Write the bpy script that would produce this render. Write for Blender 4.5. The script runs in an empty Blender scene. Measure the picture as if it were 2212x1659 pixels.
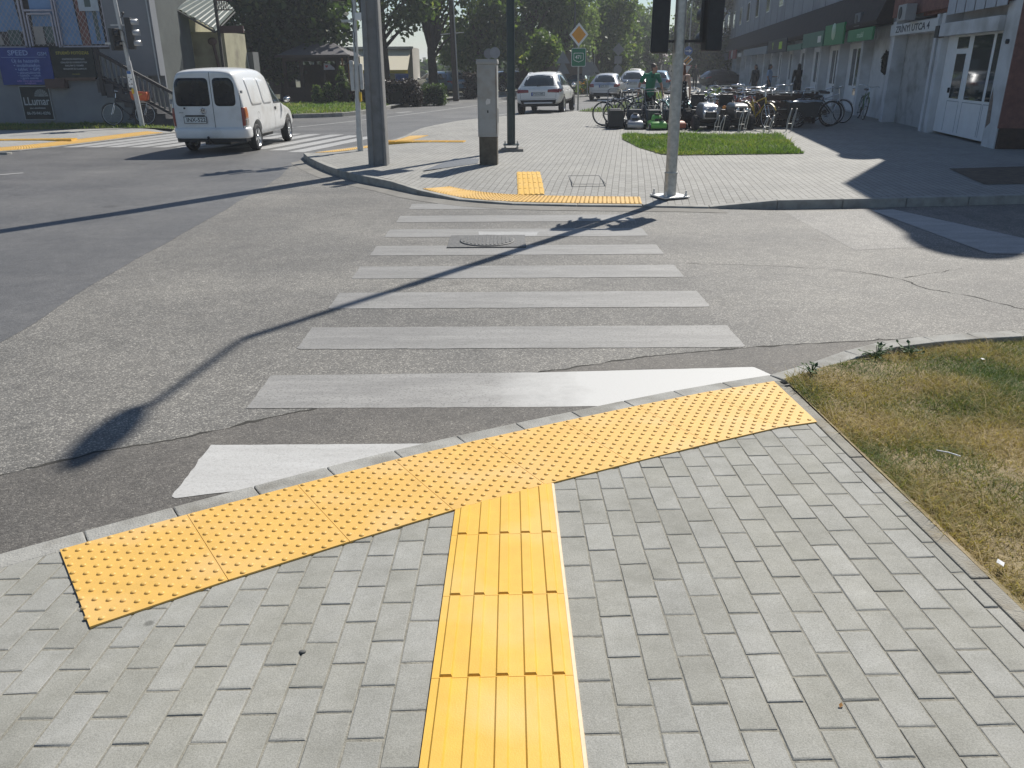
import bpy, bmesh, math, random
import numpy as np
from mathutils import Vector, Matrix, Euler, noise
from mathutils.geometry import tessellate_polygon, delaunay_2d_cdt
from mathutils.bvhtree import BVHTree
R = math.radians
rnd = random.Random(7)
scene = bpy.context.scene
col = scene.collection

# ------------------------------------------------------------------ camera
CAM_H = 1.69
cam_d = bpy.data.cameras.new('camera')
cam = bpy.data.objects.new('camera', cam_d); col.objects.link(cam)
cam_d.sensor_width = 36.0
cam_d.lens = 36.0 * 1725 / 2212
cam_d.clip_start = 0.05; cam_d.clip_end = 2000
cam.matrix_world = Matrix.Translation((0, 0, CAM_H)) @ Matrix.Rotation(R(90 - 21.644), 4, 'X') @ Matrix.Rotation(-0.007, 4, 'Z')
scene.camera = cam

# ------------------------------------------------------------------ light
SUN_AZ, SUN_EL = 32.5, 46.5          # azimuth measured from +Y towards +X
w = bpy.data.worlds.new('World'); scene.world = w; w.use_nodes = True
nt = w.node_tree
sky = nt.nodes.new('ShaderNodeTexSky'); sky.sky_type = 'NISHITA'; sky.sun_disc = False
sky.sun_elevation = R(SUN_EL); sky.sun_rotation = R(SUN_AZ)
sky.air_density = 1.0; sky.dust_density = .35; sky.ozone_density = 2.0
tint = nt.nodes.new('ShaderNodeMixRGB'); tint.blend_type = 'MULTIPLY'; tint.inputs[0].default_value = 1; tint.inputs[2].default_value = (.95, 1.0, 1.04, 1)
nt.links.new(sky.outputs[0], tint.inputs[1]); nt.links.new(tint.outputs[0], nt.nodes['Background'].inputs[0])
nt.nodes['Background'].inputs[1].default_value = 0.07
sl = bpy.data.lights.new('sun', 'SUN'); sl.energy = 5.0; sl.angle = R(0.5); sl.color = (1.0, 0.955, 0.88)
sun = bpy.data.objects.new('sun', sl); col.objects.link(sun)
S = Vector((math.sin(R(SUN_AZ)) * math.cos(R(SUN_EL)), math.cos(R(SUN_AZ)) * math.cos(R(SUN_EL)), math.sin(R(SUN_EL))))
sun.rotation_euler = (-S).to_track_quat('-Z', 'Y').to_euler()
scene.view_settings.view_transform = 'Standard'
scene.view_settings.look = 'None'
scene.view_settings.exposure = 0.26
scene.view_settings.gamma = 1.0

# ------------------------------------------------------------------ materials
MC = {}
def P(name, c, rough=.6, metal=0., var=.12, scale=6., bump=0., bscale=60., coat=0., spec=.5, dirt=None, trans=0.):
    """procedural principled material: base colour broken up by two noises, optional grain bump and dirt"""
    if name in MC: return MC[name]
    m = bpy.data.materials.new(name); m.use_nodes = True
    n, l = m.node_tree.nodes, m.node_tree.links
    b = n['Principled BSDF']
    tc = n.new('ShaderNodeTexCoord')
    nz = n.new('ShaderNodeTexNoise'); nz.inputs['Scale'].default_value = scale; nz.inputs['Detail'].default_value = 6; nz.inputs['Roughness'].default_value = .65
    l.new(tc.outputs['Object'], nz.inputs['Vector'])
    rp = n.new('ShaderNodeValToRGB')
    lo = [max(0, x * (1 - var)) for x in c[:3]]; hi = [min(1, x * (1 + var)) for x in c[:3]]
    rp.color_ramp.elements[0].position = .3; rp.color_ramp.elements[1].position = .7
    rp.color_ramp.elements[0].color = (*lo, 1); rp.color_ramp.elements[1].color = (*hi, 1)
    l.new(nz.outputs['Fac'], rp.inputs[0])
    out = rp.outputs[0]
    if dirt:
        dn = n.new('ShaderNodeTexNoise'); dn.inputs['Scale'].default_value = dirt[1]; dn.inputs['Detail'].default_value = 8
        l.new(tc.outputs['Object'], dn.inputs['Vector'])
        dr = n.new('ShaderNodeValToRGB'); dr.color_ramp.elements[0].position = .5; dr.color_ramp.elements[1].position = .72
        l.new(dn.outputs['Fac'], dr.inputs[0])
        mx = n.new('ShaderNodeMixRGB'); mx.inputs[2].default_value = (*dirt[0], 1)
        l.new(dr.outputs[0], mx.inputs[0]); l.new(out, mx.inputs[1]); out = mx.outputs[0]
    l.new(out, b.inputs['Base Color'])
    b.inputs['Roughness'].default_value = rough; b.inputs['Metallic'].default_value = metal
    b.inputs['Specular IOR Level'].default_value = spec
    if coat: b.inputs['Coat Weight'].default_value = coat; b.inputs['Coat Roughness'].default_value = .04
    if trans: b.inputs['Transmission Weight'].default_value = trans
    if bump:
        bn = n.new('ShaderNodeTexNoise'); bn.inputs['Scale'].default_value = bscale; bn.inputs['Detail'].default_value = 4
        l.new(tc.outputs['Object'], bn.inputs['Vector'])
        bp = n.new('ShaderNodeBump'); bp.inputs['Strength'].default_value = bump; bp.inputs['Distance'].default_value = .01
        l.new(bn.outputs['Fac'], bp.inputs['Height']); l.new(bp.outputs[0], b.inputs['Normal'])
    MC[name] = m
    return m

def nodes(name):
    m = bpy.data.materials.new(name); m.use_nodes = True
    MC[name] = m
    return m, m.node_tree.nodes, m.node_tree.links, m.node_tree.nodes['Principled BSDF']
def ramp(n, stops):
    r = n.new('ShaderNodeValToRGB'); e = r.color_ramp.elements
    while len(e) < len(stops): e.new(.5)
    for i, (p, c) in enumerate(stops):
        e[i].position = p; e[i].color = (*c, 1) if len(c) == 3 else c
    return r
def tex(n, l, kind, scale, src, detail=4, rough=.6):
    t = n.new('ShaderNodeTex' + kind); t.inputs['Scale'].default_value = scale
    if kind == 'Noise': t.inputs['Detail'].default_value = detail; t.inputs['Roughness'].default_value = rough
    l.new(src, t.inputs['Vector']); return t
def mixc(n, l, f, a, b, mode='MIX'):
    x = n.new('ShaderNodeMixRGB'); x.blend_type = mode
    for s, v in ((0, f), (1, a), (2, b)):
        if isinstance(v, bpy.types.NodeSocket): l.new(v, x.inputs[s])
        elif isinstance(v, (int, float)): x.inputs[s].default_value = v
        else: x.inputs[s].default_value = (*v, 1)
    return x.outputs[0]

def asphalt(name, base, chip, chips, chipscale, bump, rough):
    m, n, l, b = nodes(name)
    tc = n.new('ShaderNodeTexCoord').outputs['Object']
    v = tex(n, l, 'Voronoi', chipscale, tc)
    cr = ramp(n, [(0, tuple(x * .62 for x in base)), (.45, base), (.78, tuple(x * 1.15 for x in base)), (1 - chips, chip), (1, tuple(min(1, x * 1.5) for x in chip))])
    sep = n.new('ShaderNodeSeparateColor'); l.new(v.outputs['Color'], sep.inputs[0]); l.new(sep.outputs[0], cr.inputs[0])
    big = tex(n, l, 'Noise', .55, tc, 7, .6)
    br = ramp(n, [(.3, (.74, .74, .75)), (.7, (1.22, 1.2, 1.17))]); l.new(big.outputs['Fac'], br.inputs[0])
    c1 = mixc(n, l, 1, cr.outputs[0], br.outputs[0], 'MULTIPLY')
    mid = tex(n, l, 'Noise', 7, tc, 6, .7)
    mr = ramp(n, [(.35, (.86, .86, .86)), (.65, (1.1, 1.1, 1.1))]); l.new(mid.outputs['Fac'], mr.inputs[0])
    c2 = mixc(n, l, 1, c1, mr.outputs[0], 'MULTIPLY')
    st = tex(n, l, 'Voronoi', .9, tc); wv = tex(n, l, 'Noise', 2.0, tc, 6, .7)
    sa = n.new('ShaderNodeMath'); sa.operation = 'MULTIPLY_ADD'; sa.inputs[1].default_value = .35; l.new(wv.outputs['Fac'], sa.inputs[0]); l.new(st.outputs['Distance'], sa.inputs[2])
    sr_ = ramp(n, [(.19, (.74, .73, .72)), (.31, (1, 1, 1))]); l.new(sa.outputs[0], sr_.inputs[0])
    c2 = mixc(n, l, 1, c2, sr_.outputs[0], 'MULTIPLY')
    ty = n.new('ShaderNodeMapping'); ty.inputs['Scale'].default_value = (.12, .9, 1); ty.inputs['Rotation'].default_value = (0, 0, .05); l.new(tc, ty.inputs[0])
    tn = tex(n, l, 'Noise', 1.1, ty.outputs[0], 5, .6); tr_ = ramp(n, [(.35, (.90, .90, .90)), (.65, (1.08, 1.08, 1.07))]); l.new(tn.outputs['Fac'], tr_.inputs[0])
    c2 = mixc(n, l, 1, c2, tr_.outputs[0], 'MULTIPLY')
    l.new(c2, b.inputs['Base Color']); b.inputs['Roughness'].default_value = rough
    bp = n.new('ShaderNodeBump'); bp.inputs['Strength'].default_value = bump; bp.inputs['Distance'].default_value = .006
    ms = n.new('ShaderNodeMath'); ms.operation = 'MULTIPLY_ADD'; ms.inputs[1].default_value = -1.; ms.inputs[2].default_value = 1
    l.new(v.outputs['Distance'], ms.inputs[0]); l.new(ms.outputs[0], bp.inputs['Height']); l.new(bp.outputs[0], b.inputs['Normal'])
    return m
M_coarse = asphalt('coarse_asphalt', (.150, .145, .134), (.255, .245, .22), .15, 140, .35, .72)
M_smooth = asphalt('smooth_asphalt', (.125, .124, .122), (.15, .149, .147), .1, 170, .12, .55)
M_strip = asphalt('fresh_asphalt_strip', (.118, .110, .099), (.17, .16, .142), .08, 150, .35, .75)
M_patch = asphalt('worn_asphalt_patch', (.17, .165, .155), (.28, .27, .25), .12, 120, .35, .7)

def paint(name, c, worn, wcol=(.17, .165, .155)):
    m, n, l, b = nodes(name)
    tc = n.new('ShaderNodeTexCoord').outputs['Object']
    mp = n.new('ShaderNodeMapping'); mp.inputs['Scale'].default_value = (.55, 3.2, 1); mp.inputs['Rotation'].default_value = (0, 0, .12); l.new(tc, mp.inputs[0])
    a = tex(n, l, 'Noise', 2.6, mp.outputs[0], 8, .72)
    g = tex(n, l, 'Noise', 85, tc, 3, .6)
    ad = n.new('ShaderNodeMath'); ad.operation = 'MULTIPLY_ADD'; ad.inputs[1].default_value = .45
    l.new(g.outputs['Fac'], ad.inputs[0]); l.new(a.outputs['Fac'], ad.inputs[2])
    r = ramp(n, [(.62 - worn * .3, (0, 0, 0)), (.98 - worn * .3, (1, 1, 1))]); l.new(ad.outputs[0], r.inputs[0])
    sc = n.new('ShaderNodeMath'); sc.operation = 'MULTIPLY'; sc.inputs[1].default_value = min(1, .25 + worn)
    l.new(r.outputs[0], sc.inputs[0])
    c1 = mixc(n, l, sc.outputs[0], c, wcol)
    ch = tex(n, l, 'Voronoi', 120, tc); cs = n.new('ShaderNodeSeparateColor'); l.new(ch.outputs['Color'], cs.inputs[0])
    cr = ramp(n, [(.80, (0, 0, 0)), (.86, (1, 1, 1))]); l.new(cs.outputs[0], cr.inputs[0])
    cm = n.new('ShaderNodeMath'); cm.operation = 'MULTIPLY'; cm.inputs[1].default_value = min(.75, worn * 1.3); l.new(cr.outputs[0], cm.inputs[0])
    c1 = mixc(n, l, cm.outputs[0], c1, tuple(x * .85 for x in wcol))
    l.new(c1, b.inputs['Base Color']); b.inputs['Roughness'].default_value = .6
    bp = n.new('ShaderNodeBump'); bp.inputs['Strength'].default_value = .25; bp.inputs['Distance'].default_value = .004
    l.new(g.outputs['Fac'], bp.inputs['Height']); l.new(bp.outputs[0], b.inputs['Normal'])
    return m
M_paint_new = paint('fresh_road_paint', (.50, .495, .475), .2, (.3, .29, .27))
M_paint_worn = paint('worn_road_paint', (.31, .302, .285), .46)
M_paint_line = paint('line_road_paint', (.46, .46, .45), .3)
M_paint_half = paint('half_worn_paint', (.345, .335, .315), .42)
_n, _l = M_paint_half.node_tree.nodes, M_paint_half.node_tree.links      # repainted at one end: fresh paint fades into the old
_b = _n['Principled BSDF']; _old = _b.inputs['Base Color'].links[0].from_socket
_tc = _n.new('ShaderNodeTexCoord').outputs['Object']; _sx = _n.new('ShaderNodeSeparateXYZ'); _l.new(_tc, _sx.inputs[0])
_nz = tex(_n, _l, 'Noise', 2.2, _tc, 7, .7); _ma = _n.new('ShaderNodeMath'); _ma.operation = 'MULTIPLY_ADD'; _ma.inputs[1].default_value = 1.1
_l.new(_nz.outputs['Fac'], _ma.inputs[0]); _l.new(_sx.outputs[0], _ma.inputs[2])
_rp = ramp(_n, [(.35, (0, 0, 0)), (1.0, (1, 1, 1))]); _l.new(_ma.outputs[0], _rp.inputs[0])
_l.new(mixc(_n, _l, _rp.outputs[0], _old, (.50, .495, .475)), _b.inputs['Base Color'])

def attr_mat(name, stops, rough=.8, trans=0., speck=0., bump=0., island=False, attr='tint'):
    m, n, l, b = nodes(name)
    tc = n.new('ShaderNodeTexCoord').outputs['Object']
    if island: src = n.new('ShaderNodeNewGeometry').outputs['Random Per Island']
    else:
        at = n.new('ShaderNodeAttribute'); at.attribute_name = attr; src = at.outputs['Fac']
    r = ramp(n, stops); l.new(src, r.inputs[0]); c = r.outputs[0]
    if speck:
        s = tex(n, l, 'Noise', 230, tc, 3, .75); sr = ramp(n, [(.33, (1 - speck,) * 3), (.5, (1, 1, 1)), (.68, (1 + speck,) * 3)]); l.new(s.outputs['Fac'], sr.inputs[0])
        c = mixc(n, l, 1, c, sr.outputs[0], 'MULTIPLY')
        s2 = tex(n, l, 'Noise', 9, tc, 6, .65); s2r = ramp(n, [(.3, (.86, .86, .84)), (.7, (1.1, 1.1, 1.11))]); l.new(s2.outputs['Fac'], s2r.inputs[0])
        c = mixc(n, l, 1, c, s2r.outputs[0], 'MULTIPLY')
        s3 = tex(n, l, 'Noise', 1.4, tc, 9, .7); s3r = ramp(n, [(.34, (.82, .82, .81)), (.5, (1, 1, 1)), (.72, (1.07, 1.06, 1.03))]); l.new(s3.outputs['Fac'], s3r.inputs[0])
        c = mixc(n, l, 1, c, s3r.outputs[0], 'MULTIPLY')
        gm = tex(n, l, 'Voronoi', 2.6, tc); gr = ramp(n, [(.028, (.55, .55, .54)), (.05, (1, 1, 1))]); l.new(gm.outputs['Distance'], gr.inputs[0])
        c = mixc(n, l, 1, c, gr.outputs[0], 'MULTIPLY')
        if bump:
            bp = n.new('ShaderNodeBump'); bp.inputs['Strength'].default_value = bump; bp.inputs['Distance'].default_value = .003
            l.new(s.outputs['Fac'], bp.inputs['Height']); l.new(bp.outputs[0], b.inputs['Normal'])
    l.new(c, b.inputs['Base Color']); b.inputs['Roughness'].default_value = rough
    if trans:
        t = n.new('ShaderNodeBsdfTranslucent'); l.new(mixc(n, l, 1, c, (1.25, 1.35, .6), 'MULTIPLY'), t.inputs[0])
        mx = n.new('ShaderNodeMixShader'); mx.inputs[0].default_value = trans
        l.new(b.outputs[0], mx.inputs[1]); l.new(t.outputs[0], mx.inputs[2]); l.new(mx.outputs[0], n['Material Output'].inputs[0])
    return m
M_paver = attr_mat('grey_concrete_paver', [(0, (.262, .258, .228)), (.3, (.280, .276, .245)), (.6, (.286, .282, .254)), (.85, (.294, .292, .268)), (1, (.315, .312, .285))], .82, speck=.24, bump=.35, island=True)
def brick_pavers(name, rot, c1, c2, mort):
    m, n, l, b = nodes(name)
    tc = n.new('ShaderNodeTexCoord').outputs['Object']
    mp = n.new('ShaderNodeMapping'); mp.inputs['Rotation'].default_value = (0, 0, rot); l.new(tc, mp.inputs[0])
    t = n.new('ShaderNodeTexBrick'); l.new(mp.outputs[0], t.inputs['Vector'])
    t.inputs['Scale'].default_value = 1; t.inputs['Brick Width'].default_value = .2; t.inputs['Row Height'].default_value = .1
    t.inputs['Mortar Size'].default_value = .006; t.inputs['Mortar Smooth'].default_value = .3; t.inputs['Bias'].default_value = 0
    t.inputs['Color1'].default_value = (*c1, 1); t.inputs['Color2'].default_value = (*c2, 1); t.inputs['Mortar'].default_value = (*mort, 1)
    s = tex(n, l, 'Noise', .8, tc, 8, .7); sr = ramp(n, [(.3, (.84, .84, .84)), (.7, (1.13, 1.12, 1.1))]); l.new(s.outputs['Fac'], sr.inputs[0])
    s2 = tex(n, l, 'Noise', 45, tc, 4, .7); s2r = ramp(n, [(.3, (.85, .85, .85)), (.7, (1.12, 1.12, 1.12))]); l.new(s2.outputs['Fac'], s2r.inputs[0])
    c = mixc(n, l, 1, mixc(n, l, 1, t.outputs['Color'], sr.outputs[0], 'MULTIPLY'), s2r.outputs[0], 'MULTIPLY')
    l.new(c, b.inputs['Base Color']); b.inputs['Roughness'].default_value = .8
    bp = n.new('ShaderNodeBump'); bp.inputs['Strength'].default_value = .6; bp.inputs['Distance'].default_value = .006; bp.invert = True
    l.new(t.outputs['Fac'], bp.inputs['Height']); l.new(bp.outputs[0], b.inputs['Normal'])
    return m
M_ipaver = brick_pavers('island_pavers', R(90 + 8), (.265, .260, .240), (.31, .305, .285), (.135, .13, .118))

M_kerb = P('kerb_concrete', (.31, .305, .28), .85, var=.2, scale=7, bump=.5, bscale=120, dirt=((.20, .19, .165), 5))
M_joint = P('dark_joint_sand', (.24, .228, .19), .95, var=.3, scale=40, bump=.5, bscale=150)
M_edge = P('edging_concrete', (.27, .255, .215), .9, var=.2, scale=9, bump=.6, bscale=110, dirt=((.19, .16, .11), 7))
M_yellow = P('tactile_yellow', (.66, .40, .095), .55, var=.07, scale=9, dirt=((.68, .44, .16), 3), bump=.08, bscale=220)
M_yellow2 = P('guide_yellow', (.69, .41, .055), .55, var=.07, scale=9, dirt=((.70, .46, .13), 3), bump=.1, bscale=220)
M_soil = P('dry_soil', (.255, .20, .115), .95, var=.3, scale=5, bump=.8, bscale=50, dirt=((.20, .165, .08), 2.5))
M_grassbase = P('turf_soil', (.07, .085, .028), .95, var=.4, scale=4, bump=.6, bscale=40)
M_ground = P('earth_ground', (.13, .125, .09), .95, var=.3, scale=.3)
M_galv = P('galvanised_steel', (.47, .47, .44), .48, .55, var=.22, scale=14, bump=.12, bscale=40, dirt=((.36, .36, .34), 11))
M_galvp = P('galvanised_plate', (.58, .58, .57), .5, .5, var=.12, scale=20)
M_white_metal = P('pale_grey_paint', (.50, .51, .50), .45, .1, var=.08, scale=8, dirt=((.4, .4, .39), 9))
M_green_dark = P('dark_green_paint', (.036, .052, .052), .42, .1, var=.2, scale=9)
M_black = P('black_plastic', (.018, .019, .021), .5, var=.3, scale=10)
M_rubber = P('black_rubber', (.022, .022, .023), .8, var=.3, scale=12)
M_dark = P('dark_void', (.012, .013, .015), .9)
M_chrome = P('chrome', (.72, .73, .74), .15, 1, var=.05)
M_alloy = P('alloy_silver', (.56, .57, .58), .28, .9, var=.08)
M_silver = P('silver_paint', (.50, .51, .53), .35, .6, var=.05, coat=.6)
M_white = P('white_paint', (.78, .78, .76), .35, var=.04, coat=.3)
M_vanwhite = P('van_white', (.74, .745, .735), .32, var=.03, scale=2, coat=.5, dirt=((.60, .59, .56), 2.2))
M_glass = P('dark_glass', (.006, .009, .014), .10, var=.1, spec=.35)
M_cargl = P('car_glass', (.035, .045, .05), .05, var=.2, coat=.4)
M_redl = P('red_lens', (.26, .035, .025), .2, coat=.6)
M_orangel = P('orange_lens', (.48, .16, .05), .2, coat=.6)
M_greyl = P('smoked_lens', (.33, .30, .27), .2, coat=.6)
M_concrete = P('pole_concrete', (.235, .235, .23), .9, var=.12, scale=3, bump=.6, bscale=70, dirt=((.19, .185, .175), 5))
M_cab = P('cabinet_grey', (.37, .375, .36), .6, var=.07, scale=5, dirt=((.31, .29, .25), 4), bump=.08, bscale=90)
M_cabbase = P('cabinet_base_brown', (.115, .100, .075), .85, var=.3, scale=7, bump=.5, bscale=60)
M_wood_d = P('dark_timber', (.040, .022, .014), .7, var=.4, scale=14, bump=.3, bscale=30)
M_wood_o = P('orange_timber', (.26, .13, .045), .6, var=.25, scale=12)
M_bark = P('bark', (.055, .042, .032), .95, var=.4, scale=9, bump=1, bscale=25)
M_skin = P('skin', (.42, .24, .17), .55, var=.08)

# ------------------------------------------------------------------ mesh helpers
class MB:
    def __init__(s): s.v, s.f, s.m, s.sm = [], [], [], []
    def add(s, vs, fs, m=0, sm=False):
        o = len(s.v); s.v += [tuple(p) for p in vs]
        for f in fs: s.f.append([i + o for i in f]); s.m.append(m); s.sm.append(sm)
        return s
    def box(s, x0, x1, y0, y1, z0, z1, m=0, T=None):
        vs = [(x, y, z) for z in (z0, z1) for y in (y0, y1) for x in (x0, x1)]
        if T is not None: vs = [T @ Vector(p) for p in vs]
        return s.add(vs, [(0, 2, 3, 1), (4, 5, 7, 6), (0, 1, 5, 4), (1, 3, 7, 5), (3, 2, 6, 7), (2, 0, 4, 6)], m)
    def cbox(s, c, d, rz=0, m=0):
        T = Matrix.Translation(c) @ Matrix.Rotation(rz, 4, 'Z')
        return s.box(-d[0] / 2, d[0] / 2, -d[1] / 2, d[1] / 2, -d[2] / 2, d[2] / 2, m, T)
    def ring(s, rings, m=0, sm=True, cap=True, closed=False):
        n = len(rings[0]); vs = [p for r in rings for p in r]; fs = []
        k = len(rings)
        for i in range(k if closed else k - 1):
            j = (i + 1) % k
            for a in range(n):
                b = (a + 1) % n; fs.append((i * n + a, i * n + b, j * n + b, j * n + a))
        s.add(vs, fs, m, sm)
        if cap and not closed:
            s.add(rings[0], [tuple(range(n - 1, -1, -1))], m); s.add(rings[-1], [tuple(range(n))], m)
        return s
    def tube(s, pts, r, n=10, m=0, cap=True, closed=False):
        pts = [Vector(p) for p in pts]; k = len(pts)
        rr = r if isinstance(r, (list, tuple)) else [r] * k
        rings = []; ref = None
        for i, p in enumerate(pts):
            if closed: d = pts[(i + 1) % k] - pts[i - 1]
            else: d = pts[min(i + 1, k - 1)] - pts[max(i - 1, 0)]
            if d.length < 1e-9: d = Vector((0, 0, 1))
            d.normalize()
            if ref is None: ref = d.orthogonal().normalized()
            ref = (ref - d * ref.dot(d))
            ref = ref.normalized() if ref.length > 1e-6 else d.orthogonal().normalized()
            u = d.cross(ref)
            rings.append([p + (ref * math.cos(2 * math.pi * a / n) + u * math.sin(2 * math.pi * a / n)) * rr[i] for a in range(n)])
        return s.ring(rings, m, True, cap, closed)
    def lathe(s, prof, n=20, T=None, m=0, cap=True):
        rings = [[Vector((r * math.cos(2 * math.pi * a / n), r * math.sin(2 * math.pi * a / n), z)) for a in range(n)] for r, z in prof]
        if T is not None: rings = [[T @ p for p in q] for q in rings]
        return s.ring(rings, m, True, cap)
    def prism(s, poly, z0, z1, m=0, T=None):
        n = len(poly); b = [Vector((p[0], p[1], z0)) for p in poly]; t = [Vector((p[0], p[1], z1)) for p in poly]
        if T is not None: b = [T @ p for p in b]; t = [T @ p for p in t]
        s.add(b + t, [(i, (i + 1) % n, n + (i + 1) % n, n + i) for i in range(n)], m)
        tr = tessellate_polygon([[Vector((p[0], p[1], 0)) for p in poly]])
        s.add(t, [tuple(q) for q in tr], m); s.add(b, [tuple(reversed(q)) for q in tr], m)
        return s
    def sphere(s, c, r, n=12, k=8, m=0, T=None):
        c = Vector(c); r = Vector(r) if not isinstance(r, (int, float)) else Vector((r, r, r)); rings = []
        for i in range(k + 1):
            a = -math.pi / 2 + math.pi * i / k; ca = max(math.cos(a), .02)
            q = [Vector((c.x + r.x * ca * math.cos(2 * math.pi * j / n), c.y + r.y * ca * math.sin(2 * math.pi * j / n), c.z + r.z * math.sin(a))) for j in range(n)]
            rings.append([T @ p for p in q] if T is not None else q)
        return s.ring(rings, m)
    def mesh(s, name, mats):
        me = bpy.data.meshes.new(name); me.from_pydata(s.v, [], s.f)
        for x in (mats if isinstance(mats, (list, tuple)) else [mats]): me.materials.append(x)
        me.polygons.foreach_set('material_index', s.m); me.polygons.foreach_set('use_smooth', s.sm)
        me.validate(); me.update()
        return me
    def build(s, name, mats, parent=None, bevel=0., T=None, fix=False):
        me = s.mesh(name, mats)
        if fix:
            bm = bmesh.new(); bm.from_mesh(me); bmesh.ops.remove_doubles(bm, verts=bm.verts, dist=1e-5); bmesh.ops.recalc_face_normals(bm, faces=bm.faces); bm.to_mesh(me); bm.free()
        return link(name, me, parent, bevel, T)
def link(name, me, parent=None, bevel=0., T=None):
    o = bpy.data.objects.new(name, me); col.objects.link(o)
    if parent is not None: o.parent = parent
    if T is not None: o.matrix_local = T
    if bevel:
        md = o.modifiers.new('bevel', 'BEVEL'); md.width = bevel; md.segments = 2; md.limit_method = 'ANGLE'; md.angle_limit = R(40)
    return o
def tag(o, label, cat, group=None, kind=None):
    o['label'] = label; o['category'] = cat
    if group: o['group'] = group
    if kind: o['kind'] = kind
    return o
def struct(o): o['kind'] = 'structure'; return o
def thing(name, loc, rz, label, cat, group=None):
    o = bpy.data.objects.new(name, None); col.objects.link(o); o.empty_display_size = .2
    o.location = loc; o.rotation_euler = (0, 0, rz)
    return tag(o, label, cat, group)
def copy_tree(o, parent=None):
    c = o.copy(); col.objects.link(c)
    if parent is not None:
        c.parent = parent; c.matrix_parent_inverse = o.matrix_parent_inverse
    for ch in list(o.children): copy_tree(ch, c)
    return c
def place(root, loc, rz, label, group=None, scale=1.):
    root.location = loc; root.rotation_euler = (0, 0, rz); root['label'] = label; root.scale = (scale,) * 3
    if group: root['group'] = group
    return root
def evalmesh(o):
    dg = bpy.context.evaluated_depsgraph_get(); dg.update()
    return bpy.data.meshes.new_from_object(o.evaluated_get(dg))
def np_mesh(name, verts, faces, mat, attr=None, smooth=False):
    me = bpy.data.meshes.new(name); nv = len(verts); nf, k = faces.shape
    me.vertices.add(nv); me.vertices.foreach_set('co', np.asarray(verts, dtype=np.float32).ravel())
    me.loops.add(nf * k); me.loops.foreach_set('vertex_index', faces.astype(np.int32).ravel())
    me.polygons.add(nf); me.polygons.foreach_set('loop_start', np.arange(0, nf * k, k, dtype=np.int32))
    me.polygons.foreach_set('loop_total', np.full(nf, k, dtype=np.int32))
    me.update(calc_edges=True)
    if attr is not None:
        a = me.attributes.new('tint', 'FLOAT', 'POINT'); a.data.foreach_set('value', np.asarray(attr, dtype=np.float32))
    me.materials.append(mat)
    return me
def text(name, s, size, mat, T, parent, ext=.001, align='CENTER', sx=1., bold=.012):
    cu = bpy.data.curves.new(name, 'FONT'); cu.body = s; cu.size = size; cu.extrude = ext; cu.align_x = align; cu.align_y = 'CENTER'; cu.resolution_u = 3; cu.offset = bold * size
    o = bpy.data.objects.new(name, cu); col.objects.link(o)
    me = evalmesh(o); bpy.data.objects.remove(o); bpy.data.curves.remove(cu)
    me.materials.clear(); me.materials.append(mat)
    if sx != 1: me.transform(Matrix.Diagonal((sx, 1, 1, 1)))
    return link(name, me, parent, 0, T)
# upright board facing -Y (towards the camera): text lies in the local X/Z plane
def facing(x, y, z, rz=0.): return Matrix.Translation((x, y, z)) @ Matrix.Rotation(rz, 4, 'Z') @ Matrix.Rotation(R(90), 4, 'X')

# ------------------------------------------------------------------ terrain functions
def gz(x, y): return -.011 * min(y, 11)          # road: falls gently away from the near kerb, then level
def pz(x, y): return -.02 + .02 * x - .057 * (y - 3.75)   # near pavement ramps down to the kerb
def clip(poly, y0, below):
    out = []
    for i in range(len(poly)):
        a, b = poly[i], poly[(i + 1) % len(poly)]
        ia, ib = (a[1] <= y0) == below, (b[1] <= y0) == below
        if ia: out.append(a)
        if ia != ib:
            t = (y0 - a[1]) / (b[1] - a[1]); out.append((a[0] + t * (b[0] - a[0]), y0))
    return out
def sheet(name, polys, mat, dz, zf=gz, parent=None, split=11):
    b = MB()
    for poly in polys:
        for below in (True, False):
            q = clip(poly, split, below)
            if len(q) < 3: continue
            vs = [Vector((x, y, zf(x, y) + dz)) for x, y in q]
            for t in tessellate_polygon([[Vector((v.x, v.y, 0)) for v in vs]]):
                a, bb, c = (vs[i] for i in t)
                if (bb - a).cross(c - a).z < 0: t = (t[0], t[2], t[1])
                b.add([vs[i] for i in t], [(0, 1, 2)])
    return b.build(name, mat, parent)
def cdt(name, poly, zf, step, mat, inside_jit=0.):
    xs = [p[0] for p in poly]; ys = [p[1] for p in poly]
    pts = [Vector(p) for p in poly]; n = len(poly)
    def inside(x, y):
        c = False
        for i in range(n):
            (x1, y1), (x2, y2) = poly[i], poly[i - 1]
            if (y1 > y) != (y2 > y) and x < (x2 - x1) * (y - y1) / (y2 - y1) + x1: c = not c
        return c
    y = min(ys) + step / 2
    while y < max(ys):
        x = min(xs) + step / 2
        while x < max(xs):
            if inside(x, y): pts.append(Vector((x, y)))
            x += step
        y += step
    vo, _, fo, *_ = delaunay_2d_cdt(pts, [(i, (i + 1) % n) for i in range(n)], [], 1, 1e-4)
    b = MB(); b.add([(v.x, v.y, zf(v.x, v.y)) for v in vo], [tuple(f) for f in fo], 0, False)
    me = b.mesh(name, mat)
    bm = bmesh.new(); bm.from_mesh(me); bmesh.ops.recalc_face_normals(bm, faces=bm.faces)
    bm.normal_update()
    for f in bm.faces:
        if f.normal.z < 0: f.normal_flip()
    bm.to_mesh(me); bm.free()
    return link(name, me)
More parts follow.
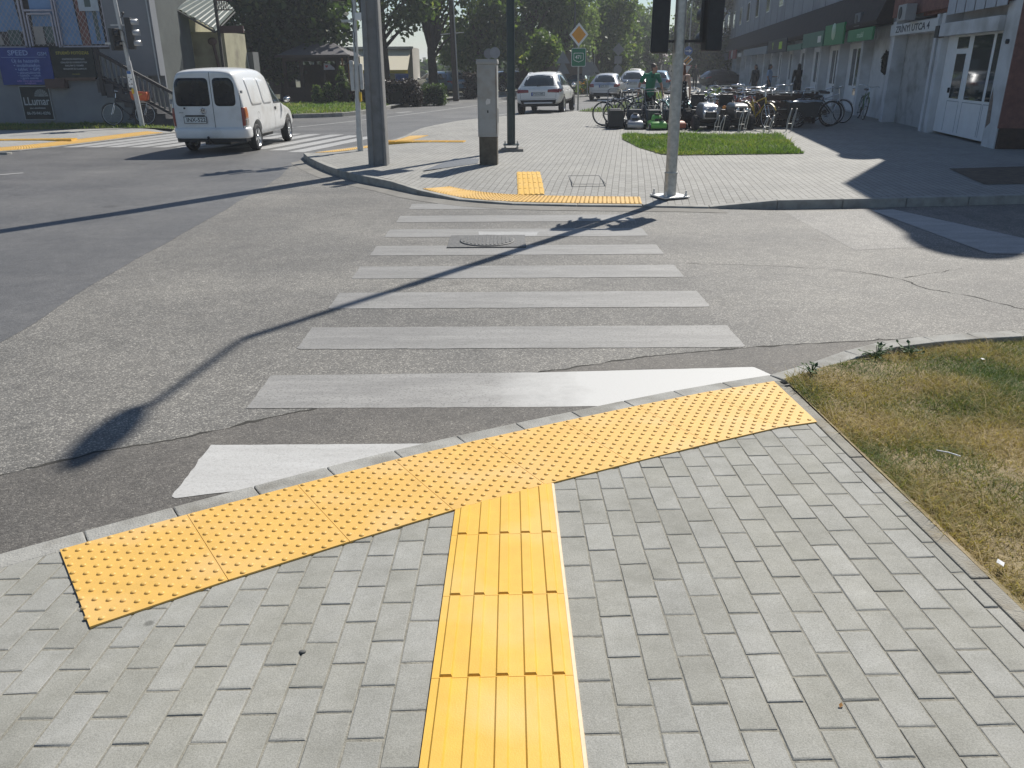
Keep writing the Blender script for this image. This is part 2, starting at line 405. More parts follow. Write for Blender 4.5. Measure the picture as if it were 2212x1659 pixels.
def resample(pts, step):
    out = [Vector(pts[0])]; acc = 0.
    for a, b in zip(pts[:-1], pts[1:]):
        a, b = Vector(a), Vector(b); L = (b - a).length
        if L < 1e-9: continue
        d = (b - a) / L; s = step - acc
        while s <= L: out.append(a + d * s); s += step
        acc = (acc + L) % step
    if (out[-1] - Vector(pts[-1])).length > step * .3: out.append(Vector(pts[-1]))
    return out
def smooth_line(pts, sub=6):
    p = [Vector(q) for q in pts]; p = [p[0] * 2 - p[1]] + p + [p[-1] * 2 - p[-2]]; out = []
    for i in range(1, len(p) - 2):
        a, b, c, d = p[i - 1:i + 3]
        for k in range(sub):
            t = k / sub
            out.append(.5 * (2 * b + (c - a) * t + (2 * a - 5 * b + 4 * c - d) * t * t + (3 * b - a - 3 * c + d) * t ** 3))
    out.append(p[-2]); return out
def kerb(name, line, width, ztop, zbot, stone, gap, mat, bevel=.008, side=1):
    """kerb stones laid along `line` (outer edge); inner edge lies to the left (side=1) of travel"""
    b = MB(); q = resample(line, stone)
    for a, c in zip(q[:-1], q[1:]):
        d = (c - a); L = d.length
        if L < gap * 2: continue
        d /= L; nrm = Vector((-d.y, d.x)) * side
        ring = []
        for p in (a + d * gap / 2, c - d * gap / 2):
            i_ = p + nrm * width
            ring.append([(p.x, p.y, zbot(p.x, p.y)), (p.x, p.y, ztop(p.x, p.y)), (i_.x, i_.y, ztop(i_.x, i_.y)), (i_.x, i_.y, zbot(i_.x, i_.y))])
        b.ring([[Vector(v) for v in r] for r in ring], 0, False)
    o = b.build(name, mat, None, bevel, fix=True)
    return struct(o)

# ------------------------------------------------------------------ ground and roads
b = MB(); b.add([(-700, -300, -.42), (700, -300, -.42), (700, 900, -.42), (-700, 900, -.42)], [(0, 1, 2, 3)])
struct(b.build('ground', M_ground))
b = MB()
for y0, y1 in ((-30, 11), (11, 140)):
    b.add([(-90, y0, gz(0, y0)), (90, y0, gz(0, y0)), (90, y1, gz(0, y1)), (-90, y1, gz(0, y1))], [(0, 1, 2, 3)])
struct(b.build('road', M_coarse))
edge = [(-3.1, -30), (-3.2, -20), (-3.3, -10), (-3.4, -3), (-3.47, 1.5), (-3.53, 5.23), (-3.71, 6.9), (-3.89, 10), (-4.02, 12.4), (-4.14, 14.6), (-4.45, 18.1), (-3.2, 22.5), (-2.2, 27.3), (-.3, 31.4), (2.4, 33.4), (4.4, 37.8), (6.6, 46), (9.6, 60), (14, 80), (20, 139)]
wob = []
for i, p in enumerate(smooth_line(edge, 8)):
    wob.append((p.x + .035 * noise.noise(Vector((p.y * 1.3, 0, 0))), p.y))
struct(sheet('main_road', [wob + [(-60, 139), (-60, -30)]], M_smooth, .0015))

NEAR = smooth_line([(-3.6, 1.35), (-1.93, 2.55), (-1.14, 3.09), (-.4, 3.55), (.49, 4.01), (1.06, 4.28), (1.54, 4.46), (1.85, 4.64), (2.41, 4.95), (3.05, 5.12), (3.6, 5.17), (5., 5.1), (8, 4.7), (12, 3.5)], 6)
CRACK = [(-5, 2.1), (-3.3, 2.75), (-2.35, 3.25), (-2.04, 3.48), (-1.65, 3.66), (-1.17, 3.98), (-.5, 4.33), (.27, 4.61), (.88, 4.86), (1.69, 5.05), (2.77, 5.2), (3.4, 5.3)]
struct(sheet('asphalt_strip', [[(p[0], p[1]) for p in smooth_line(CRACK, 5)] + [(p.x, p.y) for p in reversed(NEAR) if p.x < 3.4]], M_strip, .0014))
def crack(name, pts, w0, dz, amp=.03, seed=0):
    b = MB(); p = resample([Vector((*q, 0)) for q in pts], .035); prev = None
    for i, q in enumerate(p):
        d = (p[min(i + 1, len(p) - 1)] - p[max(i - 1, 0)]).normalized(); nr = Vector((-d.y, d.x, 0))
        c = q + nr * (amp * noise.noise(Vector((i * .31, seed, 0))) + amp * .6 * noise.noise(Vector((i * .9, seed, 3))))
        ww = w0 * max(.15, .6 + 1.1 * noise.noise(Vector((i * .23, seed + 9, 0))))
        cur = (c + nr * ww, c - nr * ww)
        if prev: b.add([(v.x, v.y, gz(v.x, v.y) + dz) for v in (prev[1], cur[1], cur[0], prev[0])], [(0, 1, 2, 3)])
        prev = cur
    return b
cb = MB()
for pts, w0, sd in ((CRACK, .013, 1), ([(3.2, 7.2), (3.45, 6.9), (3.5, 6.55), (3.75, 6.3), (3.9, 5.95), (4.3, 5.7), (4.6, 5.45)], .008, 2),
                    ([(1.7, 7.6), (2.5, 7.45), (3.0, 7.3), (3.35, 7.0)], .004, 3), ([(3.5, 6.95), (3.9, 7.15), (4.2, 7.3)], .004, 4)):
    k = crack('c', pts, w0, .0021, .03, sd); cb.add(k.v, k.f)
struct(cb.build('road_cracks', P('crack_dirt', (.04, .038, .032), .95, var=.4, scale=60)))
struct(sheet('road_patch', [[(3.62, 10.72), (3.58, 9.4), (3.55, 8.17), (4.24, 8.27), (5.6, 8.3), (5.8, 10.75)]], M_patch, .0014))

# near zebra: 0.5 m stripes every metre, 3 m long; the first two are cut by the kerb and freshly painted
def kerb_y(x):
    for a, c in zip(NEAR[:-1], NEAR[1:]):
        if a.x <= x <= c.x: return a.y + (c.y - a.y) * (x - a.x) / (c.x - a.x)
    return 0
def rough_edge(poly, amp=.009, step=.04):
    q = resample([Vector((*p, 0)) for p in poly + [poly[0]]], step); out = []
    for i, p in enumerate(q[:-1]):
        out.append((p.x + amp * (noise.noise(Vector((p.x * 9, p.y * 9, 1))) + .8 * noise.noise(Vector((p.x * 31, p.y * 31, 1)))), p.y + amp * noise.noise(Vector((p.x * 9, p.y * 9, 7)))))
    return out
struct(sheet('zebra_fresh_stripes', [
    rough_edge([(-1.49, 3.56), (-1.48, 3.02)] + [(x, kerb_y(x) + .01) for x in np.arange(-1.12, -.44, .1)] + [(-.40, 3.56)]),
    ], M_paint_new, .0034))
struct(sheet('zebra_half_fresh_stripe', [rough_edge([(-1.47, 4.55), (-1.46, 4.03), (.12, 4.02)] + [(x, kerb_y(x) + .012) for x in np.arange(.50, 1.50, .1)] + [(1.575, 4.475), (1.50, 4.64), (.25, 4.57)], .005, .02)], M_paint_half, .0028))
st = []
for i in range(2, 8):
    y = 3.05 + i; st.append(rough_edge([(-1.45, y + .5), (-1.44, y), (1.56, y - .02), (1.56, y + .48)]))
st += [rough_edge([(-1.41, 11.56), (-1.40, 11.1), (.0, 11.08), (1.55, 11.06), (1.55, 11.12), (.2, 11.3), (-.7, 11.58)])]
st.append(rough_edge([(-1.41, 12.2), (-1.4, 12.0), (-1.0, 11.88)]))
struct(sheet('zebra_worn_stripes', st, M_paint_worn, .0028))
struct(sheet('paint_blotch', [rough_edge([(-.38, 9.35), (-.36, 9.1), (.30, 9.08), (.33, 9.33)], .03)], M_paint_line, .0038))

# pavement strip markings in the shaded side street and on the main road
struct(sheet('shaded_white_band', [rough_edge([(4.80, 10.72), (5.12, 10.80), (5.75, 8.2), (8.5, 8.1), (8.5, 7.75), (4.80, 7.93)])], M_paint_line, .0056))
lz = []
for (ax, ay) in ((-11.3, 20.95), (-10.75, 20.9), (-10.2, 20.85), (-9.6, 20.8), (-9.0, 20.75), (-8.35, 20.65), (-7.7, 20.5), (-7.05, 20.35), (-6.35, 20.1), (-5.75, 19.75), (-5.2, 19.3)):
    lz.append([(ax, ay), (ax + .42, ay - .02), (ax + 1.5, ay + 4.4), (ax + 1.08, ay + 4.4)])
struct(sheet('far_zebra_stripes', [rough_edge(q, .01, .2) for q in lz], M_paint_line, .0056))
def band(pts, wd):
    p = [Vector(q) for q in pts]; L, Rr = [], []
    for i, q in enumerate(p):
        d = (p[min(i + 1, len(p) - 1)] - p[max(i - 1, 0)]).normalized(); nr = Vector((-d.y, d.x)) * wd / 2
        L.append(tuple(q + nr)); Rr.append(tuple(q - nr))
    return L + Rr[::-1]
struct(sheet('lane_lines', [band(smooth_line([(-9.4, 24.8), (-7.1, 27.8), (-4.8, 33.5), (-2.3, 41.2), (.8, 52), (4.2, 70), (7, 95)], 5), .13),
                            band([(-7.1, 27.8), (-11.5, 26.9), (-13, 26.7)], .12),
                            band([(-10.6, 14.3), (-9.25, 15.6)], .12), band([(-6.4, 33.3), (-5.0, 36.3)], .1), band([(-4.9, 36.4), (-4.4, 37.4)], .3),
                            band([(-3.6, 43), (-2.6, 46.5)], .1), band([(-.9, 33.2), (.9, 37.4)], .12), band([(2.2, 41), (3.6, 45)], .12)], M_paint_line, .0056))

# manhole in the zebra
t = thing('manhole_cover', (-.26, 8.72, gz(0, 8.7) + .006), 0, 'round cast iron cover in a square frame between two zebra stripes', 'manhole cover')
b = MB(); T = None
sq = [(-.42, -.32), (.42, -.32), (.42, .32), (-.42, .32)]
b.prism([(p[0] * 1.0, p[1] * 1.0) for p in sq], 0, .012); b.build('frame', P('cast_iron', (.135, .133, .128), .6, .4, var=.3, scale=30, bump=.5, bscale=60), t)
b = MB(); b.lathe([(.30, .012), (.30, .020), (.29, .022)], 40)
for i in range(-6, 7):
    L = math.sqrt(max(0, .27 ** 2 - (i * .042) ** 2)); b.box(i * .042 - .010, i * .042 + .010, -L, L, .022, .027)
b.build('lid', MC['cast_iron'], t)

# ------------------------------------------------------------------ near pavement: real pavers in running bond on a sloping bed
KW = .125
inner = []
for i, p in enumerate(NEAR):
    d = (NEAR[min(i + 1, len(NEAR) - 1)] - NEAR[max(i - 1, 0)]).normalized(); inner.append((p.x + d.y * KW, p.y - d.x * KW))
def inner_y(x):
    for a, c in zip(inner[:-1], inner[1:]):
        if a[0] <= x <= c[0]: return a[1] + (c[1] - a[1]) * (x - a[0]) / (c[0] - a[0])
    return -9 if x < inner[0][0] else 4
def zkerb(x, y):
    up = max(0, min(1, (x - 1.5) / .9)); up = up * up * (3 - 2 * up)
    upl = max(0, min(1, (-1.9 - x) / 1.2))
    return max(gz(x, y) + .012 + .05 * up, pz(x, y) - .002 if x < 2.2 else -1)
kerb('kerb', NEAR, KW, zkerb, lambda x, y: gz(x, y) - .12, .335, .0045, M_kerb, .006, side=-1)
struct(sheet('paving_bed', [[(-4.5, -3), (1.56, -3)] + [(1.56, inner_y(1.56))] + [p for p in reversed(inner) if -4.5 < p[0] < 1.55]], M_joint, -.0030, pz, split=99))
def convex_clip(poly, p0, nrm):
    out = []
    for i in range(len(poly)):
        a, c = Vector(poly[i]), Vector(poly[(i + 1) % len(poly)])
        da, dc = (a - p0).dot(nrm), (c - p0).dot(nrm)
        if da >= 0: out.append(a)
        if (da >= 0) != (dc >= 0): out.append(a + (c - a) * (da / (da - dc)))
    return [tuple(v) for v in out]
b = MB(); pr = random.Random(3)
GX0, GX1 = -.232, .166
for i in range(-46, 18):
    x0 = -.030 + i * .1005
    for j in range(-14, 30):
        y0 = -.05 + j * .2015 + (.1 if i % 2 else 0)
        g = .0021
        poly = [(x0 + g, y0 + g), (x0 + .1 - g, y0 + g), (x0 + .1 - g, y0 + .2 - g), (x0 + g, y0 + .2 - g)]
        if x0 > 1.53: continue
        poly = convex_clip(poly, Vector((1.5215, 0)), Vector((-1, 0))) if x0 + .1 > 1.5215 else poly
        cx, cy = x0 + .05, y0 + .1
        if cx < -4.4 or cy < -2.6: continue
        iy = [inner_y(p[0]) for p in poly] if poly else []
        if not poly or min(p[1] for p in poly) > max(iy): continue
        if max(p[1] for p in poly) > min(iy) - .004:
            xa, xb = x0, x0 + .1; a = Vector((xa, inner_y(xa) - .006)); c = Vector((xb, inner_y(xb) - .006)); d = (c - a).normalized()
            poly = convex_clip(poly, a, Vector((d.y, -d.x)))
            if len(poly) < 3: continue
        ar = sum(poly[k][0] * poly[(k + 1) % len(poly)][1] - poly[(k + 1) % len(poly)][0] * poly[k][1] for k in range(len(poly))) / 2
        if abs(ar) < .00025: continue
        if ar < 0: poly = poly[::-1]
        cx = sum(p[0] for p in poly) / len(poly); cy = sum(p[1] for p in poly) / len(poly)
        tx, ty, tz = pr.gauss(0, .004), pr.gauss(0, .004), pr.gauss(0, .0005)
        n = len(poly); z = lambda x, y: pz(x, y) + tz + tx * (x - cx) + ty * (y - cy)
        rings = []
        for s_, dz in ((0, -.05), (0, -.0034), (.0018, -.0009), (.0046, 0)):
            rr = []
            for (x, y) in poly:
                vx, vy = cx - x, cy - y; L = math.hypot(vx, vy) or 1
                jx = pr.gauss(0, .0007) if dz > -.04 else 0
                rr.append(Vector((x + vx / L * s_ * 1.6 + jx, y + vy / L * s_ * 1.6 + jx, z(x, y) + dz)))
            rings.append(rr)
        b.ring(rings, 0, False, cap=False); b.add(rings[-1], [tuple(range(n))])
        # weld caps by sharing coordinates later
me = b.mesh('near_pavement', M_paver)
bm = bmesh.new(); bm.from_mesh(me); bmesh.ops.remove_doubles(bm, verts=bm.verts, dist=2e-5); bm.to_mesh(me); bm.free()
struct(link('near_pavement', me))
kerb('pavement_edging', [Vector((1.585, y)) for y in (-2.775, 0, 2, 4.23)], .06, lambda x, y: pz(x, y) + .004, lambda x, y: pz(x, y) - .12, 1.0, .008, M_edge, .006)

# ------------------------------------------------------------------ tactile paving
def dome_rows(b, o, u, v, L, W, zf, nu, nv, r0=.0118, r1=.0078, h=.0050, seg=10):
    for i in range(nu):
        for j in range(nv):
            c = o + u * (L * (i + .5) / nu) + v * (W * (j + .5) / nv)
            base = zf(c.x, c.y); rings = []
            for rr, hh in ((r0, -.001), (r0 * .93, h * .45), (r1, h), (r1 * .5, h * 1.12)):
                rings.append([Vector((c.x + rr * math.cos(2 * math.pi * k / seg), c.y + rr * math.sin(2 * math.pi * k / seg), base + hh)) for k in range(seg)])
            b.ring(rings, 0, True, cap=False); b.add(rings[-1], [tuple(range(seg))], 0, True)
def warning_mat(name, line, W, zf, ntile, th, mat, label, nu=7, nv=10, seg=10, ends=None, stagger=False, **kw):
    """studded tiles following `line` (edge next to the kerb), width W to the right of travel"""
    t = thing(name, (0, 0, 0), 0, label, 'tactile paving')
    p = [Vector(q) for q in line]; L = sum((c - a).length for a, c in zip(p[:-1], p[1:])); q = resample(p, L / ntile + 1e-6)[:ntile + 1]
    if len(q) <= ntile: q.append(p[-1])
    nr = []
    for i in range(len(q)):
        d = (q[min(i + 1, len(q) - 1)] - q[max(i - 1, 0)]).normalized(); nr.append(Vector((d.y, -d.x)))
    raw = list(nr)
    if ends: nr[0], nr[-1] = Vector(ends[0]), Vector(ends[1])
    for i in range(ntile):
        b = MB(); u = (q[i + 1] - q[i]).normalized() * .0011; v0, v1 = nr[i], nr[i + 1]
        c = [q[i] + u + v0 * W, q[i + 1] - u + v1 * W, q[i + 1] - u, q[i] + u]
        b.ring([[Vector((k.x, k.y, zf(k.x, k.y) - .004)) for k in c], [Vector((k.x, k.y, zf(k.x, k.y) + th)) for k in c]], 0, False)
        for a_ in range(nu):
            for b_ in range(nv):
                for h_ in ((.25, .75) if stagger else (.5,)):
                    f, g = (a_ + h_) / nu, W * (b_ + h_) / nv
                    o = q[i].lerp(q[i + 1], f) + (raw[i].lerp(raw[i + 1], f)) * g
                    if ends and o.x > 1.508: continue
                    dome_rows(b, o, Vector((0, 0)), Vector((0, 0)), 1, 1, lambda x, y: zf(x, y) + th, 1, 1, seg=seg, **kw)
        b.build('studded_tile', mat, t)
    return t
mat_line = [Vector((x, inner_y(x) - .003)) for x in np.arange(-1.70, 1.50, .06)] + [Vector((1.522, inner_y(1.522) - .003))]
warning_mat('warning_mat', mat_line, .60, pz, 8, .007, M_yellow, 'long yellow studded tactile mat along the nearest kerb', 6, 9, ends=((.60, -.82), (.02, -1.09)), stagger=True, r0=.0112, r1=.0074)
def low_edge(x):
    pts = []
    for i, p in enumerate(mat_line):
        d = (mat_line[min(i + 1, len(mat_line) - 1)] - mat_line[max(i - 1, 0)]).normalized(); pts.append(p + Vector((d.y, -d.x)) * .6)
    for a, c in zip(pts[:-1], pts[1:]):
        if a.x <= x <= c.x: return a.y + (c.y - a.y) * (x - a.x) / (c.x - a.x)
def guide_strip(name, x0, x1, rows, zf, th, mat, label, nr=5):
    t = thing(name, (0, 0, 0), 0, label, 'tactile paving')
    for (y0, y1, yt0, yt1) in rows:      # y at the near end, far end left / right
        b = MB(); g = .001
        def quad(xa, xb, ya, yb_l, yb_r, z0, z1, ins=0.):
            lo = [(xa, ya), (xb, ya), (xb, yb_r), (xa, yb_l)]
            hi = [(xa + ins, ya + ins), (xb - ins, ya + ins), (xb - ins, yb_r - ins), (xa + ins, yb_l - ins)]
            b.ring([[Vector((x, y, zf(x, y) + z0)) for x, y in lo], [Vector((x, y, zf(x, y) + z1)) for x, y in hi]], 0, False)
        far = lambda x: y1 + (yt0 + (yt1 - yt0) * (x - x0) / (x1 - x0))
        quad(x0, x1, y0 + g, far(x0) - g, far(x1) - g, -.004, th)
        p = (x1 - x0) / nr
        for k in range(nr):
            xa = x0 + p * (k + .5) - .0195; xb = xa + .039
            quad(xa, xb, y0 + .004, far(xa) - .002, far(xb) - .002, th - .0005, th + .0065, .005)
        b.build('ribbed_tile', mat, t)
    return t
guide_strip('guide_strip', GX0, GX1, [(.97, 1.375, 0, 0), (1.375, 1.78, 0, 0), (1.78, 2.185, 0, 0), (2.185, 2.59, 0, 0), (2.59, 0, low_edge(GX0) - .003, low_edge(GX1) - .003)], pz, .0085, M_yellow2, 'yellow ribbed guide strip leading up from the bottom edge to the studded mat')

b = MB(); b.ring([[Vector((x, y, pz(x, y) + z)) for x, z in ((GX1 + .001, -.004), (GX1 + .001, .006), (GX1 + .011, .003), (GX1 + .014, -.004))] for y in (.97, low_edge(GX1) + .0)], 0, False)
b.build('edge_sealant', P('pale_sealant', (.62, .47, .30), .6, var=.1, scale=20), bpy.data.objects['guide_strip'])
# ------------------------------------------------------------------ near lawn
def lawn_z(x, y):
    base = pz(x, y) - .012
    base = max(base, gz(x, y) + .05)
    k = max(0, min(1, (x - 1.59) / .3))
    return base - .014 * (1 - k) - .02 * max(0, min(1, (x - 1.6) / .6)) + k * .022 * noise.noise(Vector((x * 1.7, y * 1.7, 4))) + k * .008 * noise.noise(Vector((x * 6, y * 6, 1)))
lawn_poly = [(1.588, -2.5), (9, -2.5), (9, 3.9)] + [(p[0], p[1] - .004) for p in reversed(inner) if 1.6 < p[0] < 8.8] + [(1.588, inner_y(1.588))]
struct(cdt('lawn_soil', lawn_poly, lawn_z, .09, M_soil))
M_blade = attr_mat('dry_grass_blades', [(0, (.44, .34, .17)), (.35, (.38, .30, .13)), (.55, (.26, .235, .085)), (.75, (.14, .175, .05)), (1, (.095, .15, .04))], .7, trans=.3)
M_lush = attr_mat('green_grass_blades', [(0, (.30, .28, .09)), (.3, (.19, .25, .065)), (.7, (.13, .21, .05)), (1, (.09, .165, .04))], .6, trans=.4)
def inpoly(poly):
    def f(x, y):
        c = False
        for i in range(len(poly)):
            (x1, y1), (x2, y2) = poly[i], poly[i - 1]
            if (y1 > y) != (y2 > y) and x < (x2 - x1) * (y - y1) / (y2 - y1) + x1: c = not c
        return c
    return f
def blades(name, poly, n, zf, hfun, wid, mat, tintf, seed, lean=.6, label=None):
    rs = np.random.RandomState(seed); ins = inpoly(poly)
    xs = [p[0] for p in poly]; ys = [p[1] for p in poly]; P_, Q = [], []
    V = []; F = []; Tn = []
    cnt = 0
    while cnt < n:
        x = rs.uniform(min(xs), max(xs)); y = rs.uniform(min(ys), max(ys)); cnt += 1
        if not ins(x, y): continue
        h = hfun(x, y, rs)
        if h <= 0: continue
        a = rs.uniform(0, 6.283); ln = h * lean * rs.uniform(.3, 1.6); dx, dy = math.cos(a), math.sin(a)
        wv = wid * rs.uniform(.6, 1.4); a2 = rs.uniform(0, 6.283); px, py = math.cos(a2) * wv, math.sin(a2) * wv; z = zf(x, y) - .004
        o = len(V)
        V += [(x - px, y - py, z), (x + px, y + py, z), (x + dx * ln * .4 + px * .7, y + dy * ln * .4 + py * .7, z + h * .62), (x + dx * ln * .4 - px * .7, y + dy * ln * .4 - py * .7, z + h * .62), (x + dx * ln, y + dy * ln, z + h * .95)]
        F.append((o, o + 1, o + 2)); F.append((o, o + 2, o + 3)); F.append((o + 3, o + 2, o + 4))
        Tn += [tintf(x, y, rs)] * 5
    me = np_mesh(name, np.array(V), np.array(F), mat, Tn)
    o = link(name, me); o['kind'] = 'stuff'; o['label'] = label or 'short grass'; o['category'] = 'grass'
    return o
def dens(x, y): return .5 + .5 * noise.noise(Vector((x * 2.1, y * 2.1, 2))) + .28 * noise.noise(Vector((x * 3.1, y * 3.1, 8)))
def dry_h(x, y, rs):
    d = dens(x, y)
    if rs.uniform() > .30 + d * 1.15 + (.5 if x < 1.68 else 0): return 0
    edge = 1.5 if x < 1.72 else 1
    return max(.008, rs.gamma(3, .0062) * (.5 + 1.0 * d)) * edge
def dry_t(x, y, rs):
    d = .52 + .72 * noise.noise(Vector((x * 1.9, y * 1.9, 2))) + .45 * noise.noise(Vector((x * 2.3, y * 2.3, 12))) - .06
    return min(1, max(0, d + rs.normal(0, .2)))
blades('dry_grass', [(1.6, 1.0), (4.3, 1.0), (4.3, 5.0)] + [(p[0], p[1] - .01) for p in reversed(inner) if 1.6 < p[0] < 4.3] + [(1.6, inner_y(1.6))], 330000, lawn_z, dry_h, .0019, M_blade, dry_t, 5, 1.5, 'patchy half dried grass on the near right verge')
def weed(x, y, s, seed, label):
    rs = random.Random(seed); b = MB(); z = lawn_z(x, y)
    for i in range(26):
        a = rs.uniform(0, 6.28); r_ = s * rs.uniform(.15, 1); h = s * rs.uniform(.15, .8); c = Vector((math.cos(a) * r_, math.sin(a) * r_, h)); d = Vector((math.cos(a + rs.uniform(-.9, .9)), math.sin(a + rs.uniform(-.9, .9)), rs.uniform(-.2, .7))).normalized()
        sd = d.cross(Vector((0, 0, 1))).normalized(); L = s * rs.uniform(.25, .5); W = L * .36
        b.tube([(0, 0, -.01), c * .5 + Vector((0, 0, .01)), c + d * L * .1], .0022, 4)
        b.add([c, c + d * L * .5 + sd * W, c + d * L, c + d * L * .5 - sd * W, c + d * L * .5 - Vector((0, 0, W * .4))], [(0, 4, 1), (4, 2, 1), (0, 3, 4), (4, 3, 2)])
    o = b.build('weed', P('weed_leaf', (.06, .115, .028), .6, var=.4, scale=30)); o.location = (x, y, z)
    return tag(o, label, 'weed', 'weeds at the near verge')
weed(2.28, 4.70, .09, 1, 'leafy green weed at the kerb where the verge begins to widen')
weed(2.52, 4.78, .08, 2, 'low green weed beside the larger leafy one at the kerb')
weed(1.76, 4.38, .07, 5, 'tiny grey green weed at the corner of the studded mat and kerb')
def litter(x, y, z, s, seed, label, name='paper_scrap', c=(.75, .75, .74)):
    rs = random.Random(seed); b = MB()
    b.add([(-s, -s * .6, 0), (s * .2, -s * .7, .004), (s, -s * .2, 0), (s * .7, s * .6, .008), (-s * .3, s * .7, .002), (-s * .9, s * .2, .006)], [(0, 1, 3), (1, 2, 3), (0, 3, 4), (0, 4, 5)])
    o = b.build(name, P(name + '_mat', c, .7)); o.location = (x, y, z); o.rotation_euler = (0, 0, seed)
    return tag(o, label, 'litter')
litter(1.66, 2.30, pz(1.66, 2.3) + .012, .017, 1.0, 'small white paper scrap on the edging beside the dry verge')
litter(2.9, 4.62, lawn_z(2.9, 4.62) + .02, .017, 2.2, 'white paper scrap lying in the dry grass near the kerb')
b = MB(); b.tube([(-.05, 0, 0), (0, .004, .003), (.05, 0, .001)], .003, 8)
o = b.build('drinking_straw', P('straw_plastic', (.7, .7, .72), .4)); o.location = (1.98, 3.25, lawn_z(1.98, 3.25) + .022); o.rotation_euler = (0, 0, -.7)
tag(o, 'white drinking straw lying in the dry grass beside the edging', 'litter')
o = litter(.86, 1.64, pz(.86, 1.64) + .003, .007, .4, 'tiny brown dry leaf on a grey paver right of the guide strip', 'dry_leaf', (.42, .22, .07))
b = MB(); b.sphere((0, 0, 0), (.011, .008, .004), 10, 6); o = b.build('pebble', P('pebble_dark', (.12, .12, .11), .8)); o.location = (-.63, 1.92, pz(-.63, 1.92) + .003)
tag(o, 'dark pebble on a grey paver left of the guide strip', 'pebble')

# ------------------------------------------------------------------ far corner (island) pavement
FRONT = [(-4.62, 18.75), (-4.55, 18.2), (-4.25, 17.2), (-3.53, 15.56), (-2.84, 14.3), (-2.35, 13.65), (-1.89, 13.1), (-1.35, 12.35), (-.69, 11.74), (-.02, 11.4), (.9, 11.22), (1.81, 11.12), (2.51, 11.02), (2.9, 10.94), (3.49, 10.9), (4.38, 10.93), (7.14, 11.2), (12, 11.9), (20, 13.2), (34, 15.5)]
LEFT = [(-4.62, 18.75), (-4.3, 19.3), (-3.48, 20.9), (-2.95, 23.2), (-2.5, 26.0), (-1.5, 29.2), (.4, 32.0), (1.9, 33.4), (2.55, 34.4), (4.1, 37.3), (6.3, 46), (9.2, 60), (13.4, 80), (19, 139)]
FR = smooth_line(FRONT, 5); LF = smooth_line(LEFT, 5)
def sst(a, b_, x): x = max(0, min(1, (x - a) / (b_ - a))); return x * x * (3 - 2 * x)
def seg_dist(line, x, y):
    best = 1e9
    for a, c in zip(line[:-1], line[1:]):
        vx, vy = c.x - a.x, c.y - a.y; t = max(0, min(1, ((x - a.x) * vx + (y - a.y) * vy) / (vx * vx + vy * vy + 1e-9)))
        best = min(best, (x - a.x - vx * t) ** 2 + (y - a.y - vy * t) ** 2)
    return math.sqrt(best)
def island_z(x, y):
    z = 0.
    if y < 15.5 and -3 < x < 4.2:
        d = seg_dist(FR[30:85], x, y); wx = sst(-2.2, -.6, x) * (1 - sst(2.7, 3.7, x))
        z = min(z, -.096 * wx * (1 - sst(.1, 2.2, d)))
    if x < -1.2 and 17.2 < y < 27:
        d = seg_dist(LF[:30], x, y); wy = sst(17.6, 18.8, y) * (1 - sst(22.5, 25, y))
        z = min(z, -.09 * wy * (1 - sst(.1, 1.6, d)))
    return z
def offset(line, w_, side):
    out = []
    for i, p in enumerate(line):
        d = (line[min(i + 1, len(line) - 1)] - line[max(i - 1, 0)]).normalized(); out.append(p + Vector((-d.y, d.x)) * side * w_)
    return out
fin = [p for p in offset(FR, .13, 1)]; lin = [p for p in offset(LF, .13, -1)]
fin = [p for p in fin if p.y < 18.5 or p.x > 0]; lin = [p for p in lin if p.y > 18.9]
poly_i = [(p.x, p.y) for p in fin] + [(34, 139)] + [(p.x, p.y) for p in reversed(lin)]
# split in a fine near part and a plain far part
near_p = clip(poly_i, 27.0, True); far_p = clip(poly_i, 27.0, False)
near_p = [p for i, p in enumerate(near_p) if math.dist(p, near_p[i - 1]) > 1e-4]
struct(cdt('pavement', near_p, island_z, .45, M_ipaver))
struct(sheet('pavement_far', [far_p], M_ipaver, 0, lambda x, y: 0., split=999))
kt = lambda x, y: island_z(x, y) + .004
kerb('far_kerb', FR, .128, kt, lambda x, y: gz(x, y) - .12, .9, .008, M_kerb, .012, 1)
kerb('road_kerb', LF[3:], .128, kt, lambda x, y: gz(x, y) - .12, .9, .008, M_kerb, .012, -1)
# gutter strip, slightly darker asphalt along the far kerb
gut = offset(FR, .34, -1)
struct(sheet('gutter', [[(p.x, p.y) for p in FR if -4.4 < p.x < 2.9] + [(p.x, p.y) for p in reversed(gut) if -4.6 < p.x < 2.9]], P('gutter_concrete', (.20, .19, .17), .9, var=.2, scale=3, bump=.4, bscale=90), .0042))
# flush things set in the paving
b = MB(); b.prism([(-1.55, 14.45), (-.62, 15.55), (-.62, 16.42), (-1.12, 16.45)], .001, .006)
tag(b.build('cover_plate', P('steel_plate', (.155, .16, .165), .5, .3, var=.12, scale=4)), 'flat dark grey cover plate in the paving beside the cabinet', 'cover plate')
t = thing('access_hatch', (1.22, 13.13, 0.004), 0, 'paver filled access hatch outlined in dark steel in the far pavement', 'hatch')
b = MB()
for x0, x1, y0, y1 in ((-.26, .26, .50, .525), (-.26, .26, -.525, -.50), (-.26, -.245, -.50, .50), (.245, .26, -.50, .50)): b.box(x0, x1, y0, y1, -.004, .0005)
b.build('hatch_frame', P('hatch_steel', (.12, .12, .115), .6, .3), t)

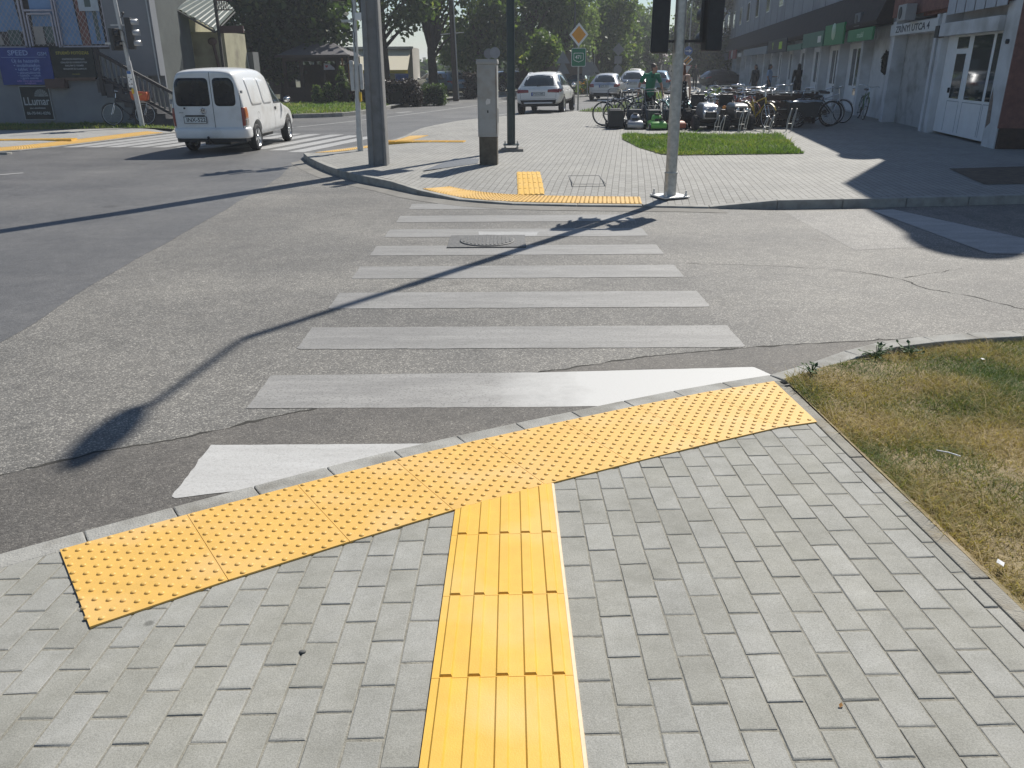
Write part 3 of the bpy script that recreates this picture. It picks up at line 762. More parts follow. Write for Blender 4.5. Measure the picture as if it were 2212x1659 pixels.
warning_mat('warning_mat', [FR_p + Vector((0, 0)) for FR_p in [p for p in offset(FR, .15, 1) if -1.45 < p.x < 1.85 and p.y < 14]], .55, island_z, 8, .009, M_yellow, 'curved yellow studded mat at the far end of the zebra', 6, 8, 6) if False else None
def flip_mat(line, W, ntile, label, nu, nv, seg, zf):
    return warning_mat('warning_mat', list(reversed(line)), W, zf, ntile, .009, M_yellow, label, nu, nv, seg, r0=.017, r1=.012, h=.008)
flip_mat([p for p in offset(FR, .14, 1) if -1.45 < p.x < 1.86 and p.y < 14], .52, 8, 'curved yellow studded mat at the far end of the zebra', 7, 8, 6, island_z)
t = thing('guide_strip', (0, 0, 0), 0, 'short yellow ribbed guide strip behind the far studded mat', 'tactile paving')
for k in range(5):
    b = MB(); y0 = 12.05 + k * .42
    q = [(.105, y0), (.50, y0), (.51, y0 + .418), (.11, y0 + .418)]
    b.ring([[Vector((x, y, island_z(x, y) - .004)) for x, y in q], [Vector((x, y, island_z(x, y) + .010)) for x, y in q]], 0, False)
    for i in range(5):
        xa = .105 + .079 * (i + .5); b.ring([[Vector((x, y, island_z(x, y) + h_)) for x, y in ((xa - .02, y0 + .012), (xa + .02, y0 + .012), (xa + .02, y0 + .405), (xa - .02, y0 + .405))] for h_ in (.009, .017)], 0, False)
    b.build('ribbed_tile', M_yellow2, t)
warning_mat('warning_mat', [p for p in offset(LF, .15, -1) if 18.7 < p.y < 23.4], .55, island_z, 9, .009, M_yellow, 'yellow studded mat along the main road behind the concrete pole', 7, 8, 5, r0=.017, r1=.012, h=.008)
t = thing('guide_strip', (-2.3, 20.5, 0), -.12, 'orange looking guide strip seen edge on behind the concrete pole', 'tactile paving')
for k in range(5):
    b = MB(); x0 = -.9 + k * .42; b.box(x0, x0 + .415, -.2, .2, -.09, .010)
    for i in range(5): b.box(x0 + .01, x0 + .40, -.2 + .08 * (i + .5) - .02, -.2 + .08 * (i + .5) + .02, .008, .017)
    b.build('ribbed_tile', M_yellow2, t)

# green lawn patch and strips on the island
LAWN = [(3.0, 22.2), (2.78, 20.6), (2.86, 18.4), (3.1, 16.95), (3.35, 16.75), (6.0, 16.9), (6.5, 19.2), (7.0, 21.6)]
struct(cdt('green_lawn_soil', [tuple(q) for q in LAWN], lambda x, y: .012 + .02 * noise.noise(Vector((x, y, 0))), .5, M_grassbase))
def lush_h(x, y, rs): return rs.gamma(3, .021) * (.72 + .7 * noise.noise(Vector((x * 1.2, y * 1.2, 3))))
def lush_t(x, y, rs): return min(1, max(0, .55 + .5 * noise.noise(Vector((x * .8, y * .8, 5))) + rs.normal(0, .2)))
blades('green_lawn', [tuple(q) for q in LAWN], 42000, lambda x, y: .012, lush_h, .008, M_lush, lush_t, 9, .9, 'bright green lawn patch beyond the steel lamp post')
STRIP = [(2.75, 34.3), (3.3, 33.6), (4.9, 33.1), (5.6, 35.5), (7.5, 42), (10.5, 58), (9.9, 60), (6.6, 46), (4.3, 37.4)]
struct(sheet('verge_strip_soil', [STRIP], M_grassbase, .012, lambda x, y: 0., split=999))
blades('verge_strip_grass', STRIP, 16000, lambda x, y: .012, lambda x, y, rs: rs.gamma(4, .02), .015, M_lush, lush_t, 11, .9, 'green grass strip beside the road sign pole')
BED = [(7.12, 12.25), (7.6, 14.22), (9.3, 14.5), (14, 14.9), (14, 13.0), (10, 12.4)]
struct(sheet('planting_bed', [BED], P('bed_soil', (.11, .085, .06), .95, var=.4, scale=6, bump=.8, bscale=30), .008, lambda x, y: 0., split=999))

# ------------------------------------------------------------------ poles
def bolts(t, r, z, n=4, nut=M_galv, h=.07, rot=.785):
    b = MB()
    for k in range(n):
        a = rot + 2 * math.pi * k / n; x, y = r * math.cos(a), r * math.sin(a)
        bb = MB(); bb.lathe([(.013, z), (.013, z + h)], 8, Matrix.Translation((x, y, 0))); bb.lathe([(.024, z + .004), (.024, z + .028)], 6, Matrix.Translation((x, y, 0)))
        bb.build('anchor_bolt', nut, t)
def signal_head(parent, M, n, visor_mat=M_black, plate=True, lens=None, scale=1., wide=.30):
    """n-lamp signal head, lamps facing local -Y, origin at the bottom centre"""
    h = n * .30 * scale; w_ = wide * scale
    b = MB(); b.box(-w_ / 2, w_ / 2, -.06, .12, 0, h); hd = b.build('signal_head', M_black, parent, .02, M)
    cols = [(.10, .012, .01), (.12, .06, .008), (.01, .07, .04)] if n == 3 else [(.10, .012, .01), (.01, .07, .04)]
    for k in range(n):
        z = h - (k + .5) * .30 * scale
        v = MB(); rr = .11 * scale; pts = []
        for a in range(13):
            t_ = math.radians(-30 + 240 * a / 12); pts.append((rr * math.cos(t_), rr * math.sin(t_)))
        for a in range(12):
            (x0, z0), (x1, z1) = pts[a], pts[a + 1]
            v.add([(x0, -.055, z + z0), (x1, -.055, z + z1), (x1, -.25 * scale, z + z1), (x0, -.25 * scale, z + z0), (x0 * .93, -.055, z + z0 * .93), (x1 * .93, -.055, z + z1 * .93), (x1 * .93, -.25 * scale, z + z1 * .93), (x0 * .93, -.25 * scale, z + z0 * .93)], [(0, 1, 2, 3), (7, 6, 5, 4), (3, 2, 6, 7)], 0, True)
        v.build('visor', visor_mat, hd)
        l = MB(); l.lathe([(rr * .92, -.062), (rr * .6, -.072), (.001, -.076)], 18, Matrix.Translation((0, 0, z)) @ Matrix.Rotation(R(-90), 4, 'X') @ Matrix.Diagonal((1, 1, -1, 1)))
        l.build('lens', P('signal_lens_%d_%d' % (n, k), cols[k], .25, coat=.5), hd)
    return hd

# steel lamp post with two signal heads seen from behind
t = thing('street_lamp', (2.30, 11.74, island_z(2.3, 11.74)), 0, 'tall galvanised lamp post with two signal heads at the right end of the zebra', 'street lamp')
b = MB(); b.box(-.21, .21, -.21, .21, .012, .034); b.build('base_plate', M_galvp, t, .004, Matrix.Rotation(.35, 4, 'Z'))
bolts(t, .235, .034, 4, M_galvp, .075, .785 + .35)
b = MB()
b.tube([(0, 0, .03), (0, 0, .34)], .089, 16); b.tube([(0, 0, .30), (-.01, 0, 3.0), (-.04, 0, 6.2)], [.080, .076, .062], 20); b.tube([(-.04, 0, 6.1), (-.065, 0, 8.05)], [.052, .045], 16)
b.build('pole', M_galv, t)
b = MB(); b.lathe([(.092, .33), (.096, .345), (.092, .36)], 20); b.build('collar', M_galv, t)
b = MB(); b.tube([(-.065, 0, 7.95), (-.065, -.05, 8.1), (-.05, -.3, 8.2), (-.07, -1.0, 8.34)], .032, 10); b.build('arm', M_galv, t)
b = MB(); b.sphere((-.11, -1.37, 8.38), (.125, .42, .07), 16, 10); b.build('lamp_head', P('lamp_housing', (.42, .43, .44), .4, .3), t)
b = MB(); b.sphere((-.11, -1.39, 8.335), (.10, .33, .05), 14, 8); b.build('lamp_lens', P('lamp_cover', (.6, .62, .62), .15, coat=.5), t)
b = MB()
for z in (2.06, 2.82): b.box(-.28, .42, -.025, .025, z, z + .035)
b.box(-.20, -.17, -.02, .02, 2.06, 2.84); b.box(.26, .29, -.02, .02, 2.06, 2.84)
b.build('bracket', M_black, t)
for sx, rz_ in ((-.27, R(172)), (.42, R(194))):
    signal_head(t, Matrix.Translation((sx, .02, 1.93 + (.02 if sx > 0 else 0))) @ Matrix.Rotation(rz_, 4, 'Z'), 3, wide=.235)

# dark green signal mast with splice plates at its foot
t = thing('signal_mast', (.02, 17.97, 0), 0, 'slim dark green mast bolted to a small concrete foot beside the cabinet', 'signal mast')
b = MB(); b.box(-.26, .26, -.2, .2, -.02, .055); b.build('foot', P('foot_concrete', (.22, .21, .19), .9, var=.2, scale=12), t, .01)
b = MB(); b.box(-.17, .17, -.15, .15, .125, .145); b.build('base_plate', M_green_dark, t, .003)
bolts(t, .19, .05, 4, P('bolt_steel', (.3, .3, .29), .4, .7), .14)
b = MB(); b.tube([(0, 0, .14), (0, 0, 3.2), (0, 0, 5.6)], [.088, .083, .07], 16); b.build('pole', M_green_dark, t)
b = MB(); b.lathe([(.095, 1.25), (.097, 1.27), (.088, 1.30)], 16); b.build('collar', M_green_dark, t)
signal_head(t, Matrix.Translation((-.30, -.02, 4.25)) @ Matrix.Rotation(R(-50), 4, 'Z'), 3)
signal_head(t, Matrix.Translation((.30, .05, 4.25)) @ Matrix.Rotation(R(150), 4, 'Z'), 3)
b = MB(); b.box(-.3, .3, -.02, .02, 4.35, 4.40); b.box(-.3, .3, -.02, .02, 5.0, 5.05); b.build('bracket', M_black, t)

# concrete pole, fluted front
t = thing('utility_pole', (-2.47, 15.5, 0), 0, 'thick tapering grey concrete pole at the tip of the far corner', 'utility pole')
b = MB(); rings = []
for z, k in ((-.15, 1.03), (0, 1), (9.5, .52)):
    wx, wy = .178 * k, .20 * k
    pr_ = [(-wx, -wy * .65), (-wx * .78, -wy), (-wx * .42, -wy), (-wx * .30, -wy * .72), (wx * .62, -wy * .72), (wx * .72, -wy), (wx * .95, -wy * .9), (wx, -wy * .6), (wx, wy * .7), (wx * .8, wy), (-wx * .8, wy), (-wx, wy * .7)]
    rings.append([Vector((x + .012 * z, y, z)) for x, y in pr_])
b.ring(rings, 0, False); b.build('pole', M_concrete, t)

# thin pedestrian signal pole at the island tip
t = thing('signal_pole', (-3.30, 18.25, 0), 0, 'thin pale grey signal pole with push button at the island tip', 'signal pole')
b = MB(); b.tube([(0, 0, -.05), (0, 0, .44)], .066, 14); b.tube([(0, 0, .4), (.02, 0, 1.08)], .058, 14); b.build('sleeve', M_white_metal, t)
b = MB(); b.tube([(.02, 0, 1.05), (.09, 0, 3.0), (.11, 0, 3.75)], [.05, .047, .045], 14); b.build('pole', M_white_metal, t)
bolts(t, .15, -.07, 3, M_galv, .07, .3)
b = MB(); b.box(-.10, -.02, -.05, .03, 1.24, 1.84); b.build('control_box', M_white_metal, t, .02)
b = MB(); b.box(.10, .17, -.04, .05, 1.26, 1.78); b.build('button_column', M_white_metal, t, .02)
b = MB(); b.box(.07, .115, -.06, .02, 1.02, 1.22); b.build('push_button', P('button_yellow', (.72, .47, .03), .4), t, .015)
b = MB(); b.box(.10, .36, -.06, .02, 2.62, 2.76); b.build('terminal_box', M_white, t, .008)
b = MB(); b.box(-.20, .08, -.015, .015, 2.58, 2.63); b.box(.1, .4, -.015, .015, 3.36, 3.40); b.build('bracket', M_galv, t)
signal_head(t, Matrix.Translation((.33, .10, 2.42 + .35)) @ Matrix.Rotation(R(118), 4, 'Z'), 2, scale=.9)
signal_head(t, Matrix.Translation((-.22, -.02, 2.98)) @ Matrix.Rotation(R(215), 4, 'Z'), 3)
b = MB(); pts = [(.05 + .012 * math.sin(k * 2.1), -.052, 2.0 + k * .09) for k in range(12)]; b.tube(pts, .007, 6); b.build('cable', M_black, t)

# traffic-signal cabinet
t = thing('utility_cabinet', (-.40, 15.42, 0), R(-4), 'narrow grey utility cabinet on a dark brown base at the far corner', 'utility cabinet')
b = MB(); b.box(-.165, .165, -.13, .13, -.08, .50); b.build('base', M_cabbase, t, .006)
b = MB(); b.box(-.178, .178, -.145, .145, .502, 1.735); cb_ = b.build('cabinet_body', M_cab, t, .006)
b = MB(); b.box(-.192, .192, -.16, .16, 1.738, 1.80); b.prism([(-.185, -.15), (.185, -.15), (.185, .15), (-.185, .15)], 1.80, 1.825); b.build('cap', M_cab, t, .012)
b = MB(); b.box(-.150, .150, -.152, -.1465, .56, 1.69); dr = b.build('door', M_cab, t, .004)
b = MB(); b.box(.157, .163, -.150, -.140, .56, 1.69); b.build('hinge', P('rusty_edge', (.23, .17, .12), .8, var=.3, scale=20), t)
b = MB(); b.add([(-.02, -.154, 1.06), (.052, -.154, 1.08), (.058, -.154, 1.155), (-.005, -.154, 1.165), (-.03, -.154, 1.11)], [(0, 1, 2, 3, 4)]); b.build('sticker', P('sticker_paper', (.62, .61, .58), .7), t)
b = MB(); b.box(.179, .190, -.05, .05, .75, 1.0); b.build('lock_plate', M_cab, t, .003)
b = MB(); b.box(-.004, .018, -.16, -.152, .92, .965); b.build('lock', M_black, t, .003)

# far left signal pole
t = thing('signal_pole', (-11.8, 26.9, 0), 0, 'leaning pale signal pole with two black heads at the far left corner', 'signal pole')
b = MB(); b.tube([(0, 0, -.1), (-.015, 0, .42), (-.10, 0, 1.95)], .075, 14); b.build('sleeve', M_white_metal, t)
b = MB(); b.tube([(-.10, 0, 1.9), (-.17, 0, 3.1), (-.21, 0, 4.1)], [.06, .057, .055], 14); b.build('pole', M_white_metal, t)
signal_head(t, Matrix.Translation((.12, .03, 2.28)) @ Matrix.Rotation(R(100), 4, 'Z'), 3, P('visor_grey', (.40, .41, .42), .35, .3), True)
signal_head(t, Matrix.Translation((-.36, .02, 2.25)) @ Matrix.Rotation(R(60), 4, 'Z'), 2, scale=1.05)
b = MB(); b.box(-.72, -.12, -.02, .02, 2.42, 2.48); b.box(-.46, .1, -.015, .015, 2.95, 2.99); b.build('bracket', M_white_metal, t)
b = MB(); b.box(-.52, -.42, -.05, .03, 2.78, 2.88); b.build('terminal_box', M_white, t, .006)
b = MB(); b.sphere((-.02, 0, 3.30), .045, 10, 8); b.tube([(-.15, 0, 3.18), (-.06, 0, 3.2), (-.02, 0, 3.28)], .012, 6); b.build('detector', M_black, t)
b = MB(); b.box(-.17, -.035, -.095, -.085, 1.18, 1.66); sg = b.build('info_sign', M_white, t)
b = MB(); b.box(-.165, -.04, -.098, -.0955, 1.57, 1.655); b.build('sign_header', P('sign_blue', (.03, .12, .35), .4), sg)
b = MB()
for x, z, r_ in ((-.065, 1.41, .022), (-.065, 1.27, .022), (-.13, 1.47, .012), (-.13, 1.36, .012), (-.13, 1.26, .012)): b.lathe([(r_, 0), (r_, .002)], 14, facing(x, -.096, z))
b.build('pictogram', M_black, sg)
b = MB(); b.box(-.11, -.04, -.13, -.07, .98, 1.15); b.build('push_button', MC['button_yellow'], t, .03)

# ------------------------------------------------------------------ road signs
def rounded(w_, h_, r, n=5):
    out = []
    for cx, cy, a0 in ((w_ / 2 - r, h_ / 2 - r, 0), (-w_ / 2 + r, h_ / 2 - r, 90), (-w_ / 2 + r, -h_ / 2 + r, 180), (w_ / 2 - r, -h_ / 2 + r, 270)):
        for k in range(n + 1):
            a = R(a0 + 90 * k / n); out.append((cx + r * math.cos(a), cy + r * math.sin(a)))
    return out
M_sign_green = P('sign_green', (.018, .165, .085), .4, var=.05)
M_sign_white = P('sign_white', (.72, .73, .72), .4, var=.05)
M_sign_amber = P('sign_amber', (.70, .31, .03), .45, var=.08)
M_sign_back = P('sign_back_grey', (.24, .25, .25), .6, .1, var=.1)  # grey darkened: the backlit shade is put into the colour
M_sign_blue = MC['sign_blue']
t = thing('road_sign', (2.83, 35.2, 0), R(-3), 'orange diamond priority sign above a green 471 plate', 'road sign')
b = MB(); b.tube([(0, 0, -.05), (-.03, 0, 3.0)], .032, 10); b.build('post', M_galv, t)
dm = facing(-.03, -.045, 2.89)
b = MB(); b.prism([(.39, 0), (0, .45), (-.39, 0), (0, -.45)], 0, .012, 0, dm); ds = b.build('diamond_plate', M_sign_white, t, .01)
b = MB(); b.prism([(.285, 0), (0, .33), (-.285, 0), (0, -.33)], .0125, .016, 0, dm); b.build('amber_field', M_sign_amber, ds)
pm = facing(-.02, -.045, 2.045) @ Matrix.Diagonal((.70, .76, 1, 1))
b = MB(); b.prism(rounded(.84, .92, .07), 0, .012, 0, pm); ps = b.build('route_plate', M_sign_white, t)
b = MB(); b.prism(rounded(.79, .87, .055), .0125, .015, 0, pm); b.build('green_field', M_sign_green, ps)
b = MB(); sh = [(-.29, .19), (-.25, .22), (.25, .22), (.29, .19), (.29, -.12), (.24, -.17), (0, -.25), (-.24, -.17), (-.29, -.12)]
b.prism(sh, .0155, .018, 0, pm); b.build('shield_border', M_sign_white, ps)
b = MB(); b.prism([(x * .91, y * .88) for x, y in sh], .0185, .020, 0, pm); b.build('shield_field', M_sign_green, ps)
text('lettering', '471', .27, M_sign_white, pm @ Matrix.Translation((0, -.0, .022)), ps, .001, 'CENTER', .95)
def simple_sign(name, x, y, plates, label, ztop, r_=.03, mat=M_galv):
    t = thing(name, (x, y, 0), 0, label, 'road sign')
    b = MB(); b.tube([(0, 0, -.2), (0, 0, ztop)], r_, 8); b.build('post', mat, t)
    for nm, poly, z, m, rz_ in plates:
        b = MB(); b.prism(poly, 0, .012, 0, facing(0, -.045, z, rz_)); b.build(nm, m, t)
    return t
tri = lambda s: [(-s, -s * .6), (s, -s * .6), (0, s * 1.13)]
trid = lambda s: [(-s, s * .6), (0, -s * 1.13), (s, s * .6)]
circ = lambda r_: [(r_ * math.cos(2 * math.pi * k / 24), r_ * math.sin(2 * math.pi * k / 24)) for k in range(24)]
simple_sign('road_sign', 3.15, 51, [('sign_back', tri(.42), 2.12, M_sign_back, 0), ('sign_back', tri(.42), 1.55, M_sign_back, .1), ('sign_back', tri(.36), 1.02, M_sign_back, 0)], 'three grey triangular sign backs stacked on one post beyond the white car', 2.5)
simple_sign('road_sign', -1.34, 55, [('sign_back', circ(.31), 2.50, M_sign_back, 0)], 'plain grey round sign back, left one of the two above the cabinet', 2.75)
simple_sign('road_sign', -.92, 54, [('sign_back', circ(.33), 2.53, P('sign_back_pale', (.34, .35, .36), .6, .1), .2)], 'paler round sign back, right one of the two above the cabinet', 2.8)  # paler back, its colour also toned down for the light behind it
simple_sign('road_sign', 5.0, 55, [('sign_back', rounded(.7, .8, .04), 1.55, M_sign_back, 0)], 'square grey sign back low on a post right of the 471 sign', 1.95)
simple_sign('road_sign', 9.05, 72, [('sign_back', [(.5, 0), (0, .5), (-.5, 0), (0, -.5)], 3.0, M_sign_back, 0), ('sign_back', rounded(.62, .6, .03), 2.2, M_sign_back, 0), ('sign_back', circ(.36), 1.45, M_sign_back, 0)], 'far post with diamond, square and round grey sign backs over the parked cars', 3.3)
simple_sign('road_sign', 6.7, 68, [('sign_back', tri(.42), 1.5, M_sign_back, 0), ('sign_back', circ(.36), .85, M_sign_back, 0)], 'far post with a triangular above a round grey sign back', 2.9)
t = thing('road_sign', (14.5, 70, 0), 0, 'far post with blue arrow, crossed out priority diamond and yield sign', 'road sign')
b = MB(); b.tube([(0, 0, -.2), (0, 0, 6.5)], .06, 8); b.build('post', M_galv, t)
b = MB(); b.prism(circ(.34), 0, .012, 0, facing(-.05, -.08, 2.82)); o = b.build('arrow_plate', M_sign_blue, t)
b = MB(); b.prism([(-.24, -.04), (.06, -.04), (.06, -.14), (.26, 0), (.06, .14), (.06, .04), (-.24, .04)], .013, .017, 0, facing(-.05, -.08, 2.82)); b.build('arrow', M_sign_white, o)
b = MB(); b.prism([(.45, .06), (.06, .45), (-.45, -.06), (-.06, -.45)], 0, .012, 0, facing(-.06, -.08, 2.1)); o = b.build('end_priority_plate', M_sign_white, t)
b = MB(); b.prism([(.33, .05), (.05, .33), (-.33, -.05), (-.05, -.33)], .013, .016, 0, facing(-.06, -.08, 2.1)); b.build('amber_field', M_sign_amber, o)
b = MB(); b.prism([(-.22, -.28), (-.28, -.22), (.22, .28), (.28, .22)], .017, .02, 0, facing(-.06, -.08, 2.1)); b.build('stroke', M_black, o)
b = MB(); b.prism(trid(.42), 0, .012, 0, facing(-.06, -.08, 1.5)); o = b.build('yield_plate', P('faded_red', (.45, .18, .15), .5), t)
b = MB(); b.prism(trid(.32), .013, .016, 0, facing(-.06, -.08, 1.5)); b.build('white_field', M_sign_white, o)

# wooden power pole and a thin lamp post
t = thing('power_pole', (-3.12, 49, 0), 0, 'dark wooden power pole with a thin crossbar across the road', 'power pole')
b = MB(); b.tube([(0, 0, -.3), (-.08, 0, 3), (-.17, 0, 8.2)], [.17, .15, .11], 12); b.build('pole', P('old_pole_wood', (.075, .06, .05), .9, var=.3, scale=12, bump=.5), t)
b = MB(); b.tube([(.16, -.1, .0), (.08, -.1, 3), (-.04, -.1, 7)], .035, 8); b.build('conduit', P('conduit_grey', (.38, .38, .36), .5, .3), t)
b = MB(); b.tube([(-.75, -.05, 3.42), (.55, -.05, 3.52)], .025, 6); b.build('crossbar', M_galv, t)
t = thing('lamp_post', (4.7, 62, 0), 0, 'very thin dark lamp post rising behind the orange diamond sign', 'lamp post')
b = MB(); b.tube([(0, 0, -.2), (-.12, 0, 8.5)], [.09, .06], 10); b.build('pole', M_green_dark, t)
b = MB(); b.tube([(-.8, -.02, 2.55), (.1, -.02, 2.6)], .02, 6); b.build('crossbar', M_galv, t)
b = MB(); b.tube([(-.12, 0, 8.4), (-.9, -.2, 8.8)], .03, 6); b.sphere((-1.1, -.25, 8.82), (.3, .14, .07), 10, 6); b.build('lamp_head', M_galv, t)

# ------------------------------------------------------------------ long shop building on the right (facade in shade)
FA = math.atan(.165); FO = Vector((10.24, 17.25, 0))
t = thing('shop_building', FO, math.pi / 2 - FA, 'long shaded block with white shop bays and red brown end wall on the right', 'building')
FB = t                               # local x runs along the facade away from the camera, local y points at the street
M_wallw = P('dirty_white_render', (.62, .63, .645), .85, var=.12, scale=1.6, bump=.3, bscale=40, dirt=((.38, .38, .37), 1.1))
M_wallup = P('grey_blue_panels', (.26, .28, .31), .85, var=.14, scale=.7, bump=.2, bscale=20, dirt=((.19, .20, .23), .6))
M_redwall = P('red_brown_roughcast', (.20, .098, .078), .95, var=.25, scale=6, bump=1., bscale=45)
M_plinth = P('brown_plinth', (.075, .048, .035), .9, var=.25, scale=9, bump=.5, bscale=45)
M_canopy = P('dark_shingles', (.030, .022, .020), .9, var=.35, scale=4, bump=.8, bscale=18)
M_lattice = P('balcony_white', (.42, .45, .50), .7, var=.1)
H_A, H_N, H_B = 9.2, 7.7, 11.6
b = MB(); b.box(5.25, 79, -9, -.35, -.3, 2.9); b.box(1.3, 5.25, -9, -.40, -.3, 2.9); b.box(.46, 1.3, -9, -.30, -.3, 2.9); b.build('ground_floor_wall', M_wallw, t)
b = MB(); b.box(7.0, 79, -10, -.02, 2.92, H_A); b.build('upper_wall', M_wallup, t)
b = MB(); b.box(.46, 4.6, -10, -.02, 2.92, H_B); b.box(4.6, 7.0, -10, -.021, 2.92, H_N); b.build('upper_wall', M_redwall, t)
b = MB()
for x in np.arange(9.5, 79, 2.95): b.box(x, x + .05, -.022, -.008, 3.9, H_A)
b.build('panel_joints', P('joint_dark', (.15, .16, .18), .9), t)
for x0, z0 in ((6.55, H_N), (5.9, H_N)):
    pass
b = MB(); b.sphere((7.0, -.5, 9.2), (.5, .5, 1.0), 14, 10); b.sphere((1.0, -.6, 11.6), (.9, .6, .9), 14, 10); b.build('shadow_bumps', M_canopy, t)  # unseen round lumps added to shape the edge of the roof's cast shadow
for i, x in enumerate(np.arange(10.4, 76, 5.9)):
    b = MB(); b.box(x, x + 1.5, -.03, .012, 4.9, 6.3); wv = b.build('window', M_white, t)
    b = MB(); b.box(x + .08, x + .72, .0125, .02, 4.98, 6.22); b.box(x + .78, x + 1.42, .0125, .02, 4.98, 6.22); b.build('pane', M_glass, wv)
# red end wall and plinth
b = MB(); b.box(.40, .449, -16, .0, .42, H_B - .02); b.build('end_wall', M_redwall, t)
b = MB(); b.box(.37, .448, -16, -.03, -.3, .418); b.build('plinth', M_plinth, t)
# pillars
def pillar(*bx):
    b = MB(); b.box(*bx); b.build('pillar', M_wallw, t, .01)
for x0, x1, y1 in ((.45, 1.16, .0), (4.95, 5.24, .02), (5.42, 5.62, .03), (9.35, 9.62, .03), (9.72, 9.85, .0)): pillar(x0, x1, -.62, y1, -.3, 2.9)
xs_p = [13.1 + 3.75 * k for k in range(17)]
for x in xs_p: pillar(x, x + .30, -.62, .04, -.3, 2.9); pillar(x + .36, x + .5, -.62, .0, -.3, 2.9)
b = MB(); b.box(.04, .95, .001, .006, .55, 1.35); b.add([(.1, .007, .6), (.7, .007, .45), (.85, .007, 1.0), (.55, .007, 1.4), (.2, .007, 1.15)], [(0, 1, 2, 3, 4)]); 
b = MB(); b.add([(.88, .003, .5), (1.10, .003, .38), (1.14, .003, .9), (1.08, .003, 1.22), (.96, .003, .95)], [(4, 3, 2, 1, 0)]); b.build('plaster_patch', P('bare_plaster', (.22, .17, .14), .95, var=.3, scale=12), t)
# nearest shopfront: door leaf, big pane, side light
def shopfront(x0, x1, y, cols, zs, parent):
    """white framed glazing, cols = list of (xa, xb) panes between x0..x1, zs = (sill, top)"""
    b = MB(); b.box(x0, x1, y - .05, y, .06, 2.45); fr = b.build('shopfront', M_white_shade, parent)
    for xa, xb, za, zb in cols:
        p = MB(); p.box(xa, xb, y + .001, y + .012, za, zb); p.build('pane', M_shopglass, fr)
    return fr
M_white_shade = P('white_frame', (.84, .85, .86), .45, var=.06, scale=3)
M_shopglass = P('shop_glass', (.035, .05, .052), .04, var=.3, scale=.8, coat=.3)
sf = shopfront(1.17, 4.94, -.14, [(1.34, 1.80, .90, 2.30), (1.98, 3.12, .90, 2.30), (3.52, 4.14, .90, 1.92), (3.45, 4.2, 2.04, 2.30)], None, t)
b = MB()
for xa, xb in ((1.30, 1.86), (1.94, 3.18), (3.42, 4.26)):
    for k in (xa, xb - .018): b.box(k, k + .018, -.139, -.134, .12, .84)
    b.box(xa, xb, -.139, -.134, .822, .84)
b.build('panel_beads', P('bead_grey', (.40, .42, .45), .5), sf)
b = MB(); b.box(4.20, 4.23, -.138, -.09, 1.02, 1.14); b.build('handle', M_black, sf)
b = MB(); b.box(1.17, 4.95, -.05, .12, 2.34, 2.64); b.build('lintel', M_wallw, t, .01)
b = MB(); b.box(4.95, 5.24, -.02, .14, 2.32, 2.6); b.build('lintel_end', M_black, t)
b = MB(); b.lathe([(.05, 0), (.05, .05), (.02, .06)], 10, Matrix.Translation((.78, 0, 2.12)) @ Matrix.Rotation(R(-90), 4, 'X')); b.build('lamp_socket', M_black, t)
# entrance recess with the street number sign
b = MB(); b.box(5.62, 9.35, -.349, -.343, .0, 2.5); b.build('recess_wall', P('recess_beige', (.46, .46, .45), .9, var=.1, dirt=((.25, .24, .22), 2)), t)
b = MB(); b.box(6.0, 6.14, -.34, -.30, 1.38, 1.66); b.build('intercom', M_black, t)
b = MB(); b.box(5.25, 9.66, .02, .10, 2.50, 2.80); ns = b.build('street_number_sign', P('sign_offwhite', (.60, .62, .63), .5, var=.05), t)
text('lettering', 'ZRÍNYI UTCA 4', .25, P('sign_dark_letters', (.025, .03, .05), .5), Matrix.Translation((7.48, .1015, 2.645)) @ Matrix.Rotation(math.pi, 4, 'Z') @ Matrix.Rotation(R(90), 4, 'X'), ns, .001, 'CENTER', 1.85, .022)
# wall bay with wreath
b = MB(); b.box(9.86, 13.08, -.36, -.30, -.1, 2.5); b.build('bay_wall', M_wallw, t)
# shop bays further along
for k, x in enumerate(xs_p[:-1]):
    xa, xb = x + .52, x + 3.73
    cols = [(xa + .25, xa + .62, .95, 2.25), (xa + .75, xa + 1.75, .95, 2.25), (xa + 2.0, xa + 2.55, .95, 2.25), (xa + .25, xa + .62, .62, .86), (xa + .75, xa + 1.75, .62, .86)]
    if k > 8: cols = cols[:3]
    shopfront(xa, xb, -.32, cols, None, t)
# slanted dark canopy over the shops with signs along its lower edge
b = MB(); b.ring([[Vector((x, .0, 2.86)), Vector((x, .46, 2.86)), Vector((x, .50, 2.98)), Vector((x, .10, 4.02)), Vector((x, .0, 4.04))] for x in (9.9, 79)], 0, False); b.build('canopy', M_canopy, t)
b = MB(); b.box(1.5, 9.6, .0, .12, 3.0, 3.9); b.build('balcony_front', M_redwall, t)
b = MB()
for x in np.arange(.9, 4.6, .62): b.box(x, x + .55, .121, .135, 2.82, 3.6)
b.build('balcony_panels', M_lattice, t)
def fascia(x0, x1, z0, z1, mat, nm='shop_sign', y=.47): 
    b = MB(); b.box(x0, x1, y, y + .07, z0, z1); return b.build(nm, mat, t)
def ftext(s, x, z, size, mat, par, y=.5415, sx=1.): return text('lettering', s, size, mat, Matrix.Translation((x, y, z)) @ Matrix.Rotation(math.pi, 4, 'Z') @ Matrix.Rotation(R(90), 4, 'X'), par, .001, 'CENTER', sx)
M_fgreen = P('fascia_green', (.025, .20, .075), .5, var=.1); M_fteal = P('fascia_teal', (.06, .16, .12), .5, var=.12); M_lime = P('lime_letters', (.42, .62, .06), .5); M_fdark = P('fascia_dark', (.012, .014, .03), .5); M_fred = P('fascia_red', (.22, .018, .022), .5)
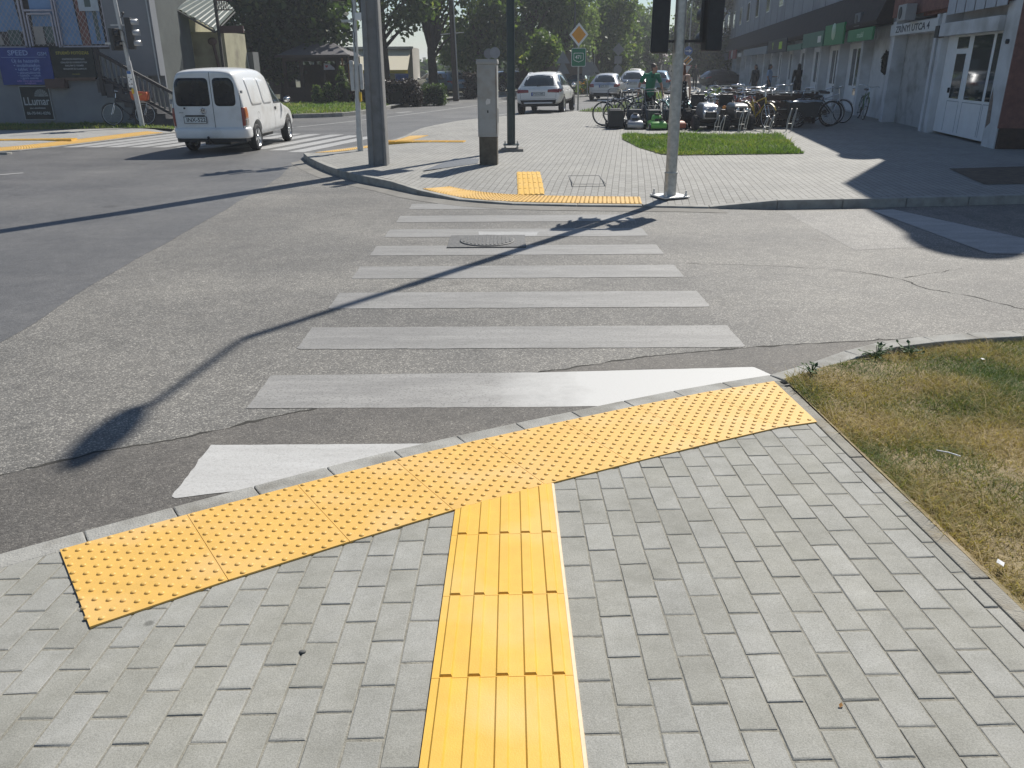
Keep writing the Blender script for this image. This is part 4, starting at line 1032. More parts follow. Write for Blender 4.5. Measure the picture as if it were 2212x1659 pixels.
f = fascia(10.0, 13.4, 2.42, 2.80, M_fgreen); ftext('mobil', 11.6, 2.60, .24, P('letter_pale', (.45, .62, .45), .5), f, sx=1.6)
f = fascia(14.2, 17.6, 2.40, 3.12, M_fgreen); b = MB(); b.lathe([(.30, 0), (.27, .03), (.001, .05)], 18, Matrix.Translation((15.9, .54, 2.86)) @ Matrix.Rotation(R(-90), 4, 'X')); b.box(15.6, 16.2, .541, .56, 2.78, 2.86); b.build('emblem', P('emblem_pale', (.42, .55, .40), .5), f)
f = fascia(17.9, 22.6, 2.40, 2.98, M_fteal); b = MB(); b.box(18.3, 19.0, .541, .548, 2.55, 2.80); b.build('notice', M_white, f)
f = fascia(22.8, 27.0, 2.36, 2.62, M_fteal)
f = fascia(27.4, 34.5, 2.34, 3.0, M_fdark); ftext('Y', 32.4, 2.68, .52, M_lime, f, sx=2.0); b = MB(); b.box(28.9, 30.0, .541, .548, 2.5, 2.86); b.build('lime_plate', M_lime, f)
f = fascia(35, 48, 2.34, 2.78, P('fascia_grey', (.22, .25, .28), .6))
f = fascia(50, 52.5, 2.30, 2.60, M_white, 'shop_sign'); f = fascia(54, 60.5, 2.22, 2.9, M_fred)
b = MB(); b.lathe([(.34, 0), (.34, .01), (.22, .01), (.22, 0)], 20, Matrix.Translation((57.5, .542, 2.56)) @ Matrix.Rotation(R(-90), 4, 'X') @ Matrix.Diagonal((1.9, 1, 1, 1))); b.build('ring_emblem', M_white, f)
f = fascia(62, 70, 2.15, 2.75, P('fascia_slate', (.10, .12, .15), .6))
# air conditioners on the ledge
for x, z, lb in ((7.3, 2.82, 'white air conditioner unit standing on the ledge above the street number sign'), (12.6, 2.90, 'dark air conditioner box above the green fascia')):
    a = thing('air_conditioner', FB.matrix_basis @ Vector((x, .30, z)) if False else (FO.x + x * math.sin(FA) - .34 * math.cos(FA), FO.y + x * math.cos(FA) + .34 * math.sin(FA), z), math.pi / 2 - FA, lb, 'air conditioner')
    b = MB(); b.box(-.40, .40, -.14, .14, 0, .42); b.build('casing', P('ac_white', (.30, .31, .32), .5, var=.06) if x < 12 else P('ac_dark', (.10, .11, .13), .6), a, .015)
    b = MB(); b.lathe([(.16, 0), (.16, .012), (.145, .012)], 18, Matrix.Translation((.12, .14, .21)) @ Matrix.Rotation(R(-90), 4, 'X')); b.build('fan_guard', M_black, a)
def fpt(x, y, z): return (FO.x + x * math.sin(FA) - y * math.cos(FA), FO.y + x * math.cos(FA) + y * math.sin(FA), z)
# wreath on the wall
rs = random.Random(4); b = MB()
b.tube([(.20 * math.cos(2 * math.pi * k / 14), 0, .26 * math.sin(2 * math.pi * k / 14)) for k in range(14)], .06, 7, closed=True)
for k in range(160):
    a = rs.uniform(0, 6.28); r_ = rs.uniform(.6, 1.25); c = Vector((.22 * r_ * math.cos(a), rs.uniform(-.09, .05), .28 * r_ * math.sin(a))); d = Vector((rs.uniform(-1, 1), rs.uniform(-1, 1), rs.uniform(-1, 1))).normalized() * .09; e = d.orthogonal().normalized() * .03
    b.add([c - d, c + e, c + d, c - e], [(0, 1, 2, 3)])
o = b.build('wreath', P('dry_twigs', (.030, .028, .024), .9, var=.4, scale=30)); o.location = fpt(11.0, -.22, 1.75); o.rotation_euler = (0, 0, math.pi / 2 - FA)
tag(o, 'dark twig wreath hanging on the white wall above the leaning bicycle', 'wreath'); o['kind'] = 'thing' if False else ''
del o['kind']

# ------------------------------------------------------------------ corner shop with advertising boards on the left
LY = 29.0
t = thing('corner_shop', (-16, LY, 0), 0, 'grey corner shop with barred poster windows on the far left', 'building')
M_lgrey = P('grey_render', (.235, .245, .26), .9, var=.14, scale=1.2, bump=.3, bscale=30, dirt=((.33, .34, .33), .7))
M_lpale = P('pale_grey_wall', (.20, .21, .225), .9, var=.08, scale=1.5)
b = MB(); b.box(-9, 3.75, .03, 3.5, -.3, 1.42); b.build('plinth', M_lgrey, t)
b = MB(); b.box(2.62, 4.18, .0, .4, 1.50, 7); b.box(-9, 2.62, .12, .4, 1.44, 2.35); b.box(-9, 4.175, .05, 6, 5.2, 7.2); b.box(3.6, 4.165, .4, .5, -.2, 7); b.build('upper_wall', M_lpale, t)
b = MB(); b.box(-1.05, 2.0, -.10, .03, 1.36, 1.46); b.build('ledge', P('ledge_brown', (.15, .10, .075), .9, var=.25, scale=6), t)
b = MB(); b.box(.35, 1.0, -.25, .1, 1.12, 1.42); b.build('meter_box', P('meter_box_brown', (.10, .06, .05), .7), t)
# window wall: posters behind a diamond grille
M_poster = {'blue': P('poster_blue', (.17, .29, .48), .6, var=.15, scale=2), 'brown': P('poster_brown', (.22, .09, .07), .6, var=.2, scale=3), 'sand': P('poster_sand', (.42, .38, .34), .6, var=.15, scale=3), 'dark': P('poster_dark', (.055, .045, .04), .6, var=.3, scale=3), 'green': P('poster_green', (.09, .13, .12), .6, var=.3, scale=2)}
b = MB(); b.box(-6, 2.62, .16, .2, 2.35, 5.3); wn = b.build('window', M_poster['dark'], t)
for i, (xa, xb, za, zb, c, sk) in enumerate(((-2.6, -1.7, 2.45, 5.2, 'brown', 0), (-1.55, -.95, 2.5, 4.0, 'sand', -.3), (-1.0, -.25, 2.9, 5.2, 'blue', -.2), (-.75, -.35, 2.5, 2.95, 'green', 0), (-3.4, -2.7, 2.5, 5.2, 'blue', 0), (.12, .45, 2.5, 3.1, 'sand', 0), (.15, .95, 3.05, 5.2, 'blue', 0), (.5, .95, 2.55, 3.05, 'green', 0), (1.02, 1.68, 2.48, 5.2, 'blue', -.12), (1.70, 1.98, 2.45, 5.2, 'brown', -.05), (2.0, 2.46, 2.5, 5.2, 'blue', -.05), (2.2, 2.34, 2.6, 4.0, 'green', 0))):
    y = .155 - .004 * i; q = MB(); q.add([(xa, y, za), (xb, y, za), (xb + sk, y, zb), (xa + sk, y, zb)], [(0, 1, 2, 3)]); q.build('poster', M_poster[c], wn)
b = MB()
for xa, xb, za, zb in ((-6, -.1, 2.40, 2.44), (1.0, 2.62, 2.40, 2.45), (-.18, -.12, 2.40, 5.2), (-.06, -.01, 2.40, 5.2), (.93, .98, 2.40, 5.2), (1.02, 1.07, 2.40, 5.2), (-.02, .94, 3.50, 3.56), (.06, .86, 3.40, 3.46), (.04, .09, 2.44, 3.40), (.83, .88, 2.44, 3.40), (2.58, 2.62, 2.4, 5.2)): b.box(xa, xb, .02, .07, za, zb)
b.build('frame', P('frame_mauve', (.40, .38, .42), .6), wn)
b = MB(); s_ = .155
for xa, xb in ((-5.2, -.18), (.09, .83), (1.07, 2.58)):
    for sg in (1, -1):
        k = xa - 3.4
        while k < xb + 3.4:
            pts = []
            z0, z1 = 2.45, 5.1
            if xa == .09: z1 = 3.4
            x0_, x1_ = (k, k + (z1 - z0) * .72) if sg == 1 else (k, k - (z1 - z0) * .72)
            def cl(xq): return (xq - x0_) / (x1_ - x0_)
            ta, tb = sorted((cl(xa), cl(xb))); ta, tb = max(0, ta), min(1, tb)
            if tb - ta > .02:
                p0 = Vector((x0_ + (x1_ - x0_) * ta, .045, z0 + (z1 - z0) * ta)); p1 = Vector((x0_ + (x1_ - x0_) * tb, .045, z0 + (z1 - z0) * tb))
                d = (p1 - p0).normalized(); nr = Vector((-d.z, 0, d.x)) * .006
                b.add([p0 - nr, p1 - nr, p1 + nr, p0 + nr], [(0, 1, 2, 3)])
            k += s_
b.build('diamond_grille', P('grille_steel', (.42, .39, .38), .5, .3), wn)
q = MB(); q.box(1.84, 2.50, -.0, .015, 3.50, 5.0); wp = q.build('paper_notice', P('notice_pale', (.42, .48, .52), .7), t)
q = MB(); q.box(2.05, 2.25, -.004, -.001, 3.62, 4.6); q.build('print', M_poster['green'], wp)
# boards
def board(x0, x1, z0, z1, mat, y=-.06): 
    b = MB(); b.box(x0, x1, y, y + .04, z0, z1); return b.build('advert_board', mat, t)
M_txt = P('board_letter_blue', (.30, .40, .62), .6); M_txtw = P('board_letter_white', (.50, .52, .52), .6); M_txty = P('board_letter_yellow', (.50, .43, .06), .6); M_txtv = P('board_letter_violet', (.32, .22, .52), .6)
bd = board(-1.12, .63, 1.24, 2.40, P('board_blue', (.022, .048, .22), .6, var=.2, scale=2), -.115)
for s, x, z, sz, m, sx in (('SPEED', -.42, 2.23, .22, M_txt, 1.15), ('GSM', .38, 2.20, .15, M_txt, 1.1), ('Új és használt', -.22, 1.985, .145, M_txt, 1.15), ('• mobiltelefon', -.2, 1.845, .135, M_txt, 1.15), ('• tablet  • GPS', -.2, 1.725, .125, M_txt, 1.15), ('• akkumulátorok', -.18, 1.62, .10, M_txt, 1.15), ('• kijelzők  • tokok', -.18, 1.53, .09, M_txt, 1.15), ('• gyors szerviz', -.2, 1.45, .09, M_txt, 1.15), ('adás vétel garanciával', -.22, 1.365, .085, M_txtv, 1.15), ('is kapható', -.2, 1.29, .08, M_txtv, 1.15)):
    text('lettering', s, sz, m, facing(x, -.117, z), bd, .001, 'CENTER', sx)
b = MB(); b.box(-1.0, .5, -.118, -.1155, 2.095, 2.105); b.build('rule', M_txt, bd)
bd = board(.64, 2.06, 1.46, 2.385, P('board_black', (.010, .016, .014), .6, var=.2, scale=2), -.085)
for s, z, sz, m in (('STUDIÓ FOTÓZÁS', 2.22, .125, M_txty), ('PORTRÉ ÉS PORTFÓLIÓ', 2.03, .068, M_txtw), ('CSALÁDI ÉS GYEREKFOTÓK', 1.93, .068, M_txtw), ('REKLÁM ÉS TERMÉK', 1.83, .068, M_txtw), ('BOUDOIR ÉS GLAMOUR', 1.73, .068, M_txtw), ('www.studio', 1.57, .05, M_txty)):
    text('lettering', s, sz, m, facing(1.38, -.087, z), bd, .001, 'CENTER', 1.05)
bd = board(-.70, .32, .10, 1.20, P('board_frame_grey', (.40, .42, .42), .5), -.02)
b = MB(); b.box(-.675, .295, -.024, -.0205, .125, 1.175); b.build('black_field', MC['board_black'], bd)
text('lettering', 'LLumar', .36, M_txtw, facing(-.19, -.026, .70), bd, .001, 'CENTER', .80)
text('lettering', '06-70-941-0296', .135, M_txtw, facing(-.19, -.026, .32), bd, .001, 'CENTER', .92)
text('lettering', 'ipari ablakfóliázás', .07, M_txtw, facing(-.19, -.026, .49), bd, .001, 'CENTER', 1.1)
b = MB()
for k in range(9):
    a0, a1 = math.pi * k / 9 + .04, math.pi * (k + 1) / 9 - .04
    cx, cz = .02, .86
    b.add([(cx + r_ * math.cos(a) * 1.0, -.0255, cz + r_ * math.sin(a)) for r_, a in ((.12, a0), (.24, a0), (.24, a1), (.12, a1))], [(0, 1, 2, 3)])
b.add([(.02 + .11 * math.cos(math.pi * k / 10), -.0255, .86 + .11 * math.sin(math.pi * k / 10)) for k in range(11)], [tuple(range(11))])
b.build('sun_emblem', P('board_emblem', (.24, .26, .25), .6), bd)
# stairs with a dark balustrade coming down to the right
b = MB()
for k in range(9):
    x0 = 2.5 + k * .26; zt = 1.42 - k * .155; b.box(x0, x0 + .26, -1.1, -.02, zt - .42 if k < 4 else -.2, zt)
b.build('stairs', P('stair_dark', (.075, .075, .08), .9, var=.2, scale=6), t)
b = MB()
def strut(x, z0, h):
    b.lathe([(.022, 0), (.045, h * .2), (.028, h * .5), (.045, h * .8), (.022, h)], 8, Matrix.Translation((x + .62, -1.08, z0)))
for k in range(14):
    x = 2.12 + k * .155; strut(x, 1.50 - (x - 2.1) * .56, .68)
b.build('balusters', P('baluster_grey', (.14, .15, .15), .8), t)
b = MB(); 
for dz, hh in ((.66, .10), (-.06, .09)):
    b.ring([[Vector((x + .62, y, 1.50 - (x - 2.1) * .56 + dz + z)) for y, z in ((-1.15, 0), (-1.02, 0), (-1.02, hh), (-1.15, hh))] for x in (1.98, 4.35)], 0, False)
b.build('handrail', P('rail_dark', (.035, .034, .036), .8), t)
b = MB(); b.box(4.0, 4.16, .5, 3.4, -.2, 7); b.build('side_wall', P('passage_dark', (.085, .095, .09), .9, var=.2, scale=1.5), t)
b = MB(); b.box(2.62, 2.74, -1.16, -1.0, .9, 2.36); b.build('newel', MC['rail_dark'], t)
b = MB(); b.tube([(4.24, -.04, 0), (4.12, -.04, 1.3), (4.08, -.04, 7)], .025, 6); b.build('downpipe', P('downpipe_pale', (.42, .44, .44), .5), t)

# yard behind: ochre wall, corrugated canopy, dark posts
t = thing('yard_building', (-12, 33, 0), 0, 'ochre yard wall under a corrugated plastic canopy behind the van', 'building')
M_ochre = P('ochre_render', (.36, .34, .235), .9, var=.12, scale=2.0, dirt=((.22, .20, .15), 1.5))
b = MB(); b.box(-.2, 1.06, .4, 3, -.2, 3.02); b.box(-.85, -.2, -.4, 3, -.2, 3.6); b.build('wall', M_ochre, t)
b = MB(); b.box(-.19, 1.055, .385, .40, -.2, 1.62); b.build('dado', P('dado_grey', (.20, .18, .15), .9, var=.2, scale=4), t)
b = MB(); b.box(-.2, 1.06, .37, .40, 1.66, 1.70); b.tube([(.62, .36, 2.6), (.72, .36, 1.7)], .06, 8); b.sphere((.60, .34, 2.68), (.18, .08, .14), 10, 8); b.build('vent_pipe', P('vent_rust', (.13, .085, .075), .8), t)
b = MB(); b.tube([(.44, .3, 1.76), (.82, .1, 1.42)], .025, 6); b.build('rod', M_galv, t)
b = MB()
nx = 60
rows = [(-1.2, 4.9, -2.2), (1.12, 3.05, .5)]
A0, A1, B0, B1 = Vector((-1.1, -2.4, 3.35)), Vector((.95, .3, 3.02)), Vector((-.5, -2.4, 5.3)), Vector((1.0, 1.4, 3.3))
vs = []; fs = []
for i in range(nx + 1):
    f_ = i / nx; lo = Vector((-.95, -3.2, 4.6)).lerp(Vector((.98, -.3, 3.06)), f_); hi = Vector((-.6, 1.6, 5.6)).lerp(Vector((1.02, 2.2, 3.9)), f_); k = .03 * math.sin(i * 2.1)
    vs += [lo + Vector((0, 0, k)), hi + Vector((0, 0, k))]
    if i: fs.append((2 * i - 2, 2 * i, 2 * i + 1, 2 * i - 1))
b.add(vs, fs); cn = b.build('canopy', attr_mat('corrugated_plastic', [(0, (.30, .33, .32)), (1, (.36, .38, .37))], .4, trans=.5), t)
sm_ = cn.modifiers.new('sol', 'SOLIDIFY'); sm_.thickness = .012
b = MB()
for k in range(5):
    f_ = k / 4; lo = Vector((-.95, -3.2, 4.52)).lerp(Vector((.98, -.3, 2.98)), f_); hi = Vector((-.6, 1.6, 5.5)).lerp(Vector((1.02, 2.2, 3.8)), f_); b.tube([lo, hi], .03, 6)
b.tube([(-.95, -3.2, 4.5), (.98, -.3, 2.97)], .04, 6); b.build('rafters', P('rafter_dark', (.08, .08, .075), .8), t)
b = MB()
for x, y, z in ((-.22, -.9, 3.6), (1.08, -.2, 4.6)): b.box(x - .05, x + .05, y - .05, y + .05, -.2, z)
b.build('posts', P('post_dark', (.06, .058, .05), .8), t)
b = MB()
for k in range(5): b.tube([(1.1 + k * .09, -.2, 3.75), (1.14 + k * .09, -.2, 4.05)], .012, 5); b.tube([(1.14 + k * .09, -.2, 4.05), (1.19 + k * .09, -.2, 3.75)], .012, 5)
b.box(1.1, 1.7, -.22, -.18, 3.72, 3.76); b.box(1.1, 1.7, -.22, -.18, 4.04, 4.08); b.box(1.1, 2.0, -.2, -.1, 2.95, 3.2); b.build('gate_truss', P('truss_brown', (.10, .06, .055), .8), t)
t = thing('annex', (-12.2, 36, 0), 0, 'low grey annex with a small window just above the van roof', 'building')
b = MB(); b.box(-.6, 1.5, 0, .8, -.1, 2.35); b.build('wall', P('annex_grey', (.13, .135, .135), .9, var=.15, scale=2), t)
b = MB(); b.box(.10, .62, -.03, .0, 1.2, 2.2); wv = b.build('window', P('annex_frame', (.34, .36, .36), .6), t)
b = MB(); b.box(.16, .56, -.036, -.031, 1.28, 2.12); b.build('pane', M_glass, wv)
b = MB(); b.box(-.25, .0, -.03, .0, .8, 2.15); b.build('door', M_dark, t)
b = MB(); b.box(.1, .9, -.3, .0, 2.24, 2.3); b.build('awning', P('annex_awn', (.36, .38, .38), .6), t)
b = MB(); b.tube([(1.25, -.05, 2.3), (1.42, -.05, 0)], .025, 6); b.build('downpipe', MC['downpipe_pale'], t)

# left corner pavement and grass
LP = [(-40, 14.5), (-14, 18.7), (-12.5, 19.5), (-11.75, 20.2), (-11.1, 22.5), (-10.6, 24.8), (-10.25, 25.9), (-10.7, 26.9), (-12, 27.6), (-14.3, 29.5), (-40, 29.5)]
lk = smooth_line(LP[:8], 5)
def zl(x, y): return -.03 - .07 * (1 - sst(.0, 1.6, seg_dist(lk[10:33], x, y)))
lpi = [(p.x, p.y) for p in offset(lk, .12, 1)]
struct(cdt('corner_pavement', lpi + LP[8:], zl, .8, brick_pavers('corner_pavers', .1, (.30, .295, .28), (.34, .335, .32), (.2, .2, .19))))
kerb('corner_kerb', lk, .12, lambda x, y: zl(x, y) + .004, lambda x, y: -.25, .9, .01, M_kerb, .01, 1)
GL = [(-34, 25.6), (-14.5, 26.0), (-12.3, 26.6), (-11.2, 26.4), (-10.42, 25.85), (-10.7, 26.8), (-12, 27.5), (-13.5, 28.99), (-34, 28.99)]
struct(sheet('corner_turf', [GL], M_grassbase, .012, lambda x, y: -.03, split=999))
blades('corner_grass', GL, 26000, lambda x, y: -.02, lambda x, y, rs: rs.gamma(4, .018) * (.7 + .6 * noise.noise(Vector((x, y, 0)))), .010, M_lush, lambda x, y, rs: min(1, max(0, .35 + .6 * noise.noise(Vector((x * .7, y * .7, 5))) + rs.normal(0, .2))), 21, .9, 'grass strip below the corner shop wall')
warning_mat('warning_mat', [p for p in offset(lk, .14, 1) if -12.3 < p.x < -10.4 and 19.7 < p.y < 25.2], .6, zl, 12, .009, M_yellow, 'yellow studded mat at the far left corner across the main road', 6, 6, 5, r0=.02, r1=.014, h=.012) if False else None
warning_mat('warning_mat', list(reversed([p for p in offset(lk, .14, 1) if p.x > -12.3 and 19.6 < p.y < 25.4])), .6, zl, 12, .009, M_yellow, 'yellow studded mat at the far left corner across the main road', 6, 6, 5, r0=.02, r1=.014, h=.012)
t = thing('guide_strip', (-12.6, 22.3, -.03), .1, 'orange guide strip on the pavement below the advertising boards', 'tactile paving')
for k in range(5):
    b = MB(); x0 = -1.2 + k * .42; b.box(x0, x0 + .415, -.2, .2, -.05, .010)
    for i in range(5): b.box(x0 + .01, x0 + .40, -.2 + .08 * (i + .5) - .02, -.2 + .08 * (i + .5) + .02, .008, .017)
    b.build('ribbed_tile', M_yellow2, t)

# ------------------------------------------------------------------ far side of the main road: verge, kiosk, cafe, houses
VG = [(-14, 33.6), (-9.6, 32.9), (-8.5, 33.0), (-7.2, 33.5), (-6.45, 34.5), (-5.95, 37), (-5.75, 38.95), (-5.33, 43.7), (-3.14, 51.5), (1.2, 66), (6, 100), (6.5, 139)]
vk = smooth_line(VG, 4)
struct(sheet('verge_ground', [[(p.x, p.y) for p in offset(vk, .12, 1)] + [(-80, 139), (-80, 40), (-22, 36)]], P('verge_soil', (.085, .085, .045), .95, var=.35, scale=1.2, bump=.6, bscale=20), .0, lambda x, y: .02, split=999))
kerb('verge_kerb', vk[8:], .12, lambda x, y: .03, lambda x, y: -.2, 1.0, .01, M_kerb, .01, 1)
struct(sheet('verge_path', [[(-5.55, 40), (-5.15, 43.7), (-2.95, 51.5), (1.4, 66), (.2, 66), (-4.3, 51.5), (-6.6, 44)]], P('path_asphalt', (.19, .185, .17), .9, var=.15, scale=2), .006, lambda x, y: .02, split=999))
VT = [(-13.5, 34), (-8.6, 33.3), (-6.6, 34.8), (-6.1, 38.5), (-5.75, 43.5), (-3.6, 51), (-5.3, 51), (-9, 45.2), (-14, 44)]
blades('verge_grass', VT, 30000, lambda x, y: .02, lambda x, y, rs: rs.gamma(4, .022) * (.7 + .6 * noise.noise(Vector((x * .6, y * .6, 0)))), .018, M_lush, lambda x, y, rs: min(1, max(0, .5 + .5 * noise.noise(Vector((x * .5, y * .5, 5))) + rs.normal(0, .2))), 31, .9, 'sun flecked grass verge across the main road')
t = thing('kiosk', (-10.3, 46, 0), 0, 'dark timber kiosk with a hipped shingle roof under the big dark tree', 'kiosk')
b = MB()
for x in (-1.75, -.85, .35, 1.15, 1.6):
    b.box(x - .08, x + .08, -.08, .08, 0, 2.3); b.box(x - .08, x + .08, 3.4, 3.56, 0, 2.3)
b.box(-1.8, 1.7, -.1, .1, 2.05, 2.3); b.box(-1.8, 1.7, -.06, .06, .0, .75); b.box(-1.8, 1.7, 3.4, 3.55, 0, 1.9); b.box(-1.8, -1.66, .1, 3.4, 2.05, 2.3); b.box(1.54, 1.7, .1, 3.4, 2.05, 2.3); b.build('timber_frame', M_wood_d, t)
b = MB()
for x in (1.38, 1.72): b.box(x - .05, x + .05, -.14, -.04, .3, 2.2)
b.build('gold_posts', M_wood_o, t)
b = MB(); e = [(-2.1, -.45, 2.32), (1.85, -.45, 2.32), (1.85, 4, 2.32), (-2.1, 4, 2.32)]; r_ = [(-.9, 1.3, 2.98), (.7, 1.3, 2.98)]
b.add(e + r_, [(0, 1, 5, 4), (1, 2, 5), (2, 3, 4, 5), (3, 0, 4), (3, 2, 1, 0)]); b.build('roof', P('roof_shingle', (.10, .095, .10), .8, var=.25, scale=20, bump=.6, bscale=30), t)
b = MB(); b.box(-2.12, 1.87, -.50, -.42, 2.24, 2.36); b.build('gutter', P('gutter_brown', (.05, .032, .026), .6), t)
b = MB(); b.tube([(1.80, -.46, 2.26), (1.82, -.46, 2.0), (1.62, -.30, 1.85), (1.62, -.2, 1.6)], .04, 7); b.build('downpipe', MC['gutter_brown'], t)
b = MB(); b.prism([(.36, 1.62), (.95, 1.62), (.93, 1.72), (.7, 1.9), (.38, 1.95)], 0, .01, 0, Matrix.Translation((0, -.09, 0)) @ Matrix.Rotation(R(90), 4, 'X')); sg = b.build('sign', P('kiosk_sign', (.40, .37, .40), .6), t)
b = MB(); b.prism([(0, -.075), (.075, .01), (.07, .05), (.035, .06), (0, .03), (-.035, .06), (-.07, .05), (-.075, .01)], 0, .004, 0, facing(.52, -.102, 1.79)); b.build('heart', P('sign_red', (.42, .05, .05), .5), sg)
t = thing('cafe_building', (-9.1, 58, 0), 0, 'pale cafe with a cream awning and yellow valance behind the concrete pole', 'building')
b = MB(); b.box(-2.4, 2.4, 1.5, 6, -.1, 3.0); b.build('wall', P('cafe_wall', (.42, .40, .36), .9, var=.1), t)
b = MB(); b.ring([[Vector((x, y, z)) for y, z in ((-.9, 1.55), (1.5, 2.85), (1.5, 2.87), (-.9, 1.57))] for x in (-2.25, 2.3)], 0, False); b.build('awning', attr_mat('cream_awning', [(0, (.84, .78, .64)), (1, (.84, .78, .64))], .7, trans=.15), t)
b = MB(); b.box(-2.25, 2.3, -.92, -.90, 1.36, 1.56); b.build('valance', attr_mat('yellow_valance', [(0, (.62, .50, .10)), (1, (.62, .50, .10))], .7, trans=.4), t)
b = MB(); b.box(-2.5, 2.5, 1.2, 1.5, 2.9, 3.05); b.build('roof_edge', P('pale_fascia', (.55, .55, .53), .7), t)
for x, y, lb, nm in ((-8.75, 54.5, 'bright blue recycling bin between the kiosk and the concrete pole', 0), (-8.05, 54.2, 'pale blue recycling bin next to the concrete pole', 1), (-6.95, 55, 'blue recycling bin under the cream awning right of the concrete pole', 0)):
    t = thing('recycling_bin', (x, y, 0), .2, lb, 'bin', 'recycling bins by the cafe')
    mb_ = P('bin_blue', (.05, .12, .36), .5) if nm == 0 else P('bin_pale_blue', (.17, .32, .42), .5)
    b = MB(); b.ring([[Vector((sx * w_, sy * w_ * .9, z)) for sx, sy in ((-1, -1), (1, -1), (1, 1), (-1, 1))] for z, w_ in ((.1, .32), (1.2, .40))], 0, False); b.build('tub', mb_, t, .02)
    b = MB(); b.box(-.42, .42, -.40, .42, 1.2, 1.32); b.build('lid', mb_, t, .03)
    b = MB(); b.lathe([(.1, -.4), (.1, .4)], 10, Matrix.Translation((0, .3, .1)) @ Matrix.Rotation(R(90), 4, 'Y')); b.build('axle_wheels', M_rubber, t)
t = thing('timber_hoarding', (4.0, 60, 0), 0, 'low brown boarded wall with a flat top behind the white car', 'wall')
b = MB(); b.box(-1.35, 1.35, 0, .12, -.1, 2.56)
for k in range(7): b.box(-1.35, 1.35, -.02, 0, .1 + k * .35, .40 + k * .35)
b.build('boards', P('brown_boards', (.16, .125, .095), .9, var=.2, scale=4), t); b = MB(); b.box(-1.42, 1.42, -.05, .17, 2.565, 2.63); b.build('coping', P('brown_coping', (.2, .16, .12), .9), t)
def house(x, y, w_, d, h, rh, rz, label, wall, roof):
    t = thing('house', (x, y, 0), rz, label, 'house')
    b = MB(); b.box(-w_ / 2, w_ / 2, -d / 2, d / 2, -.2, h); b.add([(-w_ / 2 + .01, -d / 2, h), (-w_ / 2 + .01, d / 2, h), (-w_ / 2 + .01, 0, h + rh - .2), (w_ / 2 - .01, -d / 2, h), (w_ / 2 - .01, d / 2, h), (w_ / 2 - .01, 0, h + rh - .2)], [(0, 2, 1), (3, 4, 5)]); b.build('wall', wall, t)
    b = MB(); o_ = .35
    b.ring([[Vector((x_, -d / 2 - o_, h - .15)), Vector((x_, 0, h + rh)), Vector((x_, d / 2 + o_, h - .15)), Vector((x_, d / 2 + o_, h - .3)), Vector((x_, 0, h + rh - .15)), Vector((x_, -d / 2 - o_, h - .3))] for x_ in (-w_ / 2 - o_, w_ / 2 + o_)], 0, False); rf = b.build('roof', roof, t)
    b = MB(); b.box(-.35, .35, -d * .30, -d * .30 + .5, h + rh * .3, h + rh + .35); b.build('chimney', P('chimney_brick', (.13, .10, .09), .9), rf)
    for k in (-1, 1):
        b = MB(); b.box(k * w_ * .25 - .5, k * w_ * .25 + .5, -d / 2 - .03, -d / 2 + .02, .9, 2.2); b.build('window', M_glass, t)
    return t
M_tile = P('pale_tiles', (.33, .29, .275), .9, var=.15, scale=3, bump=.5, bscale=8)
house(19.0, 106, 7, 7, 2.9, 1.9, .35, 'nearer distant house with a pale pinkish tiled roof and two dark chimneys', P('house_wall', (.50, .47, .42), .9), M_tile)
house(21.0, 116, 9, 7, 3.9, 2.3, -.25, 'farther distant house with a higher grey roof and white gable', P('house_wall_grey', (.52, .52, .51), .9), P('grey_tiles', (.28, .255, .25), .9, var=.12, scale=3))

